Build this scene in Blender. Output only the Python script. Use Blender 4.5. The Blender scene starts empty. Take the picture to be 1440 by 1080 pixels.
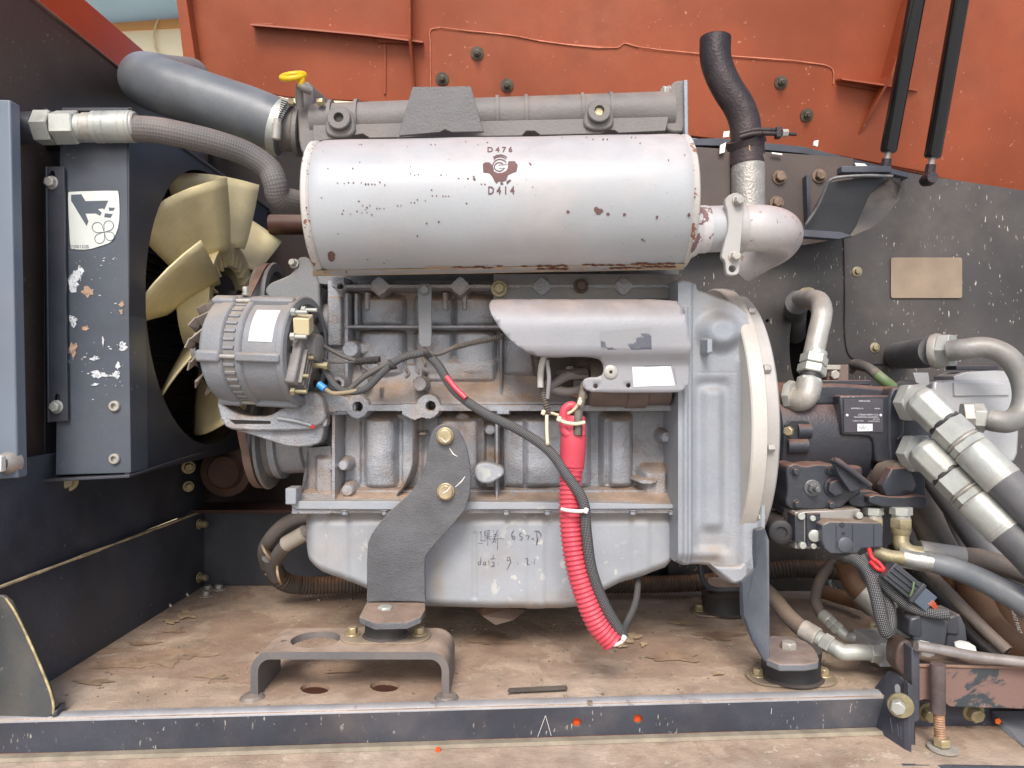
import bpy, math, random
import numpy as np
from mathutils import Vector, Matrix
from mathutils.geometry import tessellate_polygon, delaunay_2d_cdt
random.seed(7)
F = 1040.0          # focal length in photo pixels
H = 1.5             # lens height above the ground
sc = bpy.context.scene
C = sc.collection
# ---------------------------------------------------------------- camera
cam = bpy.data.cameras.new('camera'); camo = bpy.data.objects.new('camera', cam); C.objects.link(camo)
camo.location = (0, 0, H); camo.rotation_euler = (math.radians(90), 0, 0)
cam.sensor_width = 36; cam.lens = 36 * F / 1440; cam.clip_start = .05; cam.clip_end = 400
sc.camera = camo
# ---------------------------------------------------------------- sky and sun
SUN_EL, SUN_AZ = math.radians(44), math.radians(186)     # azimuth clockwise from +Y: sun behind the camera
w = bpy.data.worlds.new('World'); sc.world = w; w.use_nodes = True
nt = w.node_tree; nt.nodes.clear()
sky = nt.nodes.new('ShaderNodeTexSky'); sky.sky_type = 'NISHITA'; sky.sun_disc = False
sky.sun_elevation = SUN_EL; sky.sun_rotation = SUN_AZ; sky.dust_density = 2.5; sky.air_density = 1.0; sky.ozone_density = .6
bg = nt.nodes.new('ShaderNodeBackground'); bg.inputs[1].default_value = .12
ow = nt.nodes.new('ShaderNodeOutputWorld'); nt.links.new(sky.outputs[0], bg.inputs[0]); nt.links.new(bg.outputs[0], ow.inputs[0])
sl = bpy.data.lights.new('sun', 'SUN'); sl.energy = 1.5; sl.angle = math.radians(22); sl.color = (1, .965, .93)
so = bpy.data.objects.new('sun', sl); C.objects.link(so)
sd = Vector((math.sin(SUN_AZ) * math.cos(SUN_EL), math.cos(SUN_AZ) * math.cos(SUN_EL), math.sin(SUN_EL)))
so.rotation_euler = sd.to_track_quat('Z', 'Y').to_euler(); so.location = (0, -2, 4)
sc.view_settings.view_transform = 'Standard'; sc.view_settings.look = 'None'
sc.view_settings.exposure = 0.80; sc.view_settings.gamma = 1
# ---------------------------------------------------------------- helpers
def P(px, py, d): return Vector(((px - 720) / F * d, d, H + (540 - py) / F * d))
def R(px, d): return px / F * d
def FL(px, py, z=-.42):
    d = z * F / (540 - py); return Vector(((px - 720) / F * d, d, H + z))
def c(r, g, b): return tuple(((v / 255) / 12.92 if v / 255 < .04045 else ((v / 255 + .055) / 1.055) ** 2.4) for v in (r, g, b))
ORG = {}
def tag(o, label=None, cat=None, group=None, kind=None):
    if label: o['label'] = label
    if cat: o['category'] = cat
    if group: o['group'] = group
    if kind: o['kind'] = kind
    return o
def thing(name, label, cat, loc, group=None, kind=None):
    o = bpy.data.objects.new(name, None); C.objects.link(o); o.location = loc; o.empty_display_size = .03
    ORG[o] = Vector(loc); return tag(o, label, cat, group, kind)
def mk(name, V, Fc, mat, parent=None, smooth=True, ang=35, bev=0, bseg=2, uv=None, attr=None, mats=None, midx=None):
    V = np.array([tuple(v) for v in V], dtype=float) if not isinstance(V, np.ndarray) else V
    if parent is not None: org = np.array(ORG[parent])
    else:
        lo, hi = V.min(0), V.max(0); org = np.array(((lo[0] + hi[0]) / 2, (lo[1] + hi[1]) / 2, lo[2]))
    me = bpy.data.meshes.new(name)
    me.from_pydata((V - org).tolist(), [], Fc if isinstance(Fc, list) else [tuple(f) for f in Fc])
    me.update()
    if mats:
        for m in mats: me.materials.append(m)
        me.polygons.foreach_set('material_index', midx)
    else: me.materials.append(mat)
    if attr is not None:
        a = me.attributes.new('dust', 'FLOAT', 'POINT'); a.data.foreach_set('value', np.asarray(attr, dtype=np.float32))
    if uv is not None:
        l = me.uv_layers.new(name='UVMap')
        vi = np.zeros(len(me.loops), dtype=np.int32); me.loops.foreach_get('vertex_index', vi)
        l.data.foreach_set('uv', np.asarray(uv, dtype=np.float32)[vi].ravel())
    if smooth:
        me.polygons.foreach_set('use_smooth', [True] * len(me.polygons))
        me.set_sharp_from_angle(angle=math.radians(ang))
    o = bpy.data.objects.new(name, me); C.objects.link(o)
    if parent is not None:
        o.parent = parent; ORG[o] = Vector(org)
    else:
        o.location = org; ORG[o] = Vector(org)
    if bev:
        b = o.modifiers.new('bevel', 'BEVEL'); b.width = bev; b.segments = bseg; b.limit_method = 'ANGLE'; b.angle_limit = math.radians(35)
    return o
# children of a mesh part: vertices relative to the same origin
def sub(parent): return parent
class G:
    """collects geometry"""
    def __init__(s): s.V = []; s.F = []; s.uv = []
    def add(s, g):
        n = len(s.V); s.V += list(g[0]); s.F += [tuple(i + n for i in f) for f in g[1]]; return s
    def mk(s, name, mat, parent=None, **k): return mk(name, s.V, s.F, mat, parent, **k)
def basis(ax):
    ax = Vector(ax).normalized(); up = Vector((0, 0, 1)) if abs(ax.z) < .9 else Vector((0, 1, 0))
    u = up.cross(ax).normalized(); v = ax.cross(u).normalized(); return ax, u, v
def g_lathe(prof, o, ax, seg=24, ph=0):
    ax, u, v = basis(ax); o = Vector(o); V = []; Fc = []
    for t, r in prof:
        for i in range(seg):
            a = 2 * math.pi * (i + ph) / seg; V.append(o + ax * t + u * (r * math.cos(a)) + v * (r * math.sin(a)))
    for j in range(len(prof) - 1):
        for i in range(seg):
            k = (i + 1) % seg; Fc.append((j * seg + i, j * seg + k, (j + 1) * seg + k, (j + 1) * seg + i))
    if prof[0][1] > 1e-6: Fc.append(tuple(range(seg))[::-1])
    if prof[-1][1] > 1e-6: Fc.append(tuple((len(prof) - 1) * seg + i for i in range(seg)))
    return V, Fc
def lathe(name, prof, o, ax, mat, parent=None, seg=24, ph=0, **k):
    g = g_lathe(prof, o, ax, seg, ph); return mk(name, g[0], g[1], mat, parent, **k)
def g_box(cn, sz, rot=None):
    V = [Vector((x * sz[0] / 2, y * sz[1] / 2, z * sz[2] / 2)) for x in (-1, 1) for y in (-1, 1) for z in (-1, 1)]
    if rot is not None: V = [rot @ v for v in V]
    V = [v + Vector(cn) for v in V]
    return V, [(0, 1, 3, 2), (4, 6, 7, 5), (0, 4, 5, 1), (2, 3, 7, 6), (0, 2, 6, 4), (1, 5, 7, 3)]
def box(name, cn, sz, mat, parent=None, rot=None, bev=.0015, **k):
    g = g_box(cn, sz, rot); return mk(name, g[0], g[1], mat, parent, bev=bev, **k)
def euler(x=0, y=0, z=0):
    from mathutils import Euler
    return Euler((math.radians(x), math.radians(y), math.radians(z))).to_matrix()
def inpoly(x, y, l):
    r_ = False; n = len(l)
    for i in range(n):
        (x0, y0), (x1, y1) = l[i], l[(i + 1) % n]
        if (y0 > y) != (y1 > y) and x < (x1 - x0) * (y - y0) / (y1 - y0) + x0: r_ = not r_
    return r_
def g_prism(pts, thick, holes=(), n=None):
    """pts: world points of a planar outline; extruded along n by thick"""
    loops = [[Vector(p) for p in pts]] + [[Vector(p) for p in h] for h in holes]
    if n is None: n = Vector((0, 1, 0))
    n = Vector(n)
    flat = [p for l in loops for p in l]
    # project to 2D for tessellation
    ax, u, v = basis(n)
    tris = None
    if holes:
        ed = []; b = 0
        for l in loops: ed += [(b + i, b + (i + 1) % len(l)) for i in range(len(l))]; b += len(l)
        vo, _, tris, ov, _, _ = delaunay_2d_cdt([Vector((p.dot(u), p.dot(v))) for p in flat], ed, [], 0, 1e-7)
        l2 = [[(p.dot(u), p.dot(v)) for p in l] for l in loops]
        def keep(t): cx_, cy_ = sum(vo[i].x for i in t) / len(t), sum(vo[i].y for i in t) / len(t); return inpoly(cx_, cy_, l2[0]) and not any(inpoly(cx_, cy_, h) for h in l2[1:])
        tris = [tuple(ov[i][0] for i in t) for t in tris if all(ov[i] for i in t) and keep(t)]
    N = len(flat); V = flat + [p + n * thick for p in flat]; Fc = []
    if tris:
        for t in tris: Fc.append(tuple(t)); Fc.append(tuple(i + N for i in reversed(t)))
    else:
        Fc.append(tuple(range(N))); Fc.append(tuple(range(N, 2 * N))[::-1])
    b = 0
    for l in loops:
        m = len(l)
        for i in range(m):
            j = (i + 1) % m; Fc.append((b + i, b + j, N + b + j, N + b + i))
        b += m
    return V, Fc
def fixn(o):
    import bmesh
    bm = bmesh.new(); bm.from_mesh(o.data); bmesh.ops.recalc_face_normals(bm, faces=bm.faces); bm.to_mesh(o.data); bm.free(); return o
def prism(name, pts, thick, mat, parent=None, holes=(), n=None, bev=.001, **k):
    g = g_prism(pts, thick, holes, n); return fixn(mk(name, g[0], g[1], mat, parent, bev=bev, **k))
def ext(name, pts, d, thick, mat, parent=None, holes=(), bev=.001, **k):
    """outline given as photo pixels on the vertical plane at distance d, thickness going away"""
    return prism(name, [P(x, y, d) for x, y in pts], thick, mat, parent, [[P(x, y, d) for x, y in h] for h in holes], (0, 1, 0), bev, **k)
def circ(x, y, r, n=16, ry=None): 
    ry = ry or r
    return [(x + r * math.cos(2 * math.pi * i / n), y + ry * math.sin(2 * math.pi * i / n)) for i in range(n)]
def rrect(x0, y0, x1, y1, r=2, sk=0):
    out = []
    for cx_, cy_, a0_ in ((x1 - r, y1 - r, 0), (x0 + r, y1 - r, 90), (x0 + r, y0 + r, 180), (x1 - r, y0 + r, 270)):
        for k in range(4): t = math.radians(a0_ + k * 30); out.append((cx_ + r * math.cos(t) + sk * (cy_ - y0), cy_ + r * math.sin(t)))
    return out
def smooth_poly(pts, it=2, closed=True):
    """corner rounding (Chaikin)"""
    for _ in range(it):
        q = []; n = len(pts)
        for i in range(n if closed else n - 1):
            a, b = pts[i], pts[(i + 1) % n]
            q.append(tuple(a[k] * .75 + b[k] * .25 for k in range(len(a)))); q.append(tuple(a[k] * .25 + b[k] * .75 for k in range(len(a))))
        if not closed: q = [pts[0]] + q + [pts[-1]]
        pts = q
    return pts
def catmull(pts, n=10):
    pts = [Vector(p) for p in pts]
    if len(pts) == 2: return [pts[0].lerp(pts[1], i / n) for i in range(n + 1)]
    q = [pts[0] * 2 - pts[1]] + pts + [pts[-1] * 2 - pts[-2]]; out = []
    for i in range(1, len(q) - 2):
        p0, p1, p2, p3 = q[i - 1:i + 3]
        def kt(a, b): return max((b - a).length ** .5, 1e-5)
        t1 = kt(p0, p1); t2 = t1 + kt(p1, p2); t3 = t2 + kt(p2, p3)
        for s in range(n):
            t = t1 + (t2 - t1) * s / n
            A1 = p0 * ((t1 - t) / t1) + p1 * (t / t1)
            A2 = p1 * ((t2 - t) / (t2 - t1)) + p2 * ((t - t1) / (t2 - t1))
            A3 = p2 * ((t3 - t) / (t3 - t2)) + p3 * ((t - t2) / (t3 - t2))
            B1 = A1 * ((t2 - t) / t2) + A2 * (t / t2)
            B2 = A2 * ((t3 - t) / (t3 - t1)) + A3 * ((t - t1) / (t3 - t1))
            out.append(B1 * ((t2 - t) / (t2 - t1)) + B2 * ((t - t1) / (t2 - t1)))
    out.append(pts[-1]); return out
def g_tube(path, rfun, seg=14, cap=True):
    V = []; Fc = []; UV = []
    T = [(path[min(i + 1, len(path) - 1)] - path[max(i - 1, 0)]).normalized() for i in range(len(path))]
    _, u, v = basis(T[0]); L = 0; m = len(path)
    for i, p in enumerate(path):
        if i:
            L += (p - path[i - 1]).length
            u = (u - T[i] * u.dot(T[i])).normalized()
        v = T[i].cross(u); r = rfun(L, i / (m - 1))
        for k in range(seg):
            a = 2 * math.pi * k / seg; V.append(p + u * (r * math.cos(a)) + v * (r * math.sin(a)))
            kk = k if k <= seg / 2 else seg - k
            UV.append((k / seg, L))
    for i in range(m - 1):
        for k in range(seg):
            q = (k + 1) % seg; Fc.append((i * seg + k, i * seg + q, (i + 1) * seg + q, (i + 1) * seg + k))
    if cap: Fc.append(tuple(range(seg))[::-1]); Fc.append(tuple((m - 1) * seg + k for k in range(seg)))
    return V, Fc, UV
def resample(path, step):
    out = [path[0]]; acc = 0
    for a, b in zip(path, path[1:]):
        l = (b - a).length
        if l < 1e-9: continue
        t = step - acc
        while t <= l: out.append(a.lerp(b, t / l)); t += step
        acc = l - (t - step)
    return out
def tube(name, pts, r, mat, parent=None, seg=14, n=8, corr=None, world=False, r1=None, cap=True, lump=0, **k):
    """pts: (px,py,d); r in photo pixels at the first point's distance (metres when world)"""
    pw = [Vector(p) for p in pts] if world else [P(*p) for p in pts]
    rm = r if world else R(r, pts[0][2])
    r2 = rm if r1 is None else (r1 if world else R(r1, pts[-1][2]))
    path = catmull(pw, n)
    if corr: path = resample(path, corr[0] / 6)
    s = random.random() * 9
    def rf(L, t):
        q = rm + (r2 - rm) * t
        if corr: q += corr[1] * math.cos(2 * math.pi * L / corr[0])
        if lump: q *= 1 + lump * math.sin(L * 90 + s) * math.sin(L * 37 + s)
        return q
    V, Fc, UV = g_tube(path, rf, seg, cap)
    # unwrap: u runs 0..1 round the hose; the shader uses sines so the seam does not show
    return mk(name, V, Fc, mat, parent, uv=UV, ang=60, **k)
def g_bolt(p, ax, r, h, wr=0, ph=0.3, seg=6):
    g = G(); p = Vector(p); ax = Vector(ax).normalized(); t = 0
    if wr:
        g.add(g_lathe([(0, wr), (r * .22, wr), (r * .28, wr * .93)], p, ax, 20)); t = r * .28
    g.add(g_lathe([(t, r), (t + h * .85, r), (t + h, r * .85)], p, ax, seg, ph))
    return g
def bolt(p, ax, r, h, mat, parent=None, wr=0, ph=0.3, name='bolt', seg=6, **k):
    return g_bolt(p, ax, r, h, wr, ph, seg).mk(name, mat, parent, smooth=True, ang=30, bev=r * .06, bseg=1, **k)
def cable_tie(name, p, ax, r, mat, wd=.004, parent=None, th=.0012, **k):
    return lathe(name, [(-wd / 2, r), (-wd / 2, r + th), (wd / 2, r + th), (wd / 2, r)], p, ax, mat, parent, seg=20, **k)
def grid_relief(name, xs, top, bot, ny, d, hf, back, mat, parent, dust=None, skirt=True):
    """cast surface: a dense grid whose relief hf(x,y) in metres comes forward of distance d"""
    xs = np.asarray(xs, float); nx = len(xs)
    t = np.linspace(0, 1, ny)[:, None]
    T_ = np.array([top(x) if callable(top) else top for x in xs]); B_ = np.array([bot(x) if callable(bot) else bot for x in xs])
    Y = T_[None, :] * (1 - t) + B_[None, :] * t; X = np.repeat(xs[None, :], ny, 0)
    h = hf(X, Y)
    V = np.stack([(X - 720) / F * d, d - h, H + (540 - Y) / F * d], -1).reshape(-1, 3)
    idx = np.arange(nx * ny).reshape(ny, nx)
    q = np.stack([idx[:-1, :-1], idx[1:, :-1], idx[1:, 1:], idx[:-1, 1:]], -1).reshape(-1, 4)
    at = dust(X, Y).reshape(-1) if dust is not None else np.zeros(nx * ny)
    if skirt:
        ring = np.concatenate([idx[0, :], idx[1:, -1], idx[-1, -2::-1], idx[-2:0:-1, 0]])
        W = V[ring].copy(); W[:, 1] = d + back; n0 = len(V); V = np.vstack([V, W]); m = len(ring)
        j = np.arange(m); k = (j + 1) % m
        q2 = np.stack([ring[j], ring[k], n0 + k, n0 + j], -1); q = np.vstack([q, q2]); at = np.concatenate([at, at[ring] * .5])
    return mk(name, V, q.tolist(), mat, parent, attr=at, ang=50)
def ss(a, b, x):
    t = np.clip((x - a) / (b - a), 0, 1); return t * t * (3 - 2 * t)
def rect(X, Y, x0, x1, y0, y1, s=3):
    return ss(x0 - s, x0 + s, X) * (1 - ss(x1 - s, x1 + s, X)) * ss(y0 - s, y0 + s, Y) * (1 - ss(y1 - s, y1 + s, Y))
def disc(X, Y, x, y, r, s=2, ry=None):
    return 1 - ss(-s, s, np.hypot(X - x, (Y - y) * (r / (ry or r))) - r)
def smax(a, b, k=.004):
    h = np.clip(.5 + .5 * (a - b) / k, 0, 1); return b * (1 - h) + a * h + k * h * (1 - h)
def bulge(X, x, hw): return np.sqrt(np.clip(1 - ((X - x) / hw) ** 2, 0, 1))
def text_geo(s, size, shear=0, bold=0):
    cu = bpy.data.curves.new('t', 'FONT'); cu.body = s; cu.size = size; cu.align_x = 'CENTER'; cu.align_y = 'CENTER'; cu.shear = shear; cu.offset = bold; cu.resolution_u = 3
    o = bpy.data.objects.new('t', cu); C.objects.link(o); dg = bpy.context.evaluated_depsgraph_get(); dg.update()
    me = o.evaluated_get(dg).to_mesh(); V = [v.co.copy() for v in me.vertices]; Fc = [tuple(p.vertices) for p in me.polygons]
    o.evaluated_get(dg).to_mesh_clear(); bpy.data.objects.remove(o); bpy.data.curves.remove(cu); return V, Fc
def text(name, s, size, mapf, mat, parent, **k):
    V, Fc = text_geo(s, size, **k); return mk(name, [mapf(v.x, v.y) for v in V], Fc, mat, parent, smooth=False)
def strokes(lines, wd):
    """hand-drawn lines: list of 2D polylines -> ribbon geometry in 2D"""
    V = []; Fc = []
    for l in lines:
        m = len(l); b = len(V)
        for i, p in enumerate(l):
            a = l[max(i - 1, 0)]; q = l[min(i + 1, m - 1)]; dx, dy = q[0] - a[0], q[1] - a[1]; L = math.hypot(dx, dy) or 1
            k = wd * (.5 if i in (0, m - 1) else 1) / 2
            V.append((p[0] - dy / L * k, p[1] + dx / L * k)); V.append((p[0] + dy / L * k, p[1] - dx / L * k))
        for i in range(m - 1): Fc.append((b + 2 * i, b + 2 * i + 1, b + 2 * i + 3, b + 2 * i + 2))
    return V, Fc
# ---------------------------------------------------------------- materials
DUST = c(160, 144, 126)
def M(name, col, rough=.5, metal=0., var=.12, vs=9, patch=0., up=.4, dcol=DUST, ps=7, chips=0., ccol=(.6, .6, .6), cs=120, cz=1., cthr=.66,
      blc=0., rust=0., rcol=(.08, .035, .025), rs=22, rthr=.62, bump=.15, bs=260, spec=.5, braid=0, coat=0):
    m = bpy.data.materials.new(name); m.use_nodes = True; t = m.node_tree; N = t.nodes; Lk = t.links; N.clear()
    out = N.new('ShaderNodeOutputMaterial'); b = N.new('ShaderNodeBsdfPrincipled'); Lk.new(b.outputs[0], out.inputs[0])
    geo = N.new('ShaderNodeNewGeometry')
    def lk(a, i):
        if isinstance(a, (int, float)): i.default_value = a
        else: Lk.new(a, i)
    def noise(s, det=4, zs=1., dist=0., rgh=.55):
        n = N.new('ShaderNodeTexNoise'); n.inputs['Scale'].default_value = s; n.inputs['Detail'].default_value = det; n.inputs['Distortion'].default_value = dist; n.inputs['Roughness'].default_value = rgh
        if zs != 1:
            mp = N.new('ShaderNodeMapping'); mp.inputs['Scale'].default_value = (1, 1, zs); Lk.new(geo.outputs['Position'], mp.inputs[0]); Lk.new(mp.outputs[0], n.inputs['Vector'])
        else: Lk.new(geo.outputs['Position'], n.inputs['Vector'])
        return n.outputs['Fac']
    def mr(v, a, bb, c0=0., c1=1.):
        n = N.new('ShaderNodeMapRange'); n.interpolation_type = 'SMOOTHSTEP'; lk(v, n.inputs[0]); n.inputs[1].default_value = a; n.inputs[2].default_value = bb; n.inputs[3].default_value = c0; n.inputs[4].default_value = c1; return n.outputs[0]
    def ma(op, a, bb=0., cl=False):
        n = N.new('ShaderNodeMath'); n.operation = op; lk(a, n.inputs[0]); lk(bb, n.inputs[1]); n.use_clamp = cl; return n.outputs[0]
    def mix(f, a, bb):
        n = N.new('ShaderNodeMix'); n.data_type = 'RGBA'; lk(f, n.inputs[0])
        for v, i in ((a, 6), (bb, 7)):
            if isinstance(v, tuple): n.inputs[i].default_value = (*v, 1)
            else: Lk.new(v, n.inputs[i])
        return n.outputs[2]
    n1 = noise(vs, 6); f1 = mr(n1, .3, .7)
    col_lo = tuple(x * (1 - var) for x in col); col_hi = tuple(min(x * (1 + var), 1) for x in col)
    cc = mix(f1, col_lo, col_hi)
    fine = noise(bs, 3)
    cc = mix(mr(fine, .35, .65, 0, .35 * min(var * 2.2, 1)), cc, tuple(x * .55 for x in col))
    rgh = mr(n1, .3, .7, max(rough - .08, .03), min(rough + .08, 1)); metf = metal
    if braid:
        uv = N.new('ShaderNodeUVMap'); sp = N.new('ShaderNodeSeparateXYZ'); Lk.new(uv.outputs[0], sp.inputs[0])
        a1 = ma('ADD', ma('MULTIPLY', sp.outputs[0], 2 * math.pi * 11), ma('MULTIPLY', sp.outputs[1], braid))
        a2 = ma('SUBTRACT', ma('MULTIPLY', sp.outputs[0], 2 * math.pi * 11), ma('MULTIPLY', sp.outputs[1], braid))
        br = ma('MULTIPLY', ma('SINE', a1), ma('SINE', a2)); brf = mr(br, -.5, .6)
        cc = mix(mr(br, .1, .6), cc, tuple(min(x * 1.25 + .03 + blc, 1) for x in col))
    if chips:
        ch = noise(cs, 2, cz); ch2 = noise(cs * .07 + 3, 3)
        f = ma('MULTIPLY', ma('MULTIPLY', mr(ch, cthr, cthr + .04), mr(ch2, .42, .6)), chips, True); cc = mix(f, cc, ccol)
    if rust:
        rn = noise(rs, 6, 1, .5, .62); rf = ma('MULTIPLY', mr(rn, rthr, rthr + .035), rust, True); cc = mix(rf, cc, rcol)
        rgh = ma('MAXIMUM', rgh, ma('MULTIPLY', rf, .85)); metf = ma('MULTIPLY', ma('SUBTRACT', 1., rf), metal) if metal else metf
    sn = N.new('ShaderNodeSeparateXYZ'); Lk.new(geo.outputs['Normal'], sn.inputs[0])
    pn = noise(ps, 7, 1, .4)
    upf = ma('MULTIPLY', mr(sn.outputs[2], .15, .95), ma('MULTIPLY', mr(noise(ps * 3, 5), .25, .6, .55, 1), up))
    at = N.new('ShaderNodeAttribute'); at.attribute_name = 'dust'
    atf = ma('MULTIPLY', at.outputs['Fac'], mr(noise(45, 6), .25, .62, .25, 1.0))
    df = ma('ADD', ma('ADD', upf, atf), ma('MULTIPLY', mr(pn, .42, .72), patch), True)
    dc = mix(mr(noise(30, 5), .3, .7), tuple(x * .72 for x in dcol), tuple(min(x * 1.12, 1) for x in dcol))
    cc = mix(df, cc, dc)
    Lk.new(cc, b.inputs['Base Color']); rgh = ma('MAXIMUM', rgh, ma('MULTIPLY', df, .85)); lk(rgh, b.inputs['Roughness'])
    if metal: lk(ma('MULTIPLY', metf, ma('SUBTRACT', 1., df, True)), b.inputs['Metallic'])
    b.inputs['Specular IOR Level'].default_value = spec
    if coat: b.inputs['Coat Weight'].default_value = coat; b.inputs['Coat Roughness'].default_value = .15
    if bump:
        bp = N.new('ShaderNodeBump'); bp.inputs['Strength'].default_value = bump; bp.inputs['Distance'].default_value = .002
        hsum = ma('ADD', fine, ma('MULTIPLY', noise(vs * 4, 4), 1.5))
        if braid: hsum = ma('ADD', hsum, ma('MULTIPLY', brf, 3.))
        Lk.new(hsum, bp.inputs['Height']); Lk.new(bp.outputs[0], b.inputs['Normal'])
    return m
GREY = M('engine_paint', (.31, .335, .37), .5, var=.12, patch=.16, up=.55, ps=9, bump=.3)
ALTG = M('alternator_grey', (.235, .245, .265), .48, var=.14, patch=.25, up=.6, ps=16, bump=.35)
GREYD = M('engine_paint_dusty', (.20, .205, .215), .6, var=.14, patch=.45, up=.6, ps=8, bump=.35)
CAST = M('cast_grey', (.34, .36, .395), .36, var=.2, patch=.34, up=.7, ps=20, dcol=c(160, 138, 120), rust=.32, rcol=c(116, 94, 78), rs=26, rthr=.57, bump=1.0, bs=380)
PAN = M('pan_paint', (.36, .385, .42), .5, var=.1, patch=.12, up=.5, ps=14, chips=.7, ccol=(.62, .62, .55), cs=60, cthr=.6, bump=.15)
MANI = M('manifold_paint', (.20, .185, .175), .6, var=.12, patch=.4, up=.5, ps=14, dcol=c(140, 125, 115), bump=.3)
WHITE = M('silver_paint', (.43, .445, .46), .42, var=.07, vs=4, patch=.22, up=.25, dcol=c(205, 180, 168), rust=.0, bump=.06)
RUSTW = M('flaked_silver', (.58, .56, .55), .5, var=.08, rust=.9, rcol=c(110, 70, 72), rs=55, rthr=.53, up=.2, bump=.3)
RUSTE = M('rusty_edge', (.55, .52, .48), .55, var=.1, rust=.9, rcol=c(130, 72, 40), rs=60, rthr=.56, up=.1, bump=.3)
BROWN = M('rust_brown', c(112, 84, 82), .85, var=.2, up=0, bump=.3)
BROWN2 = M('rust_orange', c(120, 66, 34), .85, var=.3, vs=60, up=0, bump=.3)
SATIN = M('soot_pipe', (.052, .042, .045), .5, metal=.5, var=.3, up=.3, dcol=c(95, 75, 72), patch=.5, ps=11, bump=.5)
STEEL = M('bare_steel_pipe', (.46, .42, .38), .42, metal=.55, var=.15, vs=25, patch=.15, up=.2, rust=.3, rs=60, rcol=c(140, 105, 90), bump=.2)
ZINC = M('zinc', (.46, .475, .435), .46, metal=.35, var=.1, vs=30, patch=.14, up=.25, dcol=c(180, 165, 150), ps=25, bump=.12)
ZINCD = M('zinc_dusty', (.46, .44, .40), .48, metal=.35, var=.14, vs=30, patch=.4, up=.3, dcol=c(170, 155, 140), ps=25, bump=.2)
BRASS = M('yellow_zinc', c(190, 174, 138), .38, metal=.55, var=.14, vs=60, patch=.15, up=.2, bump=.15)
BRASSD = M('yellow_zinc_dusty', c(158, 148, 116), .5, metal=.4, var=.2, vs=60, patch=.35, up=.3, ps=25, bump=.2)
ALU = M('aluminium_cast', (.55, .55, .56), .38, metal=.4, var=.08, patch=.08, up=.25, bump=.1)
CREAM = M('machined_rim', (.56, .53, .48), .5, metal=.1, var=.08, vs=14, patch=.25, up=.2, dcol=c(190, 172, 155), ps=10, bump=.15)
ORANGE = M('orange_paint', c(154, 74, 42), .5, var=.16, vs=5, patch=.42, up=.5, dcol=c(164, 98, 70), ps=3, chips=.7, ccol=c(215, 150, 125), cs=110, cthr=.69, bump=.06)
ORANGED = M('orange_paint_red', c(204, 76, 34), .5, var=.12, vs=6, patch=.1, up=.2, dcol=c(150, 75, 50), bump=.08)
BLACK = M('black_paint', (.052, .059, .078), .42, var=.4, vs=6, patch=.5, up=.6, dcol=c(92, 90, 94), ps=5, chips=.75, ccol=(.36, .33, .28), cs=150, cthr=.70, bump=.1)
BLACKW = M('black_panel', (.058, .053, .052), .5, var=.3, vs=5, patch=.6, up=.5, dcol=c(104, 94, 86), ps=3.5, chips=1, ccol=(.62, .58, .48), cs=260, cz=.20, cthr=.65, bump=.12)
BROWNW = M('brown_black_panel', (.095, .070, .060), .55, var=.3, vs=5, patch=.5, up=.4, dcol=c(84, 62, 52), ps=5, chips=.5, ccol=(.3, .27, .2), cs=140, bump=.1)
DARK = M('dark_interior', (.016, .013, .013), .8, var=.3, up=.3, dcol=c(60, 45, 38), bump=.1)
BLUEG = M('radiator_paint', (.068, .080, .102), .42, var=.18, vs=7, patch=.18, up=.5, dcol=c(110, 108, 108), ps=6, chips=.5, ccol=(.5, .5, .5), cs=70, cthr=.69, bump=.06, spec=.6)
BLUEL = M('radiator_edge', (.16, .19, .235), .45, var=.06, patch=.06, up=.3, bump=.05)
NAVY = M('shroud_paint', (.046, .052, .068), .48, var=.25, vs=7, patch=.25, up=.4, dcol=c(90, 80, 76), ps=6, bump=.1, chips=.4, ccol=(.3, .3, .32), cs=60, cthr=.7)
PUMP = M('pump_paint', (.032, .037, .048), .38, var=.2, vs=9, patch=.06, up=1.05, dcol=c(125, 92, 78), ps=14, bump=.25, spec=.6)
PLATE = M('bracket_grey', (.118, .122, .13), .55, var=.22, vs=14, patch=.06, up=1.3, dcol=c(150, 128, 112), bump=.8, bs=520)
FLOORM = M('dusty_floor', c(172, 148, 126), .8, var=.30, vs=16, patch=.62, up=.25, dcol=c(208, 188, 168), ps=3.3, rust=.6, rcol=c(136, 104, 84), rs=7, rthr=.50, bump=.55, bs=330, chips=.6, ccol=c(212, 198, 176), cs=75, cthr=.62)
RAIL = M('rail_paint', (.052, .059, .078), .42, var=.25, vs=6, patch=.28, up=1.2, dcol=c(132, 122, 116), ps=9, chips=.8, ccol=(.42, .40, .36), cs=210, cz=.35, cthr=.66, bump=.12)
RAILT = M('worn_edge', (.36, .36, .375), .45, metal=.2, var=.14, vs=18, patch=.3, up=.1, rust=.5, rs=24, rthr=.6, rcol=(.10, .10, .12), bump=.15)
FAN = M('fan_plastic', c(230, 216, 170), .5, var=.12, vs=14, patch=.3, up=.3, dcol=c(172, 150, 100), ps=9, bump=.05)
RUBBER = M('black_hose', (.105, .105, .11), .55, var=.16, vs=12, patch=.35, up=.35, dcol=c(138, 132, 128), ps=10, bump=.15)
RUBBLUE = M('blue_grey_hose', (.12, .135, .15), .45, var=.12, vs=10, patch=.32, up=.3, dcol=c(150, 148, 146), ps=9, bump=.12, spec=.6)
RUBBR = M('dusty_hose', (.17, .145, .125), .7, var=.18, vs=14, patch=.35, up=.5, dcol=c(150, 128, 110), ps=12, bump=.3)
RUBRED = M('rusty_hose', c(120, 86, 62), .75, var=.2, vs=10, patch=.3, up=.4, dcol=c(158, 128, 100), ps=9, bump=.2)
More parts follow.
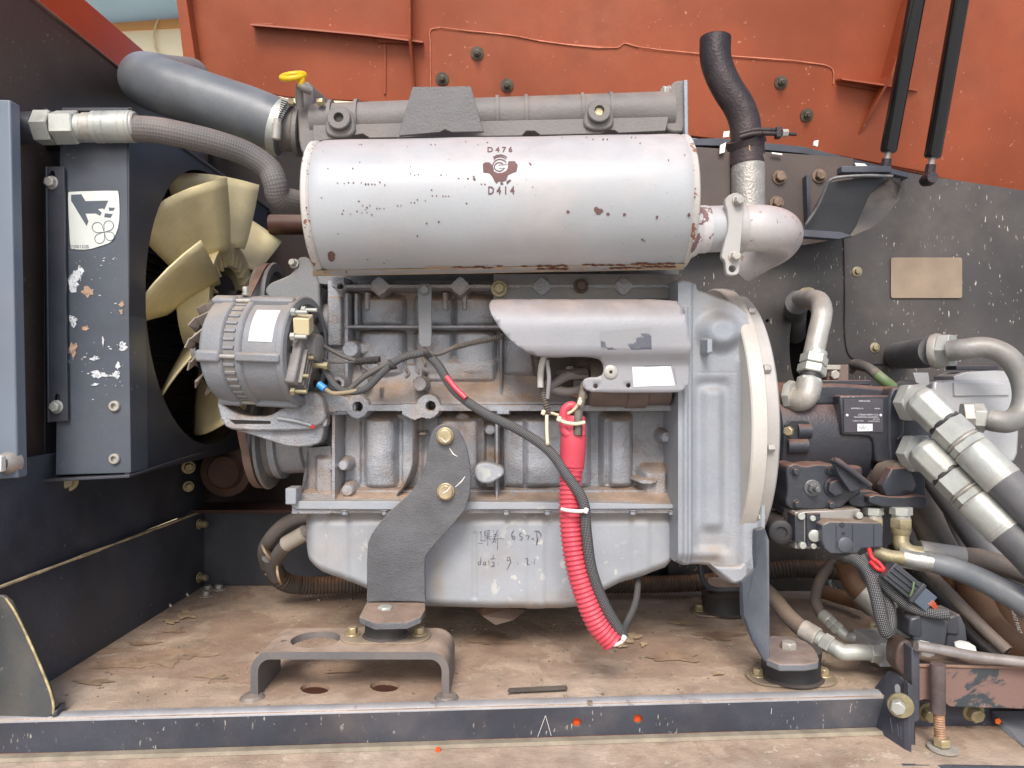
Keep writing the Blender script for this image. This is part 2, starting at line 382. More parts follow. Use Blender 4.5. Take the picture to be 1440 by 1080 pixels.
RUBK = M('dark_rubber', (.03, .03, .033), .55, var=.2, patch=.25, up=.45, dcol=c(115, 100, 92), bump=.2)
BRAIDH = M('woven_hose', (.125, .115, .11), .6, var=.12, vs=12, patch=.3, up=.45, dcol=c(140, 122, 112), ps=10, braid=900, bump=.2)
BRAID = M('braided_sleeve', (.018, .018, .02), .6, var=.3, up=.12, braid=1500, blc=.22, bump=.4)
RED = M('red_plastic', c(204, 72, 88), .4, var=.08, vs=14, up=.15, patch=.06, dcol=c(214, 130, 128), bump=.05)
REDW = M('red_wire', c(205, 35, 40), .4, var=.1, up=.1)
WIRE = M('wire_sleeve', (.10, .095, .09), .6, var=.2, patch=.4, up=.4, dcol=c(128, 112, 98), ps=30, bump=.2)
CREAMP = M('cream_tie', c(224, 212, 182), .5, var=.05, up=.1, bump=0)
WHITEP = M('white_tie', c(228, 226, 220), .5, var=.04, up=.1, bump=0)
PAPER = M('paper_label', c(228, 230, 232), .6, var=.05, vs=40, up=0, patch=.08, bump=0, chips=.4, ccol=c(190, 190, 196), cs=260, cthr=.6)
STICK = M('sticker', c(214, 218, 212), .35, var=.05, vs=20, up=0, patch=.06, bump=0)
INK = M('ink_grey', c(84, 92, 102), .5, var=.08, up=0, bump=0)
INKD = M('ink_dark', c(70, 72, 88), .6, var=.2, up=0, bump=0)
PLATEL = M('nameplate', (.09, .085, .10), .5, metal=.2, var=.15, up=.2, bump=.05)
PRINT = M('white_print', c(222, 222, 226), .5, var=.04, up=0, bump=0)
MARK = M('paint_pen_white', c(232, 230, 224), .5, var=.03, up=0, bump=0)
BLUEC = M('blue_sleeve', c(60, 150, 220), .4, var=.05, up=.1, bump=0)
GREEN = M('green_hose', c(98, 122, 80), .5, var=.1, patch=.3, up=.4, bump=.1)
YEL = M('yellow_plastic', c(236, 190, 20), .35, var=.06, up=.08, bump=0)
IVORY = M('ivory_plastic', c(214, 198, 160), .5, var=.05, up=.35, patch=.1, bump=.03)
RUSTYBAR = M('rusty_bar', (.045, .055, .062), .5, var=.2, vs=10, patch=.1, up=1.0, dcol=c(135, 105, 92), rust=1, rcol=c(126, 100, 92), rs=9, rthr=.45, bump=.25, chips=.4)
GASBLK = M('gas_strut_black', (.010, .010, .011), .12, var=.1, up=.1, bump=.0, spec=.7)
CONC = M('concrete', (.42, .40, .37), .85, var=.12, vs=.7, up=0, patch=.1, bump=.2, bs=30)
WALLC = M('cream_wall', c(236, 222, 190), .7, var=.04, vs=2, up=0, bump=0)
WALLO = M('ochre_band', c(206, 150, 92), .7, var=.05, vs=2, up=0, bump=0)
EAVE = M('blue_grey_sheet', c(150, 182, 208), .5, var=.08, vs=2, up=0, bump=0)
SMUDGE = M('faded_label', c(150, 132, 112), .6, var=.1, vs=20, up=0, patch=.3, dcol=c(100, 86, 74), bump=.03)
FOIL = M('peeled_foil', c(96, 98, 108), .4, metal=.2, var=.1, up=0, rust=.9, rcol=c(150, 150, 152), rs=26, rthr=.47, bump=.2)
# ================================================================ SETTING
def W(x, y, z): return Vector((x, y, H + z))       # z measured from the lens height
CAT = {}
# ground outside
mk('ground', [(-40, -40, 0), (40, -40, 0), (40, 60, 0), (-40, 60, 0)], [(0, 1, 2, 3)], CONC, smooth=False)['kind'] = 'structure'
# sunlit building across the yard
bd = thing('building', 'cream building with an ochre band and blue-grey eave seen beyond the raised hood', 'building', (-2.6, 5.6, 0))
box('wall', W(-2.6, 5.7, 1.0), (5, .2, 5.0), WALLC, bd, bev=0)
box('band', W(-2.6, 5.59, 2.86), (5, .02, .34), WALLO, bd, rot=euler(0, -3.2, 0), bev=0)
box('eave', W(-2.6, 5.45, 3.28), (5.4, .5, 1.05), EAVE, bd, rot=euler(0, -4.2, 0), bev=.01)
g = G(); cc_ = P(252, 52, 5.57)
ring = [cc_ + Vector((math.cos(a) * .19, 0, math.sin(a) * .24)) for a in [i / 40 * 2 * math.pi for i in range(41)]]
mk('ring', *g_tube(ring, lambda L, t: .009, 6)[:2], M('ring_tan', c(212, 190, 150), .6, up=0), bd)
# floor plate with its two round holes and slots
ZF = -.42
def floor_hole(px, py, rx, ry, n=20): return [FL(x, y, ZF) for x, y in circ(px, py, rx, n, ry)]
fe0, fe1 = Vector((-.75, .921, 0)), Vector((.85, 1.018, 0))   # front edge of the plate
fl = [W(-.75, .918, ZF), W(.85, 1.020, ZF), W(.85, 1.62, ZF), W(-.75, 1.62, ZF)]
holes = [floor_hole(443, 968, 21, 8), floor_hole(541, 965, 21, 8), floor_hole(298, 960, 6, 2.2, 10),
         floor_hole(1228, 941, 6, 2.5, 12), floor_hole(708, 930, 4.5, 1.6, 10), floor_hole(813, 930, 4.5, 1.6, 10)]
g = g_prism(fl, -.006, holes, Vector((0, 0, 1)))
fo = fixn(mk('floor', g[0], g[1], FLOORM, smooth=False)); tag(fo, kind='structure')
bp_ = box('belly_plate', W(.05, 1.28, -.56), (1.7, .66, .006), ORANGED, bev=0); tag(bp_, 'orange-red belly plate glimpsed through the round floor holes', 'plate')
# darker marks on the floor: a short strip
# front rail
def railp(z, off=0.): return [Vector((-.80, .915 + off, H + z)), Vector((.53, .999 + off, H + z))]
rail = thing('frame_rail', 'long dark blue-black frame rail along the front edge of the bay floor', 'rail', W(-.1, .95, -.462))
a0, a1 = Vector((-.80, .914, 0)), Vector((.50, .997, 0)); rdir = (a1 - a0).normalized(); rn = Vector((rdir.y, -rdir.x, 0))  # faces the camera
rh = []
def on_rail(px, py):   # where a sight line meets the face of the rail
    q = P(px, py, 1) - Vector((0, 0, H)); k = (a0.dot(rn)) / Vector((q.x, q.y, 0)).dot(rn); return Vector((0, 0, H)) + q * k
face = [Vector((p.x, p.y, H + z)) for p, z in ((a0, -.424), (a1, -.424), (a1, -.462), (a0, -.462))]
off = rn * .0
hol = [[on_rail(x, y) for x, y in circ(px, py, 6.5, 14)] for px, py in ((811, 1016), (897, 1011))]
g = g_prism(face, .004, hol, -rn)
fixn(mk('rail_face', g[0], g[1], RAIL, rail, smooth=False))
# rounded worn top edge
g = G()
pa = []
for k in range(7):
    a = k / 6 * math.pi / 2; pa.append((.010 * (1 - math.cos(a)) , -.424 + .0075 * math.sin(a)))   # from face going up and back
pa.append((.013, -.4165))
V = []
for p in (a0, a1):
    for o_, z in pa: q = p - rn * o_; V.append((q.x, q.y, H + z))
n = len(pa); mk('worn_lip', V, [(i, i + 1, n + i + 1, n + i) for i in range(n - 1)], RAILT, rail)
V = [];
for p in (a0, a1):
    for o_, z in ((.0, -.4625), (-.012, -.4622), (-.016, -.4655)): q = p - rn * o_; V.append((q.x, q.y, H + z))
mk('lower_seam', V, [(0, 1, 4, 3), (1, 2, 5, 4)], M('seam_dusty', c(150, 140, 120), .8, var=.2, vs=30), rail)
op = prism('orange_plate', [Vector((p.x, p.y, H + z)) - rn * .008 for p, z in ((a0.lerp(a1, .55), -.421), (a0.lerp(a1, .85), -.421), (a0.lerp(a1, .85), -.47), (a0.lerp(a1, .55), -.47))], .003, M('orange_lit', c(232, 92, 40), .5, up=0), n=-rn)  # brighter orange than the other plates, sunlight put into the colour
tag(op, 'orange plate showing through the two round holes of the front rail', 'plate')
# chevron scratched on the rail
V, Fc = strokes([[(756, 1036), (767, 1006)], [(767, 1006), (775, 1034)], [(1085, 996), (1084, 1004)]], 1.1)
mk('scratch_mark', [on_rail(x, y) + rn * .0006 for x, y in V], Fc, MARK, rail, smooth=False)
# lower shelf in front
lo = [W(-.9, .62, -.466), W(.52, .62, -.466), W(.52, 1.0, -.466), W(-.9, .905, -.466)]
mk('lower_shelf', lo, [(0, 1, 2, 3)], FLOORM, smooth=False)['kind'] = 'structure'
ob = bolt(FL(616, 1056, -.4655), (0, 0, 1), .0035, .004, M('orange_dot', c(240, 90, 30), .5, up=0)); tag(ob, 'small orange plug on the lower shelf below the front rail', 'plug')
# left wall, weld seam, end beam
lw = thing('side_wall', 'tall brown-black side plate of the bay behind the radiator', 'wall', W(-.675, 1.3, ZF))
prism('upper_plate', [W(-.68, .93, -.26), W(-.68, 1.8, -.26), W(-.68, 1.8, .545), W(-.68, .93, .545)], -.006, BROWNW, lw, n=(1, 0, 0), bev=.001)
prism('lower_plate', [W(-.655, .90, ZF), W(-.640, 1.56, ZF), W(-.640, 1.56, -.262), W(-.655, .90, -.259)], -.008, BLACK, lw, n=(1, 0, 0))
prism('mid_plate', [W(-.662, .90, -.262), W(-.650, 1.56, -.262), W(-.650, 1.56, -.10), W(-.662, .90, -.10)], -.008, BLACK, lw, n=(1, 0, 0))
tube('weld_seam', [W(-.652, .90, -.258), W(-.646, 1.2, -.260), W(-.637, 1.55, -.262)], .0022, M('seam_yellow', c(196, 176, 140), .7, var=.3, vs=60, up=0), lw, world=True, lump=.4, seg=6)
tube('top_edge', [W(-.68, .93, .546), W(-.68, 1.8, .546)], .0035, M('edge_brown', c(120, 84, 72), .6, var=.3), lw, world=True, seg=8)
# orange outer plate
oo = prism('outer_side_panel', [W(-.76, .9, -.3), W(-.76, 2.1, -.3), W(-.76, 2.1, .70), W(-.76, .9, .675)], -.02, ORANGED, n=(1, 0, 0)); tag(oo, 'bare orange-red outer side panel rising behind the brown side plate', 'panel')
# back beam and added dark backing
bb = thing('cross_beam', 'dark cross beam at the back of the bay floor behind the oil pan', 'beam', W(0, 1.55, ZF))
box('beam', W(0.05, 1.565, (-.42 - .262) / 2), (1.45, .05, .158), BLACK, bb)
box('beam_flange', W(0.05, 1.545, -.258), (1.45, .1, .006), M('flange_brown', c(70, 44, 34), .7, var=.3, up=0), bb, bev=0)
for px, py in ((276, 737), (276, 812)):
    bolt(P(px + 4, py, 1.50), (1, -.2, 0), .007, .016, BRASSD, bb, wr=.011, name='beam_bolt')
for px, py in ((290, 838), (308, 829), (292, 830)):
    o = bolt(FL(px, py), (0, 0, 1), .0075, .008, ZINCD, wr=.013, name='floor_bolt'); tag(o, {290: 'front one of the zinc bolts in the back left floor corner', 308: 'right one of the zinc bolts in the back left floor corner', 292: 'rear flat zinc bolt in the back left floor corner'}[px], 'bolt', 'bolts in the back left floor corner')
bk = box('dark_backing', W(.1, 1.66, .04), (1.7, .01, .96), M('deep_brown', (.02, .014, .013), .8, var=.4, vs=4, patch=.5, dcol=c(52, 32, 28), ps=4, up=.4)); tag(bk, 'very dark rear bulkhead seen in the gaps left of the engine', 'wall')  # added panel, near-black so openings behind the engine read dark
dr = lathe('round_drum', [(0, .0), (.0, .03), (.01, .036), (.012, .05), (.3, .05)], P(314, 664, 1.45), (0, 1, 0), M('drum_brown', c(74, 50, 40), .6, var=.4, vs=20, patch=.3, up=.2), seg=28); tag(dr, 'round brown end cap in the dark below the fan', 'cap')
for i, (px, py, rr) in enumerate(((265, 657, .011), (265, 684, .009), (93, 676, .014), (44, 681, .006))):
    o = bolt(P(px, py, 1.45 if px > 200 else 1.1), (.6, -1, 0), rr * .8, .01, BRASSD, wr=rr * 1.2, name='frame_bolt')
    tag(o, ['upper brown bolt between radiator cowl and drum', 'lower brown bolt between radiator cowl and drum', 'large round brown bolt just under the radiator panel', 'small brown bolt under the left radiator strip'][i], 'bolt')
# ================================================================ HOOD
HY0, HK = 1.74, .28
def hp(px, py, off=0.):
    d = (HY0 - off) / (1 + HK * (540 - py) / F); return P(px, py, d)
hn = Vector((0, 1, HK)).normalized()
hood = thing('engine_hood', 'raised orange engine hood with welded ribs, its inner side towards the bay', 'hood', hp(800, 260))
out = [(250, -260), (1800, -260), (1800, 330), (1440, 274), (1300, 246), (1130, 212), (1000, 197), (800, 172), (560, 146), (400, 137), (300, 112), (262, 92), (252, 30)]
prism('skin', [hp(*p) for p in out], .012, ORANGE, hood, n=hn, bev=.002)
prism('lower_panel', [hp(x, y, .004) for x, y in [(604, 150), (604, 44), (608, 40), (720, 49), (762, 58), (870, 67), (878, 61), (895, 64), (900, 70), (1160, 91), (1172, 98), (1174, 118), (1230, 128), (1290, 160), (1320, 246), (1130, 210), (1000, 195), (800, 172), (620, 150)]], .005, ORANGE, hood, n=hn, bev=.002)
tube('weld_line', [hp(x, y, .0055) for x, y in [(606, 150), (605, 60), (606, 41), (660, 44), (720, 50), (762, 58), (868, 67), (878, 61), (897, 66), (1000, 77), (1158, 91), (1171, 98), (1172, 118)]], .0015, M('weld_orange', c(205, 125, 95), .6, var=.2, vs=80, up=.2), hood, world=True, seg=6, n=3, lump=.2)
def fin(name, pts, h, mat=ORANGE):   # thin rib standing on the hood towards the viewer
    g = G(); a = [hp(*p) for p in pts]
    V = a + [p - hn * (h[i] if isinstance(h, list) else h) for i, p in enumerate(a)]; n = len(a)
    V2 = [v + Vector((.0, 0, -.0035)) if abs(pts[0][0] - pts[-1][0]) > abs(pts[0][1] - pts[-1][1]) else v + Vector((.0045, 0, 0)) for v in V]
    Fc = []
    for k in range(n - 1):
        Fc += [(k, k + 1, n + k + 1, n + k), (2 * n + k, 3 * n + k, 3 * n + k + 1, 2 * n + k + 1), (n + k, n + k + 1, 3 * n + k + 1, 3 * n + k), (k, 2 * n + k, 2 * n + k + 1, k + 1)]
    Fc += [(0, n, 3 * n, 2 * n), (n - 1, 3 * n - 1, 4 * n - 1, 2 * n - 1)]
    return fixn(mk(name, V + V2, Fc, mat, hood, smooth=False))
fin('rib', [(578, -250), (578, 0), (578, 60), (582, 125)], [.045, .045, .04, .01])
fin('rib', [(357, 36), (440, 43), (520, 51), (596, 60)], [.022, .022, .025, .02])
fin('rib', [(540, 53), (540, 132)], [.004, .004])
fin('rib', [(1285, -200), (1268, 0), (1238, 110), (1205, 190)], [.055, .055, .045, .004])
fin('rib', [(1175, 112), (1232, 121), (1290, 126)], [.03, .035, .002])
prism('edge_flange', [hp(x, y, .03) for x, y in [(238, -200), (248, 0), (258, 84), (264, 92), (276, 90), (262, 0), (250, -200)]], .03, ORANGE, hood, n=hn)
prism('rib_pad', [hp(x, y, .006) for x, y in [(358, 32), (384, 33), (386, 42), (360, 40)]], .006, ORANGE, hood, n=hn)
prism('rib_pad', [hp(x, y, .008) for x, y in [(530, 47), (574, 50), (590, 58), (590, 62), (530, 60)]], .008, ORANGE, hood, n=hn)
for px, py in ((671, 75), (622, 111), (713, 120), (1098, 116), (1134, 162)):
    g = G(); g.add(g_lathe([(0, .0135), (.003, .0135), (.0035, .009)], hp(px, py, .004), -hn, 20)); g.add(g_lathe([(.003, .0075), (.010, .0075), (.011, .0045), (.016, .0042)], hp(px, py, .004), -hn, 6, .2))
    g.mk('hood_bolt', M('hood_bolt', c(92, 84, 72), .5, metal=.4, var=.3, vs=90, up=.1) if 'hb' not in CAT else CAT['hb'], hood)
# gas struts
for i, (x0, y0, x1, y1, d0, d1, lab) in enumerate(((1300, -60, 1249, 214, 1.30, 1.36, 'left glossy black gas strut holding up the orange hood'), (1361, -60, 1311, 222, 1.30, 1.36, 'right glossy black gas strut holding up the orange hood'))):
    s = thing('gas_strut', lab, 'gas strut', P(x1, y1, d1), 'gas struts of the hood')
    A, B = P(x0, y0, d0), P(x1, y1, d1); ax = (B - A); L = ax.length
    A2 = A - ax.normalized() * .28
    lathe('cylinder', [(0, .0145), (L + .28 - .004, .0145), (L + .28, .012)], A2, ax, GASBLK, s, seg=28)
    lathe('rod', [(0, .0055), (.03, .0055)], B, ax, STEEL, s)
    q = B + ax.normalized() * .026
    lathe('end_fitting', [(-.014, .009), (.012, .0095), (.016, .006)], q, ax, SATIN, s, seg=8, smooth=True)
    if i: lathe('ball_stud', [(-.014, .010), (.0, .013), (.014, .010)], q + ax.normalized() * .012, (0, 1, 0), SATIN, s)
# ================================================================ REAR WALL, RIGHT
rw = thing('rear_wall', 'black spattered rear wall of the bay behind pump and exhaust', 'wall', W(.45, 1.50, ZF))
def wp(px, py, d=1.5): return P(px, py, d)
o_ = [(940, 198), (1000, 200), (1130, 212), (1290, 245), (1440, 268), (1900, 345), (1900, 830), (1060, 830), (940, 830)]
hl = [circ(1129, 488, 19, 20, 62), circ(1231, 240, 4, 8), circ(1079, 451, 2.6, 8), circ(1021, 228, 4.5, 10), circ(1115, 237, 4.5, 10), circ(1144, 337, 7, 10, 3),
      [(1016, 199), (1023, 193), (1024, 204), (1018, 206)][::-1] if 0 else circ(1360, 320, .5, 4)]
prism('panel', [wp(x, y) for x, y in o_], .005, BLACKW, rw, [[wp(x, y) for x, y in h] for h in hl], (0, 1, 0), bev=0)
ext('top_flange', [(955, 196), (1010, 194), (1130, 206), (1280, 243), (1278, 250), (1130, 216), (1010, 205), (955, 204)], 1.47, .03, BLACK, rw)
# black stiffener plate with bolts
def sq(x, y, a, b=None): b = b or a; return [(x - a, y - b), (x + a, y - b), (x + a, y + b), (x - a, y + b)]
ext('stiffener', [(958, 205), (1130, 217), (1200, 222), (1200, 333), (1130, 345), (958, 345)], 1.45, .006, BROWNW, rw)
ext('stiffener_edge', [(1134, 246), (1140, 243), (1140, 310), (1136, 312)], 1.43, .02, BLACK, rw)
ext('stiffener_edge', [(1028, 214), (1031, 214), (1031, 290), (1029, 290)], 1.44, .01, BLACK, rw)
for px, py in ((1096, 250), (1092, 286), (1152, 248)):
    bolt(P(px, py, 1.45), (0, -1, 0), .010, .010, M('rusty_bolt', c(128, 108, 92), .6, metal=.3, var=.3, vs=90, up=.2, rust=.6, rcol=c(90, 50, 40), rs=120), rw, wr=.0145, name='panel_bolt')
for px, py in ((1205, 382), (1230, 489)):
    bolt(P(px, py, 1.5), (0, -1, 0), .006, .006, BRASSD, rw, wr=.0105, name='panel_bolt')
tube('panel_seam', [P(1186, 330, 1.497), P(1188, 400, 1.497), P(1189, 480, 1.497), P(1195, 500, 1.497), P(1215, 509, 1.497), P(1265, 514, 1.497)], .0012, SATIN, rw, world=True, seg=5)
lb = ext('faded_label', rrect(1253, 362, 1353, 419, 3), 1.496, .002, SMUDGE, bev=0); tag(lb, 'blank faded brown label stuck on the spattered rear panel', 'label')
# daylight gaps in the joint between hood and panel: white patches painted as bright sky showing through
SKYW = M('white_daylight', c(250, 248, 235), .6, var=.02, up=0, bump=0)
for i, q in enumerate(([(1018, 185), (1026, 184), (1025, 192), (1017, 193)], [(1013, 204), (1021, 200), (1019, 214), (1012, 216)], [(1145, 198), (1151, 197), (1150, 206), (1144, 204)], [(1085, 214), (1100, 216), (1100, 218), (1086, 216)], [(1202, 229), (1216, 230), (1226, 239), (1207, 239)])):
    o = ext('daylight_patch', q, 1.44, .004, SKYW, rw, bev=0)
# strut bracket
sb = thing('strut_bracket', 'black folded bracket under the gas struts at the top of the rear panel', 'bracket', P(1190, 330, 1.4))
FG = M('flank_grey', (.075, .078, .084), .5, var=.25, patch=.3)
bd_ = [(1252, 249), (1242, 256), (1224, 273), (1212, 298), (1204, 318), (1195, 331)]; of_ = [(1266, 251), (1267, 262), (1263, 282), (1246, 303), (1226, 320), (1198, 332)]
V = [P(x, y, 1.345) for x, y in bd_] + [P(x, y, 1.27 + .012 * i) for i, (x, y) in enumerate(of_)]
mk('flank', V, [(i, i + 1, 7 + i, 6 + i) for i in range(5)], FG, sb)
tr_ = [(1166, 256), (1210, 250), (1252, 249), (1242, 256), (1224, 273), (1212, 298), (1204, 318), (1195, 331), (1180, 334), (1150, 333), (1124, 330), (1134, 315)]
TB = M('trough_shade', (.014, .015, .019), .5, var=.3, up=.3)  # near-black colour paints the shade inside the trough
prism('trough', [P(x, y, 1.345) for x, y in tr_], .01, TB, sb, n=(0, 1, 0), bev=.001)
prism('bottom_lip', [P(1122, 322, 1.32), P(1182, 326, 1.32), P(1198, 331, 1.30), P(1180, 336, 1.30), P(1122, 332, 1.32)], .02, BLACK, sb, n=(0, 1, 0))
tube('front_lip', [P(1133, 316, 1.33), P(1150, 290, 1.32), P(1166, 255, 1.30), P(1172, 251, 1.30), P(1215, 247, 1.29), P(1255, 248, 1.29)], .0028, M('lip_worn', c(110, 110, 112), .4, metal=.3, var=.3, vs=60), sb, world=True, seg=8)
box('mount_bar', P(1215, 240, 1.33), (.09, .02, .012), BLACK, sb)
# ================================================================ RADIATOR
rad = thing('radiator', 'blue-black radiator with a slotted side strip and fan cowl, left of the engine', 'radiator', W(-.6, 1.1, -.14))
PX = -.543
box('core', W(-.633, 1.40, .13), (.02, .58, .50), DARK, rad)
g = G()
for i in range(34): g.add(g_box(W(-.620, 1.40, -.11 + i * .0145), (.006, .56, .0015)))
tag(g.mk('core_fins', M('fin_dark', (.025, .022, .022), .6, var=.2), rad, smooth=False), kind='stuff')
# cowl wall with the round fan opening
cy, cz_, cr = 1.338, .135, .243
hole = [W(PX, cy + cr * math.cos(a), cz_ + cr * math.sin(a)) for a in [i / 64 * 2 * math.pi for i in range(64)]]
g = g_prism([W(PX, 1.049, -.131), W(PX, 1.64, -.131), W(PX, 1.64, .388), W(PX, 1.049, .388)], -.006, [hole], Vector((1, 0, 0)))
fixn(mk('fan_cowl', g[0], g[1], NAVY, rad, smooth=False))
V = []; Fc = []
for i in range(64):
    a = i / 64 * 2 * math.pi
    V += [W(PX, cy + cr * math.cos(a), cz_ + cr * math.sin(a)), W(PX - .05, cy + (cr + .006) * math.cos(a), cz_ + (cr + .006) * math.sin(a))]
for i in range(64): j = (i + 1) % 64; Fc.append((2 * i, 2 * i + 1, 2 * j + 1, 2 * j))
mk('cowl_rim', V, Fc, M('rim_dark', (.018, .018, .022), .6), rad)
box('cowl_top', W(-.59, 1.35, .390), (.10, .60, .006), NAVY, rad)
tube('cowl_top_edge', [W(PX, 1.05, .391), W(PX, 1.64, .391)], .002, M('edge_tan', c(120, 92, 80), .6, var=.3), rad, world=True, seg=6)
# front side panel
def fpan(name, x0, x1, y0, y1, d, th, mat, **k): return ext(name, [(x0, y0), (x1, y0), (x1 + (y1 - y0) * .004, y1), (x0 + (y1 - y0) * .006, y1)], d, th, mat, rad, **k)
g = g_prism([P(x, y, 1.048) for x, y in [(84, 200), (178, 200), (184, 665), (78, 668)]], .05, [[P(x, y, 1.048) for x, y in circ(162, 571, 5, 12)], [P(x, y, 1.048) for x, y in circ(163, 645, 5, 12)]], Vector((0, 1, 0)))
fixn(mk('side_panel', g[0], g[1], BLUEG, rad, smooth=False, bev=.001))
ext('upper_panel', [(15, 141), (60, 150), (120, 180), (180, 176), (180, 204), (20, 204)], 1.075, .03, BLUEG, rad)
fpan('channel_wall', 18, 62, 200, 672, 1.075, .03, NAVY)
fpan('channel_fold', 40, 47, 204, 670, 1.062, .02, NAVY)
prism('bottom_flange', [P(24, 676, 1.04), P(182, 668, 1.04), P(290, 634, 1.30), P(60, 650, 1.30)], .004, NAVY, rad, n=(0, 0, -1))
# welded nuts
for py in (571, 645):
    lathe('weld_nut', [(0, .0075), (-.004, .0075), (-.005, .0065), (-.005, .0042), (.006, .0042)], P(162, py, 1.048), (0, 1, 0), ZINCD, rad, seg=20)
# slotted strip with two bolts
st = thing('slotted_strip', 'dark slotted steel strip bolted down the radiator side', 'strip', P(77, 600, 1.04))
g = g_prism([P(x, y, 1.040) for x, y in [(63, 234), (90, 234), (95, 592), (66, 594)]], .004, [[P(x, y, 1.04) for x, y in smooth_poly(sq(73, 252, 4.5, 12))], [P(x, y, 1.04) for x, y in smooth_poly(sq(80, 566, 4.5, 12))]], Vector((0, 1, 0)))
fixn(mk('strip', g[0], g[1], NAVY, st, smooth=False, bev=.0008))
ext('strip_fold', [(63, 234), (66, 234), (69, 594), (66, 594)], 1.036, .01, NAVY, st)
bolt(P(73, 257, 1.04), (0, -1, 0), .0075, .007, ZINCD, st, wr=.0095); bolt(P(80, 572, 1.04), (0, -1, 0), .0075, .007, ZINC, st, wr=.0095)
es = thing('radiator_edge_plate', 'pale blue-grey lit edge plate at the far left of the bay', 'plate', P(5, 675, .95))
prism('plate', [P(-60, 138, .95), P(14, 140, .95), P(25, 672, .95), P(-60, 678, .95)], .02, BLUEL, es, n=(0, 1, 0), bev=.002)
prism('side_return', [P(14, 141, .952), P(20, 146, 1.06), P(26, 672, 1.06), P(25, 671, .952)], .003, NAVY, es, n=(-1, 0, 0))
lathe('corner_pipe', [(0, .010), (.006, .014), (.02, .014)], P(2, 652, .94), (.2, 1, 0), STEEL, es)
box('corner_tab', P(-6, 652, .93), (.02, .01, .02), WHITEP, es)
# warning sticker: hand cut off by a fan
wst = thing('warning_sticker', 'white sticker with a grey cut hand above a four-bladed fan, on the radiator side panel', 'sticker', P(130, 352, 1.046))
def sp(px, py, o=0): return P(px, py, 1.0468 - o)
def flat(name, pts, mat, o, parent, f=sp): 
    return prism(name, [f(x, y, o) for x, y in pts], .0003, mat, parent, n=(0, 1, 0), bev=0, smooth=False)
def z9(l): return [(80 + x / 9, 250 + y / 9) for x, y in l]
flat('backing', z9(smooth_poly([(140, 190), (160, 175), (760, 160), (780, 180), (795, 400), (785, 600), (735, 740), (680, 820), (560, 860), (400, 910), (200, 905), (170, 890), (150, 500)], 1)), STICK, 0, wst)
flat('hand', z9([(180, 215), (310, 208), (360, 295), (650, 288), (625, 340), (600, 400), (575, 385), (515, 395), (565, 440), (545, 480), (490, 450), (360, 452), (398, 550), (375, 610), (180, 290)]), INK, .0004, wst)
flat('finger_bit', z9([(655, 375), (735, 380), (715, 415), (660, 418)]), INK, .0004, wst)
flat('finger_bit', z9([(605, 450), (705, 458), (680, 505), (598, 498)]), INK, .0004, wst)
bl = []
for a0_, rr in ((215, 1), (305, .95), (35, .85), (125, .95)):
    pet = []
    for k in range(15):
        t = k / 14; an = math.radians(a0_ + (t - .5) * 88); q = 170 * rr * math.sin(math.pi * t) ** .38
        pet.append((598 + q * math.cos(an), 688 + q * math.sin(an)))
    bl.append(pet)
V, Fc = strokes([z9(p) for p in bl], 1.0)
mk('fan_outline', [sp(x, y, .0004) for x, y in V], Fc, INK, wst, smooth=False)
text('print_line', 'YJ00152B', .0066, lambda x, y: sp(112, 347, .0004) + Vector((x, 0, y)), INK, wst)
# paint scuffs on the panel: bare patches that stay put
def blob(x, y, r, ry=None, n=11, j=.35):
    return [(x + r * (1 + random.uniform(-j, j)) * math.cos(2 * math.pi * i / n), y + (ry or r) * (1 + random.uniform(-j, j)) * math.sin(2 * math.pi * i / n)) for i in range(n)]
WPT = M('scraped_white', c(205, 208, 212), .6, var=.15, vs=150, up=0, rust=.8, rcol=c(92, 96, 104), rs=260, rthr=.55)
TAN = M('scraped_tan', c(176, 146, 122), .7, var=.2, vs=150, up=0, rust=.6, rcol=c(104, 100, 102), rs=240, rthr=.55)
g1, g2 = G(), G()
for x, y, r, ry, k in ((112, 384, 7, 9, 0), (104, 396, 7, 11, 0), (103, 402, 5, 8, 0), (122, 410, 8, 7, 1), (118, 462, 6, 4, 1), (102, 492, 6, 9, 1), (134, 504, 6, 3, 0), (137, 526, 8, 5, 0), (150, 528, 10, 2, 0), (164, 527, 5, 5, 0), (173, 488, 5, 6, 0), (171, 428, 4, 4, 1), (103, 450, 6, 8, 0), (166, 515, 3, 5, 0), (145, 480, 2, 6, 0), (134, 541, 5, 2, 0), (170, 438, 3, 3, 1)):
    dz_ = 1.0474 - .00005 * len(g1.V + g2.V) / 15
    pts = [P(a, b, dz_) for a, b in blob(x, y, r, ry, 14, .5)]
    ct = P(x, y, dz_); G_ = g2 if k else g1
    G_.add(([ct] + pts, [(0, i + 1, (i + 1) % len(pts) + 1) for i in range(len(pts))]))
for _ in range(60):
    x, y = random.uniform(95, 178), random.choice((random.gauss(440, 45), random.gauss(520, 25), random.gauss(365, 6))); l = random.choice((.6, .6, 2.5)); r = random.uniform(.35, .9)
    pts = [P(a, b, 1.0470) for a, b in blob(x, y, r * l, r, 6)]; g1.add((pts, [tuple(range(6))]))
tag(g1.mk('scuff', WPT, rad, smooth=False), kind='stuff'); tag(g2.mk('scuff', TAN, rad, smooth=False), kind='stuff')
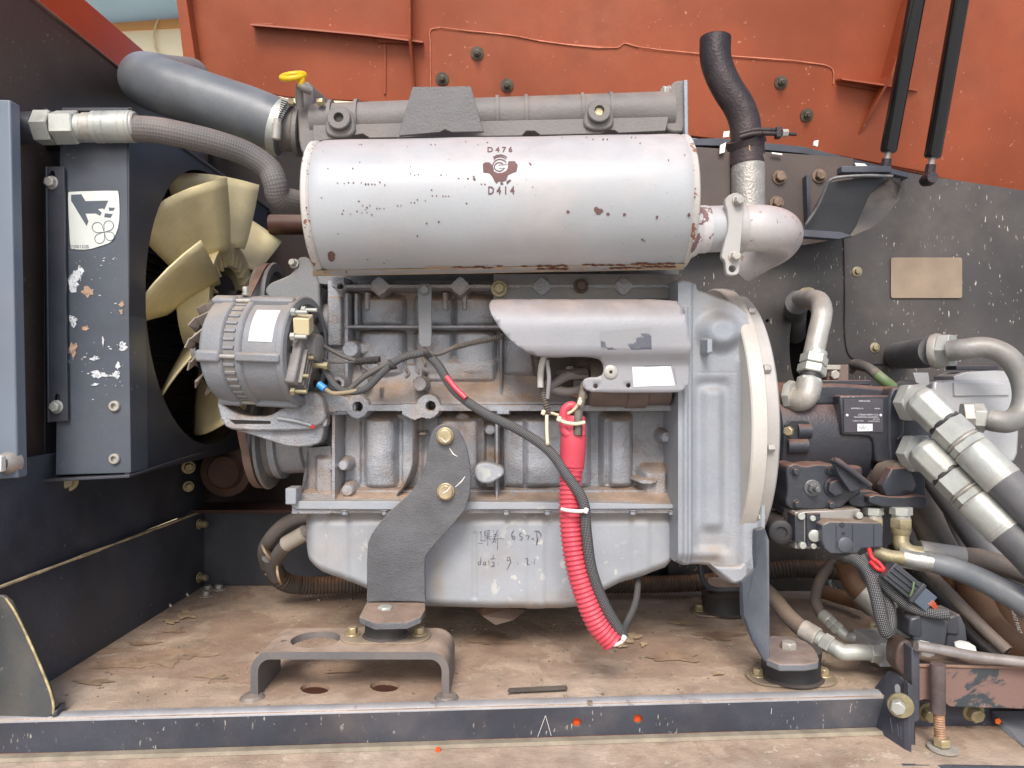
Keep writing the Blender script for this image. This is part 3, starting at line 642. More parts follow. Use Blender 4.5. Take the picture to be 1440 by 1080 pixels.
# ================================================================ FAN
fan = thing('cooling_fan', 'cream plastic cooling fan in the round opening of the radiator cowl', 'fan', W(-.535, 1.335, .14))
fc = W(-.535, 1.335, .140)
lathe('hub', [(-.02, .001), (-.02, .055), (.0, .06), (.02, .055), (.03, .03), (.045, .03), (.045, .001)], fc, (1, 0, 0), DARK, fan, seg=32)
ring_ = lathe('ring', [(-.022, .100), (-.022, .108), (.034, .112), (.034, .104), (.024, .070), (-.01, .070), (-.01, .100)], fc, (1, 0, 0), FAN, fan, seg=48)
for k in range(28):
    a = k / 28 * 2 * math.pi; g = g_box(fc + Vector((.027, math.cos(a) * .088, math.sin(a) * .088)), (.012, .030, .003), Matrix.Rotation(a, 3, 'X'))
    if k == 0: GG = G()
    GG.add(g)
tag(GG.mk('ring_rib', FAN, ring_, smooth=False), kind='stuff')
def blade(a):
    V = []; nr, nc = 9, 7
    for i in range(nr):
        t = i / (nr - 1); r = .106 + t * .126; tw = math.radians(56 - 16 * t); ch = .098 + .078 * t
        for j in range(nc):
            s = j / (nc - 1) - .5; arc = s * ch; x = arc * math.sin(tw) * -1 - .008 * (1 - 4 * s * s); tt = arc * math.cos(tw)
            an = tt / max(r, .12) * 1.0
            V.append((x, r * math.cos(a + an), r * math.sin(a + an)))
    Fc = [(i * nc + j, i * nc + j + 1, (i + 1) * nc + j + 1, (i + 1) * nc + j) for i in range(nr - 1) for j in range(nc - 1)]
    o = mk('blade', [fc + Vector(v) + Vector((.008, 0, 0)) for v in V], Fc, FAN, fan, ang=60)
    s = o.modifiers.new('solid', 'SOLIDIFY'); s.thickness = .003; return o
for k in range(9): blade(k / 9 * 2 * math.pi + .30)
# lower left gusset
gs = thing('corner_gusset', 'grey-green folded gusset plate with a worn edge in the lower left corner', 'bracket', P(20, 1008, .93))
gp_ = [(-60, 832), (4, 838), (14, 846), (22, 862), (68, 965), (74, 985), (75, 1004), (66, 1009), (-60, 1011)]
ext('plate', gp_, .93, .006, M('gusset_paint', (.075, .082, .085), .5, var=.2, vs=6, patch=.2, up=.2, chips=.5, cs=80, ccol=c(150, 150, 130)), gs)
tube('worn_edge', [P(8, 841, .929), P(22, 862, .929), P(68, 965, .929), P(75, 990, .929), P(75, 1004, .929)], .0016, M('edge_yellow', c(190, 172, 128), .6, var=.4, vs=80, rust=.7, rcol=c(70, 62, 50), rs=50), gs, world=True, seg=6, n=6)
prism('foot', [P(72, 1009, .928), P(80, 1006, .928), P(93, 992, .953), P(84, 995, .953)], .006, BLACK, gs, n=(0, 0, 1))
# white clip and shreds on the floor by the wall
def lump(name, px, py, z, r, mat, lab, cat, grp=None, n=12):
    q = FL(px, py, ZF) + Vector((0, 0, z)); g = g_lathe([(-r, .001), (-r * .7, r * .7), (0, r), (r * .6, r * .6), (r * .9, .001)], q, (.5, .3, .6), 9)
    V = [v + Vector([random.uniform(-r, r) * .35 for _ in range(3)]) for v in g[0]]; return tag(mk(name, V, g[1], mat, ang=20), lab, cat, grp)
lump('paper_scrap', 70, 952, .008, .010, WHITEP, 'crumpled white scrap on the floor at the lower left gusset', 'scrap')
for i, (x, y) in enumerate(((234, 852), (258, 837))):
    o = tube('cut_tie', [FL(x - 3, y - 8) + Vector((0, 0, .012)), FL(x - 1, y - 3) + Vector((0, 0, .010)), FL(x + 6, y + 3) + Vector((0, 0, .004))], .0022, WHITEP, world=True, seg=6)
    tag(o, ['nearer cut white cable tie on the floor along the side wall', 'farther cut white cable tie on the floor along the side wall'][i], 'cable tie')

# grit and crumbs scattered on the floor
random.seed(11); GG = G()
for _ in range(420):
    x, y = random.uniform(-.6, .5), random.uniform(.96, 1.5); r_ = random.uniform(.0006, .0016) if random.random() < .9 else random.uniform(.002, .0035)
    q = W(x, y, ZF + r_ * .4); g0 = g_box(q, (r_ * 2, r_ * random.uniform(1, 2.4), r_ * 1.2), euler(0, 0, random.uniform(0, 180)))
    GG.add(g0)
tag(GG.mk('grit', M('grit_mix', c(150, 136, 118), .9, var=.5, vs=40, up=0), smooth=False), 'loose grit and crumbs scattered over the bay floor', 'grit', kind='stuff')

# dried puddle marks on the floor
random.seed(4); g1, g2 = G(), G()
PZ = [0]
def puddle(px, py, rx, ry, g, z):
    PZ[0] += 1; z += PZ[0] * .00012
    n = 26; ph = [random.uniform(0, 6.28) for _ in range(4)]; q = []
    for i in range(n):
        a = 2 * math.pi * i / n; k = 1 + .25 * math.sin(3 * a + ph[0]) + .18 * math.sin(5 * a + ph[1]) + .12 * math.sin(9 * a + ph[2])
        p = FL(px + rx * k * math.cos(a), py + ry * k * math.sin(a)); q.append(Vector((p.x, p.y, H + ZF + z)))
    g.add((q, [tuple(range(n))]))
for v in ((150, 915, 26, 4), (170, 935, 40, 6), (225, 928, 30, 9), (260, 920, 34, 8), (300, 952, 20, 4), (200, 905, 22, 3), (245, 888, 14, 3), (130, 960, 26, 4), (690, 900, 30, 8), (950, 925, 34, 7), (1010, 895, 30, 6), (480, 945, 20, 3)): puddle(*v, g1, .0006)
for v in ((262, 866, 12, 6), (240, 876, 10, 3), (885, 898, 14, 7), (905, 908, 5, 3), (870, 910, 12, 3), (960, 878, 16, 3), (1010, 950, 8, 2)): puddle(*v, g2, .0011)
tag(g1.mk('dried_stain', M('stain_brown', c(158, 132, 108), .75, var=.25, vs=30, up=0, patch=.5, ps=20, dcol=c(186, 166, 142), bump=.3), smooth=False), 'dried brown puddle marks on the dusty bay floor', 'stain', kind='stuff')
tag(g2.mk('powder_patch', M('powder_tan', c(196, 170, 134), .9, var=.25, vs=60, up=0, patch=.4, ps=40, dcol=c(176, 152, 126), bump=.4), smooth=False), 'pale tan powder patches on the bay floor', 'powder', kind='stuff')

tp = prism('dark_strip', [FL(x, y) + Vector((0, 0, .0035)) for x, y in [(716, 972), (796, 968), (798, 971), (797, 974), (717, 978), (714, 975)]], .001, M('strip_dark', c(66, 64, 64), .6, var=.25, vs=60, up=.3), n=(0, 0, 1), bev=0); tag(tp, 'short dark tape strip stuck to the floor before the front rail', 'tape')  # thin dark strip lying on the floor plate
# ================================================================ ENGINE
eng = thing('engine', 'grey painted four-cylinder diesel engine block with oil pan, under the silver muffler', 'engine', P(700, 850, 1.2))
DB = 1.165
rs_ = np.random.RandomState(3)
def block_h(X, Y):
    h = np.zeros_like(X) - .01
    # --- upper half: water jacket bays between ribs
    up = rect(X, Y, 490, 960, 402, 568, 3)
    h = up * -.010
    for x, hw in ((540, 34), (612, 30), (668, 32), (735, 34), (800, 34), (870, 34), (925, 30)):
        h = np.maximum(h, rect(X, Y, x - hw, x + hw, 418, 462, 8) * (0 + .028 * bulge(X, x, hw)))
        h = np.maximum(h, rect(X, Y, x - hw, x + hw, 466, 530, 8) * (.002 + .030 * bulge(X, x, hw)))
    for x in (576, 640, 702, 770): h -= rect(X, Y, x - 3, x + 3, 420, 520, 2.5) * .006
    # small core-plug wells
    for x in (521, 628, 655): h = np.maximum(h, rect(X, Y, x - 5, x + 5, 412, 440, 3) * .030)
    # left margin: housing of the front cover
    h = np.maximum(h, rect(X, Y, 462, 484, 418, 488, 3) * .012)
    h = smax(h, rect(X, Y, 492, 499, 415, 560, 1.5) * .040)
    h = smax(h, rect(X, Y, 503, 510, 415, 460, 1.5) * .030)
    h = smax(h, rect(X, Y, 703, 708, 470, 560, 2) * .040)
    h = smax(h, rect(X, Y, 583, 588, 470, 505, 3) * .034)
    h = smax(h, rect(X, Y, 492, 960, 459, 465, 1.6) * .042)
    h = smax(h, disc(X, Y, 501, 493, 13, 3) * .044); h = smax(h, disc(X, Y, 516, 491, 9, 3) * .030)
    # ledge that slopes out to the middle flange
    s = np.clip((Y - 515) / 50, 0, 1)
    h = smax(h, rect(X, Y, 488, 960, 512, 575, 3) * (.012 + .036 * s ** 1.3))
    h = smax(h, rect(X, Y, 600, 700, 505, 540, 8) * .030)
    h = smax(h, disc(X, Y, 487, 539, 11, 1.5) * .060); h = h - disc(X, Y, 487, 540, 4, 1) * .02
    h = smax(h, disc(X, Y, 597, 540, 10.5, 1.2) * .066, .002); h = smax(h, disc(X, Y, 520, 538, 9, 1.5) * .054)
    h = smax(h, rect(X, Y, 594, 600, 520, 534, 1.5) * .05)
    h = smax(h, rect(X, Y, 540, 546, 544, 560, 3) * .055)
    # top gasket flange with bosses
    h = np.maximum(h, rect(X, Y, 492, 960, 404.5, 411.5, 1) * .048)
    for x in (541, 650, 760, 870): h = np.maximum(h, np.clip(1 - ((np.abs(X - x) / 14) ** 1.3 + (np.abs(Y - 408) / 13) ** 1.3 - 1) * 5, 0, 1) * .048)
    h = np.maximum(h, rect(X, Y, 476, 495, 395, 410, 1) * .05); h = np.maximum(h, disc(X, Y, 488, 408, 8, 1) * .05)
    h -= disc(X, Y, 488.5, 408.5, 3.2, .8) * .035
    # --- lower half: crankcase bays
    low = rect(X, Y, 440, 960, 575, 716, 1)
    lo = low * .002
    lo = np.maximum(lo, rect(X, Y, 485, 596, 580, 690, 4) * .010)
    for x, hw, y1 in ((539, 25, 686), (640, 24, 690), (662, 22, 690), (749, 46, 684), (865, 24, 684), (812, 18, 684)):
        lo = np.maximum(lo, rect(X, Y, x - hw, x + hw, 584, y1, 9) * (.006 + .034 * bulge(X, x, hw) * (1 - .35 * ss(650, 690, Y))))
    for x, w_ in ((563, 3.5), (511, 2), (676, 3.5), (792, 3), (852, 3), (903, 3), (738, 2)): lo -= rect(X, Y, x - w_, x + w_, 590, 680, 2.5) * .009
    lo = smax(lo, rect(X, Y, 476, 484, 575, 700, 2) * .052); lo = smax(lo, rect(X, Y, 471, 475, 575, 650, 1.5) * .035)
    # curved rib of the first bay
    cx = 586 - np.clip((Y - 640) / 50, 0, 1) ** 2 * 22
    lo = smax(lo, low * np.exp(-((X - cx) / 3.5) ** 2) * .046 * (Y < 700))
    lo = smax(lo, rect(X, Y, 592, 603, 606, 611, 2) * .04)
    lo = smax(lo, rect(X, Y, 696, 703, 575, 700, 2) * .048); lo = smax(lo, rect(X, Y, 708, 711, 600, 700, 2) * .03)
    lo = smax(lo, rect(X, Y, 938, 960, 575, 700, 2) * .046)
    h = np.where(Y > 572, np.maximum(lo, h * (Y < 576)), h)
    for x, y, r_, hh in ((478, 651, 8, .05), (492, 650, 9, .046), (497, 684, 10, .045), (690, 603, 9, .03), (652, 590, 12, .03)): h = smax(h, disc(X, Y, x, y, r_, 3) * hh)
    # dark half-round pocket, right
    h = h - disc(X, Y, 922, 622, 20, 4) * .018; h = smax(h, disc(X, Y, 930, 612, 9, 3) * .04) 
    h = smax(h, disc(X, Y, 903, 672, 16, 5, 4) * .048); h = smax(h, rect(X, Y, 898, 935, 655, 700, 8) * .036)
    # middle flange and its bosses
    fl_ = rect(X, Y, 462, 960, 567, 577, 1) * .058
    for x, y, r_ in ((513, 570, 17), (608, 570, 17.5)): fl_ = np.maximum(fl_, disc(X, Y, x, y, r_, 1.2) * .058)
    fl_ = np.maximum(fl_, ((Y > 566) & (Y < 577 + np.clip(12 - np.abs(X - 590) * .45, 0, 12))) * .058 * rect(X, Y, 572, 620, 560, 600, 1))
    fl_ = np.maximum(fl_, rect(X, Y, 698, 718, 570, 582, 2) * .058)
    fl_ = np.maximum(fl_, rect(X, Y, 462, 486, 567, 579, 1) * .058)
    h = np.maximum(h, fl_)
    h -= disc(X, Y, 513.5, 570.5, 6, .7) * .045; h -= disc(X, Y, 611, 569.5, 5.8, .7) * .045
    # bottom flange
    s = np.clip((Y - 688) / 12, 0, 1)
    h = smax(h, rect(X, Y, 480, 960, 684, 716, 1) * (.030 + .030 * s))
    h = np.maximum(h, rect(X, Y, 408, 960, 701, 712, .8) * .066)
    h -= rect(X, Y, 420, 960, 709.3, 710.3, .4) * .004
    # gentle casting unevenness
    h = h + .0012 * np.sin(X * .071 + 1.3 * np.sin(Y * .05)) * np.sin(Y * .083)
    return h
def block_dust(X, Y):
    q = np.zeros_like(X)
    for x, y, rx, ry, a in ((660, 540, 60, 22, .75), (790, 530, 60, 28, .9), (560, 545, 50, 16, .55), (495, 552, 30, 14, .5), (720, 560, 80, 8, .5), (600, 505, 18, 26, .55), (655, 580, 14, 10, .6), (560, 420, 70, 14, .45), (648, 425, 60, 22, .45),
                         (655, 605, 26, 20, .6), (520, 692, 60, 9, .7), (570, 680, 18, 12, .6), (760, 694, 80, 6, .6), (900, 690, 60, 9, .7), (930, 665, 30, 22, .5), (590, 625, 8, 60, .5), (690, 640, 22, 12, .8), (500, 600, 20, 12, .3), (950, 620, 6, 90, .5), (478, 600, 8, 40, .5), (505, 700, 90, 5, .5)):
        q = np.maximum(q, a * np.exp(-(((X - x) / rx) ** 2 + ((Y - y) / ry) ** 2)))
    return q * 1.15
xs = np.arange(462, 961, 1.25)
grid_relief('block', xs, 395, 713, 256, DB, block_h, .28, CAST, eng, block_dust)
# left foot of the crankcase: stepped casting by the front pulley
def foot_h(X, Y):
    h = .012 + .02 * ss(425, 470, X) + .012 * rect(X, Y, 452, 478, 640, 696, 4)
    h = np.maximum(h, rect(X, Y, 404, 480, 685, 700, 1.5) * .05); h = np.maximum(h, rect(X, Y, 404, 480, 700, 713, 1) * .066); return h
def fleft(y): return 418 if y < 690 else 407
grid_relief('crankcase_foot', np.arange(428, 482, 1.5), lambda x: 628 - (x - 440) * .1 if x > 436 else 690, 713, 70, DB, foot_h, .2, CAST, eng, lambda X, Y: .55 * np.exp(-((X - 450) / 30) ** 2 - ((Y - 665) / 30) ** 2))
box('foot_nut', P(413, 696, 1.10), (.016, .03, .024), GREY, eng)
# oil pan
def pan_bot(x):
    pts = [(432, 716), (434, 770), (441, 790), (462, 804), (488, 812), (520, 826), (545, 838), (600, 850), (700, 853), (790, 853), (815, 850), (838, 833), (868, 818), (905, 806), (930, 797), (946, 780), (951, 750), (952, 716)]
    return float(np.interp(x, [p[0] for p in pts], [p[1] for p in pts]))
PB = np.vectorize(pan_bot)
def pan_h(X, Y):
    b = PB(X); e = np.minimum(np.clip((b - Y) / 22, 0, 1), 1); e2 = np.clip((X - 432) / 26, 0, 1); e3 = np.clip((952 - X) / 22, 0, 1)
    r_ = lambda q: np.sqrt(np.clip(1 - (1 - q) ** 2, 0, 1))
    h = .060 * r_(e) * r_(e2) * r_(e3)
    h += .003 * (rect(X, Y, 470, 500, 716, 900, 5) + rect(X, Y, 586, 600, 716, 900, 4) - rect(X, Y, 667, 672, 740, 830, 3) + rect(X, Y, 740, 764, 716, 880, 4) + rect(X, Y, 880, 905, 716, 900, 5))
    h -= .006 * (1 - ss(716, 732, Y))
    return h - .012
xs = np.concatenate([np.linspace(432, 444, 26), np.arange(446, 936, 2.2), np.linspace(937, 952, 24)])
def pan_dust(X, Y):
    q = .5 * np.exp(-((Y - 720) / 7) ** 2)
    for x, y, rx, ry, a in ((750, 840, 60, 12, .6), (800, 825, 40, 15, .5), (620, 800, 8, 40, .7), (470, 760, 40, 40, .3), (700, 780, 30, 30, .25)): q = np.maximum(q, a * np.exp(-(((X - x) / rx) ** 2 + ((Y - y) / ry) ** 2)))
    return q
pan = grid_relief('oil_pan', xs, 714, lambda x: pan_bot(x), 110, 1.165, pan_h, .26, PAN, eng, pan_dust)
# flange gasket lip of the pan
prism('pan_flange', smooth_poly([P(x, y, 1.095) for x, y in [(408, 707), (416, 704), (956, 708), (957, 714), (945, 716), (420, 717), (410, 713)]], 1), .2, PAN, eng, n=(0, 1, 0), bev=.001)
for x in (485, 541, 600, 712, 770, 890, 944):
    bolt(P(x, 717, 1.10), (0, 0, -1), .0045, .006, GREY, eng, wr=.006, name='pan_bolt')
V_ = [P(664, 853, 1.15), P(680, 848, 1.13), P(708, 848, 1.13), P(716, 856, 1.15), P(740, 858, 1.16), P(722, 872, 1.15), P(697, 879, 1.14), P(678, 866, 1.14)]
mk('drain_guard', V_ + [v + Vector((0, .06, 0)) for v in V_], [tuple(range(8))] + [(i, (i + 1) % 8, 8 + (i + 1) % 8, 8 + i) for i in range(8)], M('guard_brown', c(74, 56, 44), .6, var=.3, up=.5), eng, smooth=False)
# handwriting on the pan: service date
def onpan(px, py): return P(px, py, 1.165 - float(pan_h(np.array([[px]]), np.array([[py]]))[0, 0]) - .0012)
hz = lambda l: [(650 + x * 140 / 1440, 730 + y * 90 / 926) for x, y in l]
hw = [[(285, 170), (255, 205)], [(272, 190), (272, 320)], [(265, 318), (310, 305)], [(320, 175), (325, 235), (390, 225)], [(320, 178), (398, 162), (388, 225)], [(325, 205), (385, 195)], [(305, 262), (420, 248)], [(370, 200), (368, 385)], [(368, 262), (312, 325)], [(370, 262), (415, 300)], [(230, 352), (300, 350)],
      [(448, 158), (462, 178)], [(518, 160), (490, 200)], [(452, 222), (520, 212)], [(448, 250), (525, 240)], [(430, 285), (572, 278)], [(485, 212), (455, 320), (430, 345)], [(488, 290), (480, 345)], [(512, 285), (510, 450)], [(590, 280), (600, 296)],
      [(750, 158), (715, 215), (722, 275), (748, 300), (765, 262), (745, 240), (725, 265)], [(865, 195), (830, 215), (835, 250), (870, 262), (862, 300), (830, 295)], [(920, 238), (968, 238), (945, 300)], [(1005, 285), (1028, 275), (1022, 300), (1005, 285)], [(1040, 178), (1100, 175), (1142, 225), (1130, 262)], [(1075, 185), (1085, 300), (1070, 370)], [(1100, 262), (1078, 380)],
      [(270, 545), (268, 650), (240, 668), (228, 630), (262, 615)], [(310, 620), (305, 655), (335, 660), (340, 622), (310, 618)], [(385, 590), (388, 665)], [(450, 520), (445, 575), (400, 578)], [(440, 575), (480, 572)], [(425, 620), (460, 625), (462, 668), (412, 688), (468, 688)], [(515, 638), (525, 652)],
      [(650, 555), (648, 598), (695, 590), (680, 552), (650, 555)], [(695, 590), (705, 615), (645, 738)], [(805, 625), (806, 662)], [(905, 575), (940, 568), (948, 600), (935, 655), (985, 662)], [(1000, 625), (1012, 632)], [(1045, 575), (1042, 668)]]
V, Fc = strokes([hz(l) for l in hw], 1.05)
tag(mk('handwriting', [onpan(x, y) for x, y in V], Fc, INKD, eng, smooth=False), kind='stuff')
# cap on the crankcase (oil filler boss)
bc = smooth_poly([(667, 660), (672, 652), (684, 650), (697, 653), (708, 658), (709, 668), (700, 674), (690, 680), (676, 680), (668, 672)], 2)
ext('cover_boss', bc, 1.095, .03, PAN, eng, bev=.003)
for x, y, r_ in ((597, 540, 9.5),): pass
bolt(P(702, 406, 1.11), (0, -1, 0), .0085, .008, BRASSD, eng, wr=.0125, name='flange_bolt'); bolt(P(817, 402, 1.115), (0, -1, 0), .008, .007, M('bolt_dark', c(92, 78, 70), .6, metal=.3), eng, wr=.011, name='flange_bolt')
# crankcase breather plate / lower deck under the muffler
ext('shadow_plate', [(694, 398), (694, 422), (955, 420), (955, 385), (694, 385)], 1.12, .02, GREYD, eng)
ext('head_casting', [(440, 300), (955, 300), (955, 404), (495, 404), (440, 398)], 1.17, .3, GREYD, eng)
# lifting strap
sp_ = thing('strap', 'flat grey hanging strap bolted above the wiring on the block', 'strap', P(597, 489, 1.1))
ext('strap_plate', smooth_poly([(587, 398), (607, 398), (607, 488), (598, 490), (589, 486)], 0) if 0 else [(587, 403), (591, 399), (603, 399), (607, 403), (607, 484), (604, 488), (594, 488), (589, 483)], 1.092, .004, GREYD, sp_, bev=.001)
bolt(P(597, 408, 1.092), (0, -1, 0), .007, .006, GREYD, sp_, wr=.0085)
# ------------- flywheel housing
def hs_l(x): return 0
def house_top(x): return float(np.interp(x, [948, 955, 974, 976, 1003, 1028, 1044, 1052, 1058, 1063], [395, 392, 396, 405, 415, 424, 436, 470, 520, 600]))
def house_bot(x): return float(np.interp(x, [948, 962, 985, 1002, 1012, 1028, 1050, 1063], [790, 796, 796, 798, 812, 820, 818, 812]))
def house_h(X, Y):
    h = np.full_like(X, .02)
    h = np.maximum(h, rect(X, Y, 940, 972, 380, 800, 7) * .026)
    h = np.maximum(h, rect(X, Y, 950, 966, 430, 800, 7) * .030)
    # upper dome
    h = smax(h, (1 - ss(-26, 8, np.hypot((X - 1006) * .85, Y - 468) - 36)) * .040, .012)
    h = smax(h, rect(X, Y, 980, 990, 478, 500, 2) * .052)
    # big lower panel
    h = smax(h, rect(X, Y, 1028, 1100, 500, 900, 12) * .030, .010)
    h -= rect(X, Y, 974, 1020, 536, 770, 9) * .008
    h += rect(X, Y, 984, 1012, 546, 740, 10) * .010
    h -= rect(X, Y, 974, 1060, 523.6, 525, .8) * .0009
    h = smax(h, ss(1046, 1060, X) * .038 * (Y > 500), .006)
    h -= (1 - ss(1000, 1018, X)) * ss(770, 792, Y) * .012
    b = np.vectorize(house_bot)(X); t_ = np.vectorize(house_top)(X)
    h -= .02 * (1 - np.clip((b - Y) / 8, 0, 1)) ** 2 + .02 * (1 - np.clip((Y - t_) / 8, 0, 1)) ** 2
    return h
grid_relief('flywheel_housing', np.concatenate([np.arange(948, 1060, 1.3), np.linspace(1060, 1063, 4)]), lambda x: house_top(x), lambda x: house_bot(x), 260, 1.085, house_h, .25, GREY, eng,
            lambda X, Y: np.maximum(.55 * np.exp(-((X - 1000) / 26) ** 2 - ((Y - 775) / 26) ** 2), .35 * np.exp(-((X - 1000) / 40) ** 2 - ((Y - 430) / 14) ** 2)))
ext('housing_bevel', [(1003, 797), (1040, 797), (1064, 770), (1066, 800), (1050, 817), (1032, 822)], 1.055, .12, GREY, eng, bev=.004)
# rim rings
rg = thing('bell_housing_ring', 'pale bare-metal flywheel rim between engine and pump', 'ring', P(1090, 790, 1.2))
rc = Vector((.327, 1.225, H - .062))
pr = []
lathe('rim', [(0, .19), (0, .216), (.002, .218), (.021, .218), (.023, .214), (.023, .19)], rc, (1, 0, 0), CREAM, rg, seg=96)
lathe('inner_flange', [(.020, .15), (.020, .205), (.023, .209), (.040, .209), (.043, .205), (.043, .06)], rc, (1, 0, 0), M('rim_grey', (.44, .42, .40), .5, metal=.1, patch=.35, up=.25, dcol=c(180, 165, 152)), rg, seg=96)
for k in range(12):
    a = k / 12 * 2 * math.pi + .12
    bolt(rc + Vector((.023, math.cos(a) * .2125, math.sin(a) * .2125)), (1, 0, 0), .006, .010, ZINCD, rg, name='rim_bolt')
# ------------- front bracket plates and idler area
fb = thing('front_bracket', 'grey cast bracket behind the alternator, curving up to the muffler', 'bracket', P(430, 600, 1.2))
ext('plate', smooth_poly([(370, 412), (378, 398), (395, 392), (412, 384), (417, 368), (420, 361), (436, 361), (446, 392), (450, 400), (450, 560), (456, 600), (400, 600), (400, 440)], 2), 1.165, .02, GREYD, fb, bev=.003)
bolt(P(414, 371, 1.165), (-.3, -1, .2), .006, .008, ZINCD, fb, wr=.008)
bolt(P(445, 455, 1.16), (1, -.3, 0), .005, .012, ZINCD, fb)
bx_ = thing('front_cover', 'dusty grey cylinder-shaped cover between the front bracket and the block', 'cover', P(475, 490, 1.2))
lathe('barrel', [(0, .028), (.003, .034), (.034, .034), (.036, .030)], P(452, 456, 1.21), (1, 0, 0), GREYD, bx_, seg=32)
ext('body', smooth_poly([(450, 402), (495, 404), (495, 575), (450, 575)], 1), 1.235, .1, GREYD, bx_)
ext('gasket_edge', [(484, 436), (492, 428), (494, 476), (488, 482), (483, 462)], 1.148, .008, M('peeled_gasket', c(120, 104, 92), .7, var=.4, vs=120, up=0), bx_)
# belt pulleys
up_ = thing('upper_pulley', 'dark grey belt pulley above the alternator', 'pulley', P(372, 430, 1.24))
uc = P(378, 428, 1.25)
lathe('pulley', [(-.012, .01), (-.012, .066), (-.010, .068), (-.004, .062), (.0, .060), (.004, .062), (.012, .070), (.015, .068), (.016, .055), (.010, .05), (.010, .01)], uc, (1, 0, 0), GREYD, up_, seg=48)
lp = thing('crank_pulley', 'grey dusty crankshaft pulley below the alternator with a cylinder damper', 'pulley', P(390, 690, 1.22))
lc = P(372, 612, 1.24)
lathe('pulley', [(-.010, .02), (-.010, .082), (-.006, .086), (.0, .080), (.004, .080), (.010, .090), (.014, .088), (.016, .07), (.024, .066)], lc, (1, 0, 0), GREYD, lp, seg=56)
lathe('damper', [(.024, .066), (.026, .072), (.036, .072), (.038, .064), (.075, .062), (.078, .056), (.095, .056), (.10, .05), (.13, .05)], lc, (1, 0, 0), CAST, lp, seg=48)
# belt wraps the pulleys and the alternator
def belt_path(cs_, n=14):
    """cs_: list of (y,z,r) circle centres in order; external tangents"""
    pts = []; m = len(cs_)
    tans = []
    for i in range(m):
        a, b = cs_[i], cs_[(i + 1) % m]; dy, dz = b[0] - a[0], b[1] - a[1]; L = math.hypot(dy, dz); th = math.atan2(dz, dy); be = math.acos((a[2] - b[2]) / L)
        tans.append(th - be)
    for i in range(m):
        a0_, a1_ = tans[i - 1], tans[i]; d_ = (a1_ - a0_) % (2 * math.pi)
        for k in range(n + 1):
            q = a0_ + d_ * k / n; pts.append((cs_[i][0] + cs_[i][2] * math.cos(q), cs_[i][1] + cs_[i][2] * math.sin(q)))
    return pts
bt = belt_path([(uc.y, uc.z, .069), (1.10, P(0, 492, 1.1).z, .034), (lc.y, lc.z, .088)])
V = []; Fc = []; n = len(bt); 
ctr = (sum(p[0] for p in bt) / n, sum(p[1] for p in bt) / n)
for y, z in bt:
    dy, dz = y - ctr[0], z - ctr[1]; L = math.hypot(dy, dz); iy, iz = y - dy / L * .007, z - dz / L * .007
    x = uc.x + (lc.x - uc.x) * (uc.z - z) / (uc.z - lc.z)
    V += [Vector((x - .006, y, z)), Vector((x + .006, y, z)), Vector((x + .004, iy, iz)), Vector((x - .004, iy, iz))]
for i in range(n):
    j = (i + 1) % n
    for a, b in ((0, 1), (1, 2), (2, 3), (3, 0)): Fc.append((4 * i + a, 4 * i + b, 4 * j + b, 4 * j + a))
o = fixn(mk('drive_belt', V, Fc, M('belt_rubber', c(112, 92, 82), .7, var=.2, vs=30, patch=.4, up=.2, dcol=c(140, 105, 88)), ang=30)); tag(o, 'dusty brown drive belt running round the pulleys and past the alternator', 'belt')
# ------------- alternator
alt = thing('alternator', 'grey alternator with a white label and cooling fins, left front of the engine', 'alternator', P(355, 575, 1.1))
ac = P(355, 492, 1.10); AX = Vector((1, 0, 0)); x0 = -.437 - ac.x
def al(name, prof, mat=ALTG, seg=56, par=None): return lathe(name, [(t - ac.x, r) for t, r in prof], ac, AX, mat, par or alt, seg=seg)
al('front_housing', [(-.437, .050), (-.436, .070), (-.430, .0775), (-.427, .0785), (-.420, .0785), (-.414, .0805), (-.400, .0805), (-.398, .0785), (-.397, .0745)])
stat_ = al('stator', [(-.398, .0745), (-.397, .0760), (-.380, .0760), (-.378, .0745)], GREYD)
al('rear_housing', [(-.3785, .0745), (-.3775, .0800), (-.371, .0810), (-.369, .0795), (-.368, .0765), (-.332, .0765), (-.318, .0775), (-.316, .0805), (-.309, .0805), (-.307, .0785), (-.306, .069), (-.310, .068), (-.311, .01)])
GG = G()
for k in range(40):
    a = k / 40 * 2 * math.pi; GG.add(g_box(Vector((-.3885, ac.y - math.cos(a) * .0765, ac.z + math.sin(a) * .0765)), (.0165, .0035, .0045), Matrix.Rotation(-a, 3, 'X')))
tag(GG.mk('stator_fin', ALTG, stat_, bev=.0006, bseg=1), kind='stuff')
for a in (-.16, 1.05, 2.3, 3.6, 4.9):
    y, z = ac.y - math.cos(a) * .079, ac.z + math.sin(a) * .079; rot = Matrix.Rotation(-a, 3, 'X')
    box('lug', (-.4165, y, z), (.036, .012, .017), ALTG, alt, rot=rot, bev=.004)
    box('lug', (-.343, y, z), (.066, .011, .013), ALTG, alt, rot=rot, bev=.003)
    lathe('through_bolt', [(0, .0032), (.09, .0032)], (-.430, y, z), AX, ZINCD, alt, seg=10)
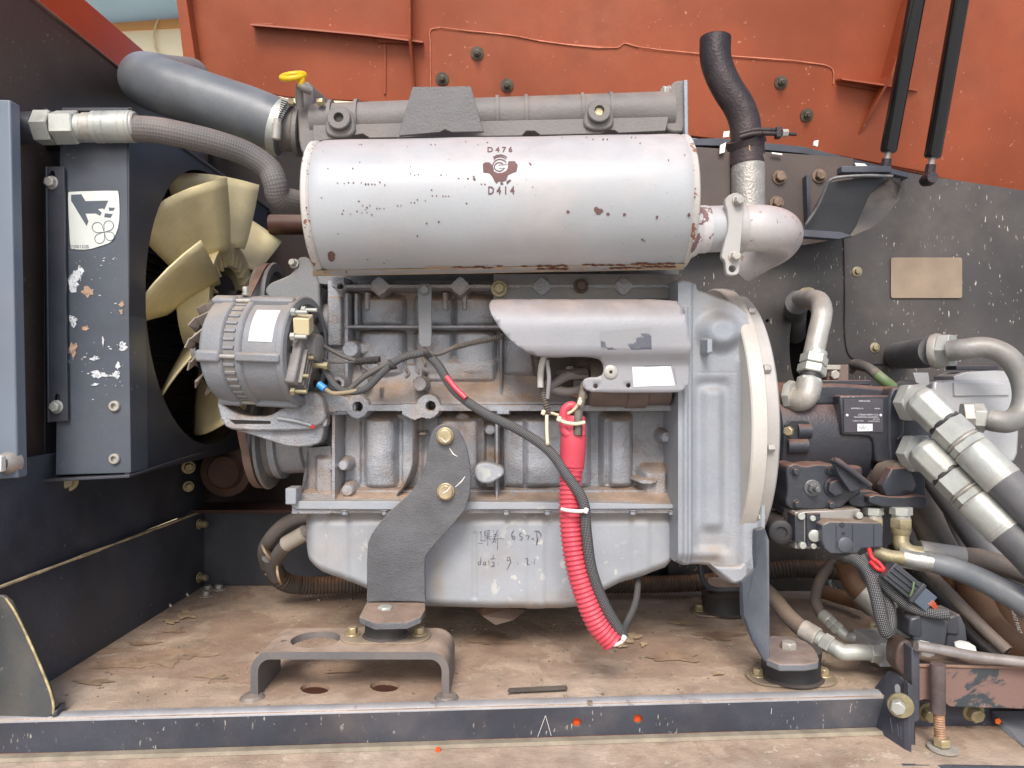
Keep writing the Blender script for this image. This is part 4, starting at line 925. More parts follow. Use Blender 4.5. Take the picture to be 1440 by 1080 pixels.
# front fan
lathe('fan_disc', [(-.006, .02), (-.006, .052), (-.003, .060), (0, .052), (0, .02)], (-.445, ac.y, ac.z), AX, DARK, alt, seg=40)
for k in range(14):
    a = k / 14 * 2 * math.pi + .1; u = Vector((0, -math.cos(a), math.sin(a))); t_ = Vector((0, math.sin(a), math.cos(a))); b_ = Vector((-.443, ac.y, ac.z))
    q = [b_ + u * .050 + AX * -.004, b_ + u * .073 + AX * -.006 + t_ * .004, b_ + u * .070 + AX * .010 + t_ * .020, b_ + u * .050 + AX * .008 + t_ * .012]
    q2 = [b_ + u * .050 + AX * -.004, b_ + u * .073 + AX * -.006 + t_ * .004, b_ + u * .073 + AX * -.012 - t_ * .010, b_ + u * .052 + AX * -.012 - t_ * .008]
    g = G(); g.add((q, [(0, 1, 2, 3)])); g.add((q2, [(0, 1, 2, 3)])); o = g.mk('fan_blade', M('fan_blade_metal', c(150, 138, 128), .5, metal=.2, var=.2, patch=.3) if k == 0 else bpy.data.materials['fan_blade_metal'], alt, smooth=False)
    s = o.modifiers.new('solid', 'SOLIDIFY'); s.thickness = .002
lathe('front_pulley', [(-.03, .012), (-.03, .030), (-.022, .026), (-.012, .030), (-.012, .012)], (-.445, ac.y, ac.z), AX, GREYD, alt, seg=32)
# white label bent round the housing
def cylpatch(name, c0, r, x0, x1, a0_, a1_, mat, parent, skew=0, n=14):
    V = []; Fc = []
    for i in range(n + 1):
        a = a0_ + (a1_ - a0_) * i / n
        for x in (x0, x1): V.append((x + skew * (i / n), c0.y - math.cos(a) * r, c0.z + math.sin(a) * r))
    for i in range(n): Fc.append((2 * i, 2 * i + 1, 2 * i + 3, 2 * i + 2))
    return mk(name, V, Fc, mat, parent)
cylpatch('paper_label', ac, .0775, -.3585, -.3235, .12, .78, PAPER, alt)
alt_rot = True
# rear end: regulator, terminals
rx = -.309
lathe('rear_grille', [(0, .066), (.002, .064), (.003, .03)], (rx, ac.y, ac.z), AX, M('grille', (.10, .10, .105), .6, var=.3, vs=80, patch=.3, up=.3), alt, seg=40)
for k in range(12):
    a = k / 12 * 2 * math.pi; u = Vector((0, -math.cos(a), math.sin(a)))
    o = prism('vent', [Vector((rx + .0035, ac.y, ac.z)) + u * .054 + Vector((0, 0, 0)) + (Vector((0, math.sin(a + q), math.cos(a + q))) * .006 + Vector((0, -math.cos(a + q), math.sin(a + q))) * .003) for q in (0, 1.6, 3.14, 4.7)], .0006, DARK, alt, n=AX, bev=0)
lathe('rear_cap', [(0, .040), (.010, .038), (.014, .034), (.014, .022), (.026, .020), (.028, .016), (.028, .0)], (rx, ac.y - .010, ac.z + .004), AX, GREYD, alt, seg=36)
box('regulator', (rx + .008, ac.y - .045, ac.z - .022), (.016, .030, .06), M('reg', (.21, .20, .20), .5, var=.25, vs=60, patch=.4), alt, bev=.003, rot=euler(-20, 0, 0))
for i in range(4): box('regulator_fin', (rx + .018, ac.y - .048 + i * .007, ac.z - .022 - i * .004), (.006, .002, .05), GREYD, alt, rot=euler(-20, 0, 0), bev=.0005)
box('ivory_plug', (rx + .017, ac.y - .048, ac.z + .036), (.022, .028, .024), IVORY, alt, rot=euler(18, 0, 12), bev=.0015)
for dy, dz, mm in ((-.062, .052, ZINC), (-.062, .018, ZINC), (-.035, -.01, BRASSD), (-.055, -.058, BRASSD), (-.05, -.036, BRASSD), (-.03, .058, ZINC)):
    g = G(); g.add(g_lathe([(0, .0058), (.006, .0058)], (rx + .006, ac.y + dy, ac.z + dz), AX, 6)); g.add(g_lathe([(0, .003), (.022, .003), (.023, .0022)], (rx + .006, ac.y + dy, ac.z + dz), AX, 10)); g.mk('terminal', mm, alt)
bolt(P(339, 414, 1.08), (0, -.2, 1), .0045, .010, ZINC, alt, wr=.006)
lathe('ground_stud', [(0, .004), (.02, .004), (.02, .006), (.026, .006)], P(440, 511, 1.08), AX, BRASSD, alt, seg=8)
# alternator bracket
alt.rotation_euler = (math.radians(0), math.radians(2.0), math.radians(-9))
alt.location.z -= .0; alt.location.x += .004
ab = thing('alternator_bracket', 'dusty grey cast arm carrying the alternator from below', 'bracket', P(400, 625, 1.1))
ext('arm', smooth_poly([(303, 560), (318, 574), (340, 585), (372, 586), (386, 582), (430, 548), (450, 555), (458, 575), (458, 590), (446, 600), (430, 606), (330, 606), (312, 598)], 1), 1.085, .05, CAST, ab, bev=.004)
ext('skirt', smooth_poly([(322, 604), (440, 602), (456, 590), (454, 616), (446, 626), (412, 630), (385, 622), (350, 610)], 1), 1.095, .04, CAST, ab, bev=.004)
tube('rib_line', [P(390, 588, 1.083), P(415, 592, 1.082), P(438, 598, 1.084)], .0025, PAN, ab, world=True)
lathe('red_mark', [(0, .003), (.001, .003)], P(440, 600, 1.082), (0, -1, 0), REDW, ab, seg=12)
ext('slot', [(322, 590), (380, 592), (381, 596), (330, 596)], 1.0845, .002, DARK, ab, bev=0)
ext('lug', smooth_poly([(452, 586), (460, 588), (460, 598), (454, 602)], 1), 1.09, .02, CAST, ab, bev=.001)
ext('corner_casting', smooth_poly([(440, 548), (480, 556), (500, 562), (500, 582), (456, 585), (440, 574)], 1), 1.112, .05, CAST, ab, bev=.003)
# ------------- mount bracket
mb = thing('engine_mount_bracket', 'dark grey cranked steel plate bolting the block to the front rubber mount', 'bracket', P(560, 870, 1.06))
mo = [(604, 618), (609, 604), (618, 597), (630, 596), (641, 601), (650, 614), (658, 635), (662, 660), (662, 690), (656, 712), (648, 726), (600, 778), (597, 790), (598, 846), (598, 846), (598, 846), (516, 846), (516, 846), (516, 846), (516, 770), (520, 756), (530, 740), (545, 722), (560, 708), (578, 692), (592, 672), (598, 655)]
ext('plate', smooth_poly(mo, 1), 1.06, .009, PLATE, mb, bev=.0012)
prism('foot', [P(505, 867, 1.005), P(511, 856, 1.030), P(516, 846, 1.069), P(598, 846, 1.069), P(598, 856, 1.03), P(592, 867, 1.005), P(572, 876, 1.0), P(527, 877, 1.0)], -.009, PLATE, mb, n=(0, 0, 1), bev=.0012)
for x, y in ((626, 613), (627, 691)):
    g = G(); g.add(g_lathe([(0, .0125), (.003, .0125), (.004, .0118)], P(x, y, 1.06), (0, -1, 0), 30)); g.add(g_lathe([(.003, .0108), (.009, .0108), (.0105, .0092), (.0105, 0)], P(x, y, 1.06), (0, -1, 0), 20))
    g.mk('mount_bolt', BRASS, mb, bev=.0004, bseg=1)
V, Fc = strokes([[(x, y) for x, y in l] for l in ([(632, 630), (637, 638), (643, 642)], [(640, 685), (649, 677), (654, 670)], [(620, 616), (627, 622), (631, 618)], [(622, 694), (628, 691), (634, 684)])], 1.5)
mk('paint_mark', [P(x, y, 1.0595 if (y > 628 and y < 645 or x > 637) else 1.0485) for x, y in V], Fc, MARK, mb, smooth=False)['kind'] = 'stuff'
bolt(P(542, 862, 1.032), (0, 0, 1), .011, .010, IVORY if 0 else ZINC, mb, wr=.0)
# rubber mount with diamond flange
def mount(nm, lab, top, base, r, par=None, ang=0, grp=None, fx=.052, mat=RUBK):
    m = thing(nm, lab, 'mount', base, grp)
    hgt = top.z - base.z
    lathe('rubber', [(.003, r * 1.1), (.006, r), (hgt * .5, r * .97), (hgt, r * 1.02)], base, (0, 0, 1), mat, m, seg=36)
    pts = []
    for k in range(40):
        a = 2 * math.pi * k / 40; q = .62 + .38 * abs(math.cos(a)) ** 1.4
        pts.append(base + Vector((fx * math.cos(a), fx * .80 * math.sin(a) * q, 0)))
    prism('flange', pts, .003, M('flange_dust', c(150, 134, 112), .7, metal=.1, var=.2, vs=30, patch=.4) if 'flange_dust' not in bpy.data.materials else bpy.data.materials['flange_dust'], m, n=(0, 0, 1), bev=.0006)
    for s in (-1, 1): bolt(base + Vector((s * fx * .74, 0, .003)), (0, 0, 1), .0075, .009, BRASS, m, wr=.011, name='flange_bolt')
    return m
base = FL(543, 898, -.358) ; base.x = P(543, 890, 1.05).x; base = Vector((base.x, 1.048, H - .358))
mount('rubber_mount', 'black rubber mount under the front engine bracket, on the bent steel stand', Vector((base.x, base.y, H - .330)), base, .030, fx=.064)
# bent steel stand (bridge)
sd_ = thing('mount_stand', 'low bridge-shaped steel stand on the floor with a round cut-out in its top', 'stand', FL(495, 982))
zt = -.358
def TP(px, py): return FL(px, py, zt)
pf = []   # front profile of the bridge in X,Z
def bridge(y0, depth, xl0, xr0):
    t_ = .010; V = []; prof_o = []; prof_i = []
    rr = .026
    zl = ZF; zo = zt
    for k in range(7): a = math.pi - k / 6 * math.pi / 2; prof_o.append((xl0 + rr + rr * math.cos(a), zo - rr + rr * math.sin(a)))
    for k in range(7): a = math.pi / 2 - k / 6 * math.pi / 2; prof_o.append((xr0 - rr + rr * math.cos(a), zo - rr + rr * math.sin(a)))
    r2 = rr - t_
    for k in range(7): a = math.pi - k / 6 * math.pi / 2; prof_i.append((xl0 + rr + r2 * math.cos(a), zo - rr + r2 * math.sin(a)))
    for k in range(7): a = math.pi / 2 - k / 6 * math.pi / 2; prof_i.append((xr0 - rr + r2 * math.cos(a), zo - rr + r2 * math.sin(a)))
    prof_o = [(xl0, zl)] + prof_o + [(xr0, zl)]; prof_i = [(xl0 + t_, zl)] + prof_i + [(xr0 - t_, zl)]
    return prof_o, prof_i
xl0 = P(353, 980, .99).x; xr0 = P(632, 975, .993).x
po, pi_ = bridge(.99, .1, xl0, xr0)
y0_, y1_ = .988, 1.085
def leg_geo(a, b):
    o1, i1 = po[a:b], pi_[a:b]; n = b - a; V = []
    for y in (y0_, y1_): V += [W(x, y, z) for x, z in o1] + [W(x, y, z) for x, z in i1]
    Fc = [(0, n, 3 * n, 2 * n), (n - 1, 3 * n - 1, 4 * n - 1, 2 * n - 1)]
    for i in range(n - 1):
        Fc += [(i, i + 1, n + i + 1, n + i), (2 * n + i, 3 * n + i, 3 * n + i + 1, 2 * n + i + 1), (i, 2 * n + i, 2 * n + i + 1, i + 1), (n + i, n + i + 1, 3 * n + i + 1, 3 * n + i)]
    return V, Fc
STD = M('stand_dusty', (.13, .125, .125), .65, var=.15, patch=.25, up=1.1, dcol=c(172, 150, 132), bump=.3)
for a_, b_ in ((0, 8), (8, len(po))): V, Fc = leg_geo(a_, b_); fixn(mk('leg', V, Fc, STD, sd_, ang=40))
# flat top with the round hole and small hole
def flat_top(z, ia, ib):
    xa, xb = po[7][0], po[8][0]
    hc = FL(444, 899, zt); hole = [W(hc.x + .034 * math.cos(a), hc.y + .034 * math.sin(a), z) for a in [k / 28 * 2 * math.pi for k in range(28)]]
    h2c = FL(399, 901, zt); h2 = [W(h2c.x + .004 * math.cos(a), h2c.y + .004 * math.sin(a), z) for a in [k / 10 * 2 * math.pi for k in range(10)]]
    return [W(xa, y0_, z), W(xb, y0_, z), W(xb, y1_, z), W(xa, y1_, z)], [hole, h2]
ou, hh = flat_top(zt, 0, 0); gp = g_prism(ou, -.010, hh, Vector((0, 0, 1))); 
fixn(mk('top_plate', gp[0], gp[1], STD, sd_, ang=40))
for px in (355, 628):
    q = FL(px, 981); lathe('weld', [(0, .017), (.004, .013), (.006, .002)], Vector((P(px, 980, .99).x, .990, H + ZF)), (0, 0, 1), M('weld_grey', c(130, 122, 116), .5, metal=.3, var=.3, vs=90) if 'weld_grey' not in bpy.data.materials else bpy.data.materials['weld_grey'], sd_, seg=12)
lathe('nut_below', [(0, .009), (.008, .009), (.008, .004), (.014, .004)], W(P(544, 920, 1.05).x, 1.03, -.368), (0, 0, -1), ZINCD, sd_, seg=8)
# right mount leg
rl = thing('rear_mount_leg', 'tall blue-black steel leg from the flywheel housing down to the right front mount', 'bracket', P(1070, 940, 1.0))
prism('leg_plate', [P(1064, 745, 1.04), P(1076, 742, 1.04), P(1082, 760, 1.04), P(1083, 905, 1.005), P(1083, 932, 1.0), P(1078, 932, 1.0), P(1062, 905, 1.02), P(1046, 865, 1.05), P(1044, 818, 1.05), P(1062, 800, 1.05)], .010, M('leg_paint', (.085, .095, .115), .5, var=.2, vs=12, patch=.25, up=.3, bump=.2), rl, n=(-.25, 1, 0), bev=.0015)
fz = -.372
prism('foot', smooth_poly([FL(1078, 934, fz), FL(1076, 905, fz), FL(1076, 893, fz), FL(1118, 895, fz), FL(1140, 905, fz), FL(1152, 922, fz), FL(1150, 934, fz)], 1), -.010, M('foot_paint', (.15, .16, .175), .55, var=.2, patch=.2, up=1.0, dcol=c(150, 130, 118)), rl, n=(0, 0, 1), bev=.002)
bolt(FL(1109, 912, fz), (0, 0, 1), .011, .010, ZINCD, rl)
rb = FL(1112, 950, ZF); rb = Vector((P(1110, 940, 1.03).x, 1.075, H + ZF)); rb.x = 392 / F * 1.055
mount('rubber_mount', 'black rubber mount at the foot of the right steel leg, nearest the floor edge', rb + Vector((0, -.03, .045 - .0)), rb + Vector((0, -.02, .001)), .041, fx=.063)
# far rear mount
rb2 = Vector((P(1020, 845, 1.36).x, 1.36, H + ZF))
mount('rubber_mount', 'black rubber mount far behind the flywheel housing, partly hidden', rb2 + Vector((0, 0, .035)), rb2 + Vector((0, 0, .001)), .042, fx=.065)
fbk = thing('far_mount_bracket', 'dark bent bracket on the far mount behind the flywheel housing', 'bracket', rb2)
tube('bent_strap', [P(985, 780, 1.30), P(985, 800, 1.30), P(990, 818, 1.30), P(1002, 828, 1.30), P(1050, 829, 1.30)], .005, BLACK, fbk, world=True)
prism('pad', [FL(995, 826, -.372), FL(1060, 824, -.372), FL(1060, 810, -.372), FL(995, 812, -.372)], -.006, FLOORM, fbk, n=(0, 0, 1))
# ================================================================ MUFFLER
muf = thing('muffler', 'large silver-white cylindrical muffler with rust specks and brown stencil marks on top of the engine', 'muffler', P(700, 392, 1.05))
mA, mB = P(452, 294.5, 1.05), P(958, 285.5, 1.05); mx = (mB - mA).normalized(); mL = (mB - mA).length; MR = .0935
pr = [(.0, MR * .80), (-.004, MR * .86), (-.004, MR * .94), (-.001, MR * .985), (.006, MR)] 
shell_ = lathe('shell', [(.0, MR * .6), (.001, MR * .90), (.006, MR * .965), (.013, MR * .995), (.022, MR)] + [(mL * k / 10, MR * (1 + .004 * math.sin(k * 1.9))) for k in range(1, 10)] + [(mL - .020, MR), (mL - .012, MR * .997), (mL - .005, MR * .985), (mL, MR * .95), (mL + .001, MR * .6)], mA, mx, WHITE, muf, seg=96, ang=50)
lathe('end_rim', [(.0, MR * .90), (-.004, MR * .93), (-.005, MR * .96), (-.003, MR * .99), (.003, MR * .995), (.006, MR * .97)], mA, mx, RUSTE, muf, seg=96)
lathe('end_rim', [(-.006, MR * .97), (-.003, MR * .993), (.003, MR * .985), (.005, MR * .95), (.004, MR * .90), (0, MR * .86)], mB, mx, RUSTE, muf, seg=96)
lathe('end_cap', [(.004, MR * .92), (-.006, MR * .7), (-.009, .01)], mA, mx, WHITE, muf, seg=64)
lathe('end_cap', [(.0, MR * .95), (.006, MR * .8), (.010, MR * .4), (.010, .034)], mB, mx, WHITE, muf, seg=64)
cam0 = Vector((0, 0, H))
def oncyl(px, py, A=None, ax=None, r=None, lift=.0004):
    A = mA if A is None else A; ax = mx if ax is None else ax; r = (MR * 1.004 if r is None else r) + lift
    d = (P(px, py, 1) - cam0).normalized(); o = cam0 - A
    dp = d - ax * d.dot(ax); op = o - ax * o.dot(ax)
    a, b_, c_ = dp.dot(dp), 2 * dp.dot(op), op.dot(op) - r * r; D = b_ * b_ - 4 * a * c_
    return cam0 + d * ((-b_ - math.sqrt(max(D, 0))) / (2 * a))
def spots(name, lst, mat, parent, f, jit=.4, n=9):
    g = G()
    for s_ in lst:
        x, y, rx = s_[:3]; ry = s_[3] if len(s_) > 3 else rx
        pts = [f(*q) for q in blob(x, y, rx, ry, n, jit)]; g.add((pts, [tuple(range(n))]))
    return tag(g.mk(name, mat, parent, smooth=False), kind='stuff')
sl_ = []
random.seed(21)
for x, y, r_ in ((474, 257, .8), (484, 258, 1), (490, 257, 1), (497, 257, 1.1), (508, 257, .9), (514, 259, 1.2), (518, 259, 1.3), (523, 259, 1.2), (527, 259, 1), (534, 256, 1.2), (541, 260, 1), (506, 228, .9), (496, 237, 1), (461, 237, .8), (452, 278, 1.1), (505, 283, 1.2), (510, 289, .9), (516, 292, 1.2), (520, 289, 1), (514, 295, .8), (530, 293, 1.1), (534, 293, 1), (540, 293, .9), (559, 289, 1), (564, 289, .9), (578, 285, 1), (583, 285, 1), (587, 281, 1), (598, 282, .9), (483, 296, 1), (481, 301, 1.4), (493, 301, .8), (502, 297, 1), (509, 299, .9), (516, 299, .9), (523, 302, 1), (577, 244, .9), (583, 246, .9), (588, 245, 1), (577, 234, .7), (620, 246, 1.2), (628, 246, .7), (607, 267, 1), (608, 275, 1), (614, 275, 1.1), (623, 276, 1), (627, 276, 1), (631, 276, 1), (656, 286, 1.4), (600, 314, 1.4), (617, 312, 1.4), (587, 332, 1.3), (475, 329, 1), (645, 251, 1), (658, 251, 1.4), (667, 252, 2.2), (666, 248, 1.2), (677, 259, 1.1), (682, 259, 1.1), (746, 231, 1.3), (749, 263, .8), (745, 229, .9), (505, 203, .7), (508, 203, 1), (606, 203, 1), (612, 203, .8), (573, 206, .7), (655, 199, .9), (672, 203, .7), (685, 200, .9), (834, 196, .9), (848, 196, 1.2), (854, 196, 1.2), (900, 201, 1.1), (888, 193, .9), (894, 193, .8), (825, 193, .8), (790, 193, .6), (940, 225, 1), (963, 218, 1), (799, 298, 2.3), (843, 297, 5), (838, 294, 3), (855, 301, 2.4), (878, 302, 2), (924, 305, 2.2), (969, 302, 2.6), (903, 337, 1.5), (906, 339, 1.3), (517, 365, 1), (540, 370, 1), (487, 383, 1.2), (432, 240, 1), (431, 292, 1.6), (433, 301, 1.2), (429, 320, 1.1), (436, 325, .8), (487, 382, 1), (978, 265, 1.2), (977, 277, 1.4), (740, 252, .6)):
    sl_.append((x, y, r_ * .98, r_ * .98))
for _ in range(45): sl_.append((random.uniform(440, 960), random.uniform(196, 380), random.uniform(.3, .55)))
spots('rust_speck', sl_, BROWN, shell_, lambda x, y: oncyl(x, y))
spots('rust_patch', [(466, 361, 5.5, 7), (700, 236, .1)], BROWN, shell_, lambda x, y: oncyl(x, y), .18, 16)
s2 = []
for x0_, x1_, y_ in ((640, 690, 376), (702, 706, 375), (735, 742, 375), (758, 780, 374.5), (785, 797, 374), (822, 862, 373), (870, 880, 373.5), (890, 948, 371.5), (905, 950, 375), (757, 800, 378), (860, 905, 377)):
    x = x0_
    while x < x1_:
        l = random.uniform(1.5, 6); s2.append((x, y_ + random.uniform(-.8, .8), l, random.uniform(.5, 1.5))); x += l * 1.3
spots('rust_streak', s2, BROWN2, shell_, lambda x, y: oncyl(x, y, lift=.0006), .45, 10)
s3 = [(random.uniform(600, 965), random.gauss(377, 1.4), random.uniform(1, 5), random.uniform(.3, .9)) for _ in range(90)]
spots('rust_stain', s3, M('rust_stain', c(206, 170, 138), .7, var=.1, up=0), muf, lambda x, y: oncyl(x, y, lift=.0003), .45, 8)
# stencilled numbers and round emblem
def mtext(s, cx_, cy_, w_px, h_px, bold=0):
    V, Fc = text_geo(s, 1, bold=bold); xs_ = [v.x for v in V]; ys_ = [v.y for v in V]; a, b_ = min(xs_), max(xs_); c_, d_ = min(ys_), max(ys_)
    return [oncyl(cx_ + ((v.x - a) / (b_ - a) - .5) * w_px, cy_ - ((v.y - c_) / (d_ - c_) - .5) * h_px - ((v.x - a) / (b_ - a) - .5) * .4) for v in V], Fc
for s, a in (('D 4 7 6', (703, 210, 35, 7.5)), ('D 4 1 4', (705, 267.5, 37, 11.5))):
    V, Fc = mtext(s, *a, bold=.02); mk('stencil_number', V, Fc, BROWN, shell_, smooth=False)
e9 = lambda l: [(660 + x * 100 / 1080, 190 + y * 100 / 1080) for x, y in l]
def epoly(pts, name='emblem'):
    n = len(pts); q = e9(pts); cx_, cy_ = sum(p[0] for p in q) / n, sum(p[1] for p in q) / n
    from mathutils.geometry import tessellate_polygon as tp
    tr = tp([[Vector((x, y, 0)) for x, y in q]]); return [oncyl(x, y) for x, y in q], [tuple(t) for t in tr]
g = G()
g.add(epoly([(205, 440), (235, 415), (300, 410), (345, 450), (350, 500), (375, 550), (430, 575), (500, 570), (560, 540), (585, 500), (590, 400), (640, 395), (690, 395), (735, 455), (715, 545), (640, 575), (590, 600), (560, 680), (520, 700), (440, 700), (415, 735), (385, 700), (345, 620), (300, 575), (210, 565)]))
def arc(cx_, cy_, rx, ry, a0_, a1_, n=16): return [(cx_ + rx * math.cos(math.radians(a0_ + (a1_ - a0_) * k / n)), cy_ + ry * math.sin(math.radians(a0_ + (a1_ - a0_) * k / n))) for k in range(n + 1)]
V, Fc = strokes([e9(l) for l in (arc(465, 470, 110, 105, 150, 330), arc(455, 480, 75, 65, 20, 320), [(440, 455), (580, 440)], [(450, 500), (545, 500)], arc(465, 400, 100, 75, 200, 335), arc(470, 370, 110, 70, 200, 340), [(355, 330), (480, 295), (560, 330)])], 1.25)
g.add(([oncyl(x, y) for x, y in V], Fc))
g.add(epoly([(465, 725), (500, 705), (520, 745), (480, 755)])); g.add(epoly([(560, 700), (620, 670), (635, 690), (570, 745)]))
tag(g.mk('emblem', BROWN, shell_, smooth=False), kind='stuff')
V = []; Fc = []; xs_ = np.linspace(440, 962, 90)
for i, x in enumerate(xs_):
    for y in (380.5 - (x - 440) * .018, 388.5 - (x - 440) * .018): V.append(oncyl(x, y, lift=.0003))
for i in range(89): Fc.append((2 * i, 2 * i + 1, 2 * i + 3, 2 * i + 2))
mk('seam_band', V, Fc, M('seam_band_tan', c(196, 178, 150), .6, var=.12, vs=40, up=0, rust=.8, rcol=c(140, 96, 62), rs=70, rthr=.6, bump=.1), shell_)
# outlet pipe, flaked collar, elbow
ox = (P(1090, 321, 1.02) - P(968, 323, 1.02)).normalized(); oA = P(966, 323, 1.02)
lathe('outlet_collar', [(0, .042), (.012, .036), (.016, .0325), (.026, .0325), (.030, .031)], oA, ox, RUSTW, muf, seg=40)
tube('outlet_pipe', [P(975, 323, 1.02), P(1010, 322, 1.02), P(1046, 321, 1.02)], .0315, WHITE, muf, world=True, seg=40)
el = thing('exhaust_elbow', 'pale heat-stained exhaust elbow turning back at the right of the muffler', 'pipe', P(1080, 375, 1.05))
tube('elbow', [P(1046, 321, 1.02), P(1068, 321, 1.02), P(1088, 324, 1.035), P(1097, 331, 1.07), P(1088, 343, 1.115), P(1066, 355, 1.14), P(1040, 372, 1.16)], .0318, M('elbow_paint', (.56, .53, .51), .42, metal=.15, var=.08, patch=.25, up=.3, dcol=c(200, 172, 160), rust=.7, rcol=c(150, 110, 100), rs=90, rthr=.62, bump=.12), el, world=True, seg=44)
random.seed(5)
tp_ = thing('tail_pipe', 'rusty soot-brown bent tail pipe rising from a ribbed steel riser', 'exhaust pipe', P(1052, 295, 1.11))
lathe('riser', [(0, .0245), (.105, .0245)], P(1052, 318, 1.12), (0, 0, 1), M('riser_steel', (.42, .40, .37), .42, metal=.5, var=.15, vs=70, patch=.2, up=0, bump=.4), tp_, seg=48)
tube('bent_pipe', [P(1049, 222, 1.12), P(1049, 195, 1.12), P(1047, 172, 1.12), P(1038, 148, 1.12), P(1024, 126, 1.12), P(1012, 102, 1.12), P(1006, 80, 1.12), P(1006, 54, 1.12)], .0225, SATIN, tp_, world=True, seg=36, r1=.0232, cap=False)
lathe('pipe_mouth', [(0, .0228), (.001, .0205), (-.03, .0205)], P(1006, 53.5, 1.12), (0.02, 0, 1), DARK, tp_, seg=36)
lathe('sleeve', [(0, .0255), (.030, .0255), (.031, .0240)], P(1051, 232, 1.12), (-.03, 0, 1), SATIN, tp_, seg=40)
ts = tube('slit', [P(1053, 197, 1.0955), P(1054, 212, 1.0955)], .0016, M('slit', c(170, 140, 100), .5, up=0), tp_, world=True, seg=6)
lathe('clamp_band', [(-.006, .026), (-.006, .029), (.006, .029), (.006, .026)], P(1049, 200, 1.12), (-.32, -.35, 1), SATIN, tp_, seg=40)
for dy in (0, 5):
    tube('clamp_ear', [P(1040, 188 + dy, 1.092), P(1060, 183 + dy, 1.088), P(1090, 183 + dy, 1.09)], .0035, SATIN, tp_, world=True, seg=8)
lathe('clamp_screw', [(0, .0025), (.05, .0025)], P(1072, 187, 1.085), (1, 0, -.04), SATIN, tp_, seg=10)
box('clamp_block', P(1094, 187, 1.088), (.008, .012, .016), SATIN, tp_)
lathe('clamp_nut', [(0, .0055), (.008, .0055)], P(1100, 187, 1.085), (1, 0, 0), ZINCD, tp_, seg=6)
cb = thing('pipe_clamp', 'grey upright clamp strap bolted across the muffler outlet pipe', 'clamp', P(1030, 385, .98))
prism('strap', smooth_poly([P(x, y, .983) for x, y in [(1022, 276), (1034, 270), (1044, 274), (1047, 285), (1045, 310), (1042, 340), (1040, 366), (1040, 382), (1036, 387), (1024, 387), (1021, 382), (1020, 366), (1014, 362), (1018, 346), (1025, 320), (1023, 296), (1019, 284)]], 1), .010, M('clamp_paint', (.45, .43, .41), .5, var=.08, patch=.25, up=.3), cb, [[P(x, y, .983) for x, y in circ(1030, 378, 5, 14)]], (0, 1, 0), bev=.0015)
for x, y in ((1037, 283), (1032, 361)): bolt(P(x, y, .983), (.1, -1, 0), .0065, .009, ZINCD, cb, wr=.0075)
lathe('clamp_ring', [(-.010, .0318), (-.010, .034), (.010, .034), (.010, .0318)], P(1034, 321.5, 1.02), ox, M('clamp_paint2', (.45, .43, .41), .5, var=.08, patch=.25, up=.3), cb, seg=40)
# ================================================================ INTAKE MANIFOLD
im = thing('intake_manifold', 'grey-brown cast intake manifold pipe running behind the top of the muffler', 'manifold', P(700, 190, 1.15))
iA, iB = P(440, 172, 1.15), P(945, 158, 1.15); ix = (iB - iA).normalized(); iL = (iB - iA).length
tube('pipe', [iA, iA.lerp(iB, .5), iB], .0275, MANI, im, world=True, seg=40, r1=.031)
prism('lower_web', [P(x, y, 1.118) for x, y in [(440, 176), (940, 164), (936, 184), (870, 187), (864, 183), (855, 183), (845, 188), (760, 190), (752, 184), (740, 184), (734, 191), (520, 194), (510, 188), (440, 200)]], .03, MANI, im, n=(0, 1, 0))
for x in (504, 700, 740, 818, 858, 468):
    q = iA.lerp(iB, (x - 440) / 505); lathe('rib_ring', [(-.0025, .028), (-.0025, .0325), (.0025, .0325), (.0025, .028)], q, ix, MANI, im, seg=36)
for x, y, brass in ((478, 168, 0), (842, 158, 1)):
    ext('lug', smooth_poly([(x - 22, y + 25), (x - 20, y - 4), (x - 8, y - 20), (x + 8, y - 20), (x + 20, y - 6), (x + 22, y + 25)], 2), 1.112, .02, MANI, im, bev=.003)
    lathe('port', [(0, .0175), (.008, .0175), (.0095, .016), (.0095, .0075), (.002, .0070)], P(x, y, 1.112), (0, -1, 0), MANI, im, seg=32)
    lathe('port_bore', [(0, .0068), (.0022, .0068)], P(x, y, 1.111), (0, -1, 0), BRASS if brass else M('bore', c(52, 46, 44), .6), im, seg=6 if brass else 16)
prism('end_flange', smooth_poly([P(x, y, 1.13) for x, y in [(943, 120), (950, 113), (966, 112), (967, 186), (940, 186), (930, 172), (938, 150)]], 1), .05, MANI, im, n=(0, 1, 0), bev=.003)
prism('flange_plate', [P(x, y, 1.12) for x, y in [(962, 112), (967, 112), (968, 190), (963, 190)]], .08, GREY, im, n=(0, 1, 0))
bolt(P(940, 129, 1.14), (-1, -.4, 0), .0075, .009, ZINCD, im, wr=.009)
ext('shield_plate', [(580, 122), (662, 121), (680, 185), (635, 186), (626, 182), (618, 186), (561, 191), (562, 183)], 1.085, .006, M('shield_grey', (.15, .145, .145), .6, var=.15, vs=14, patch=.35, up=.8, dcol=c(128, 118, 112), bump=.4), im, bev=.001)
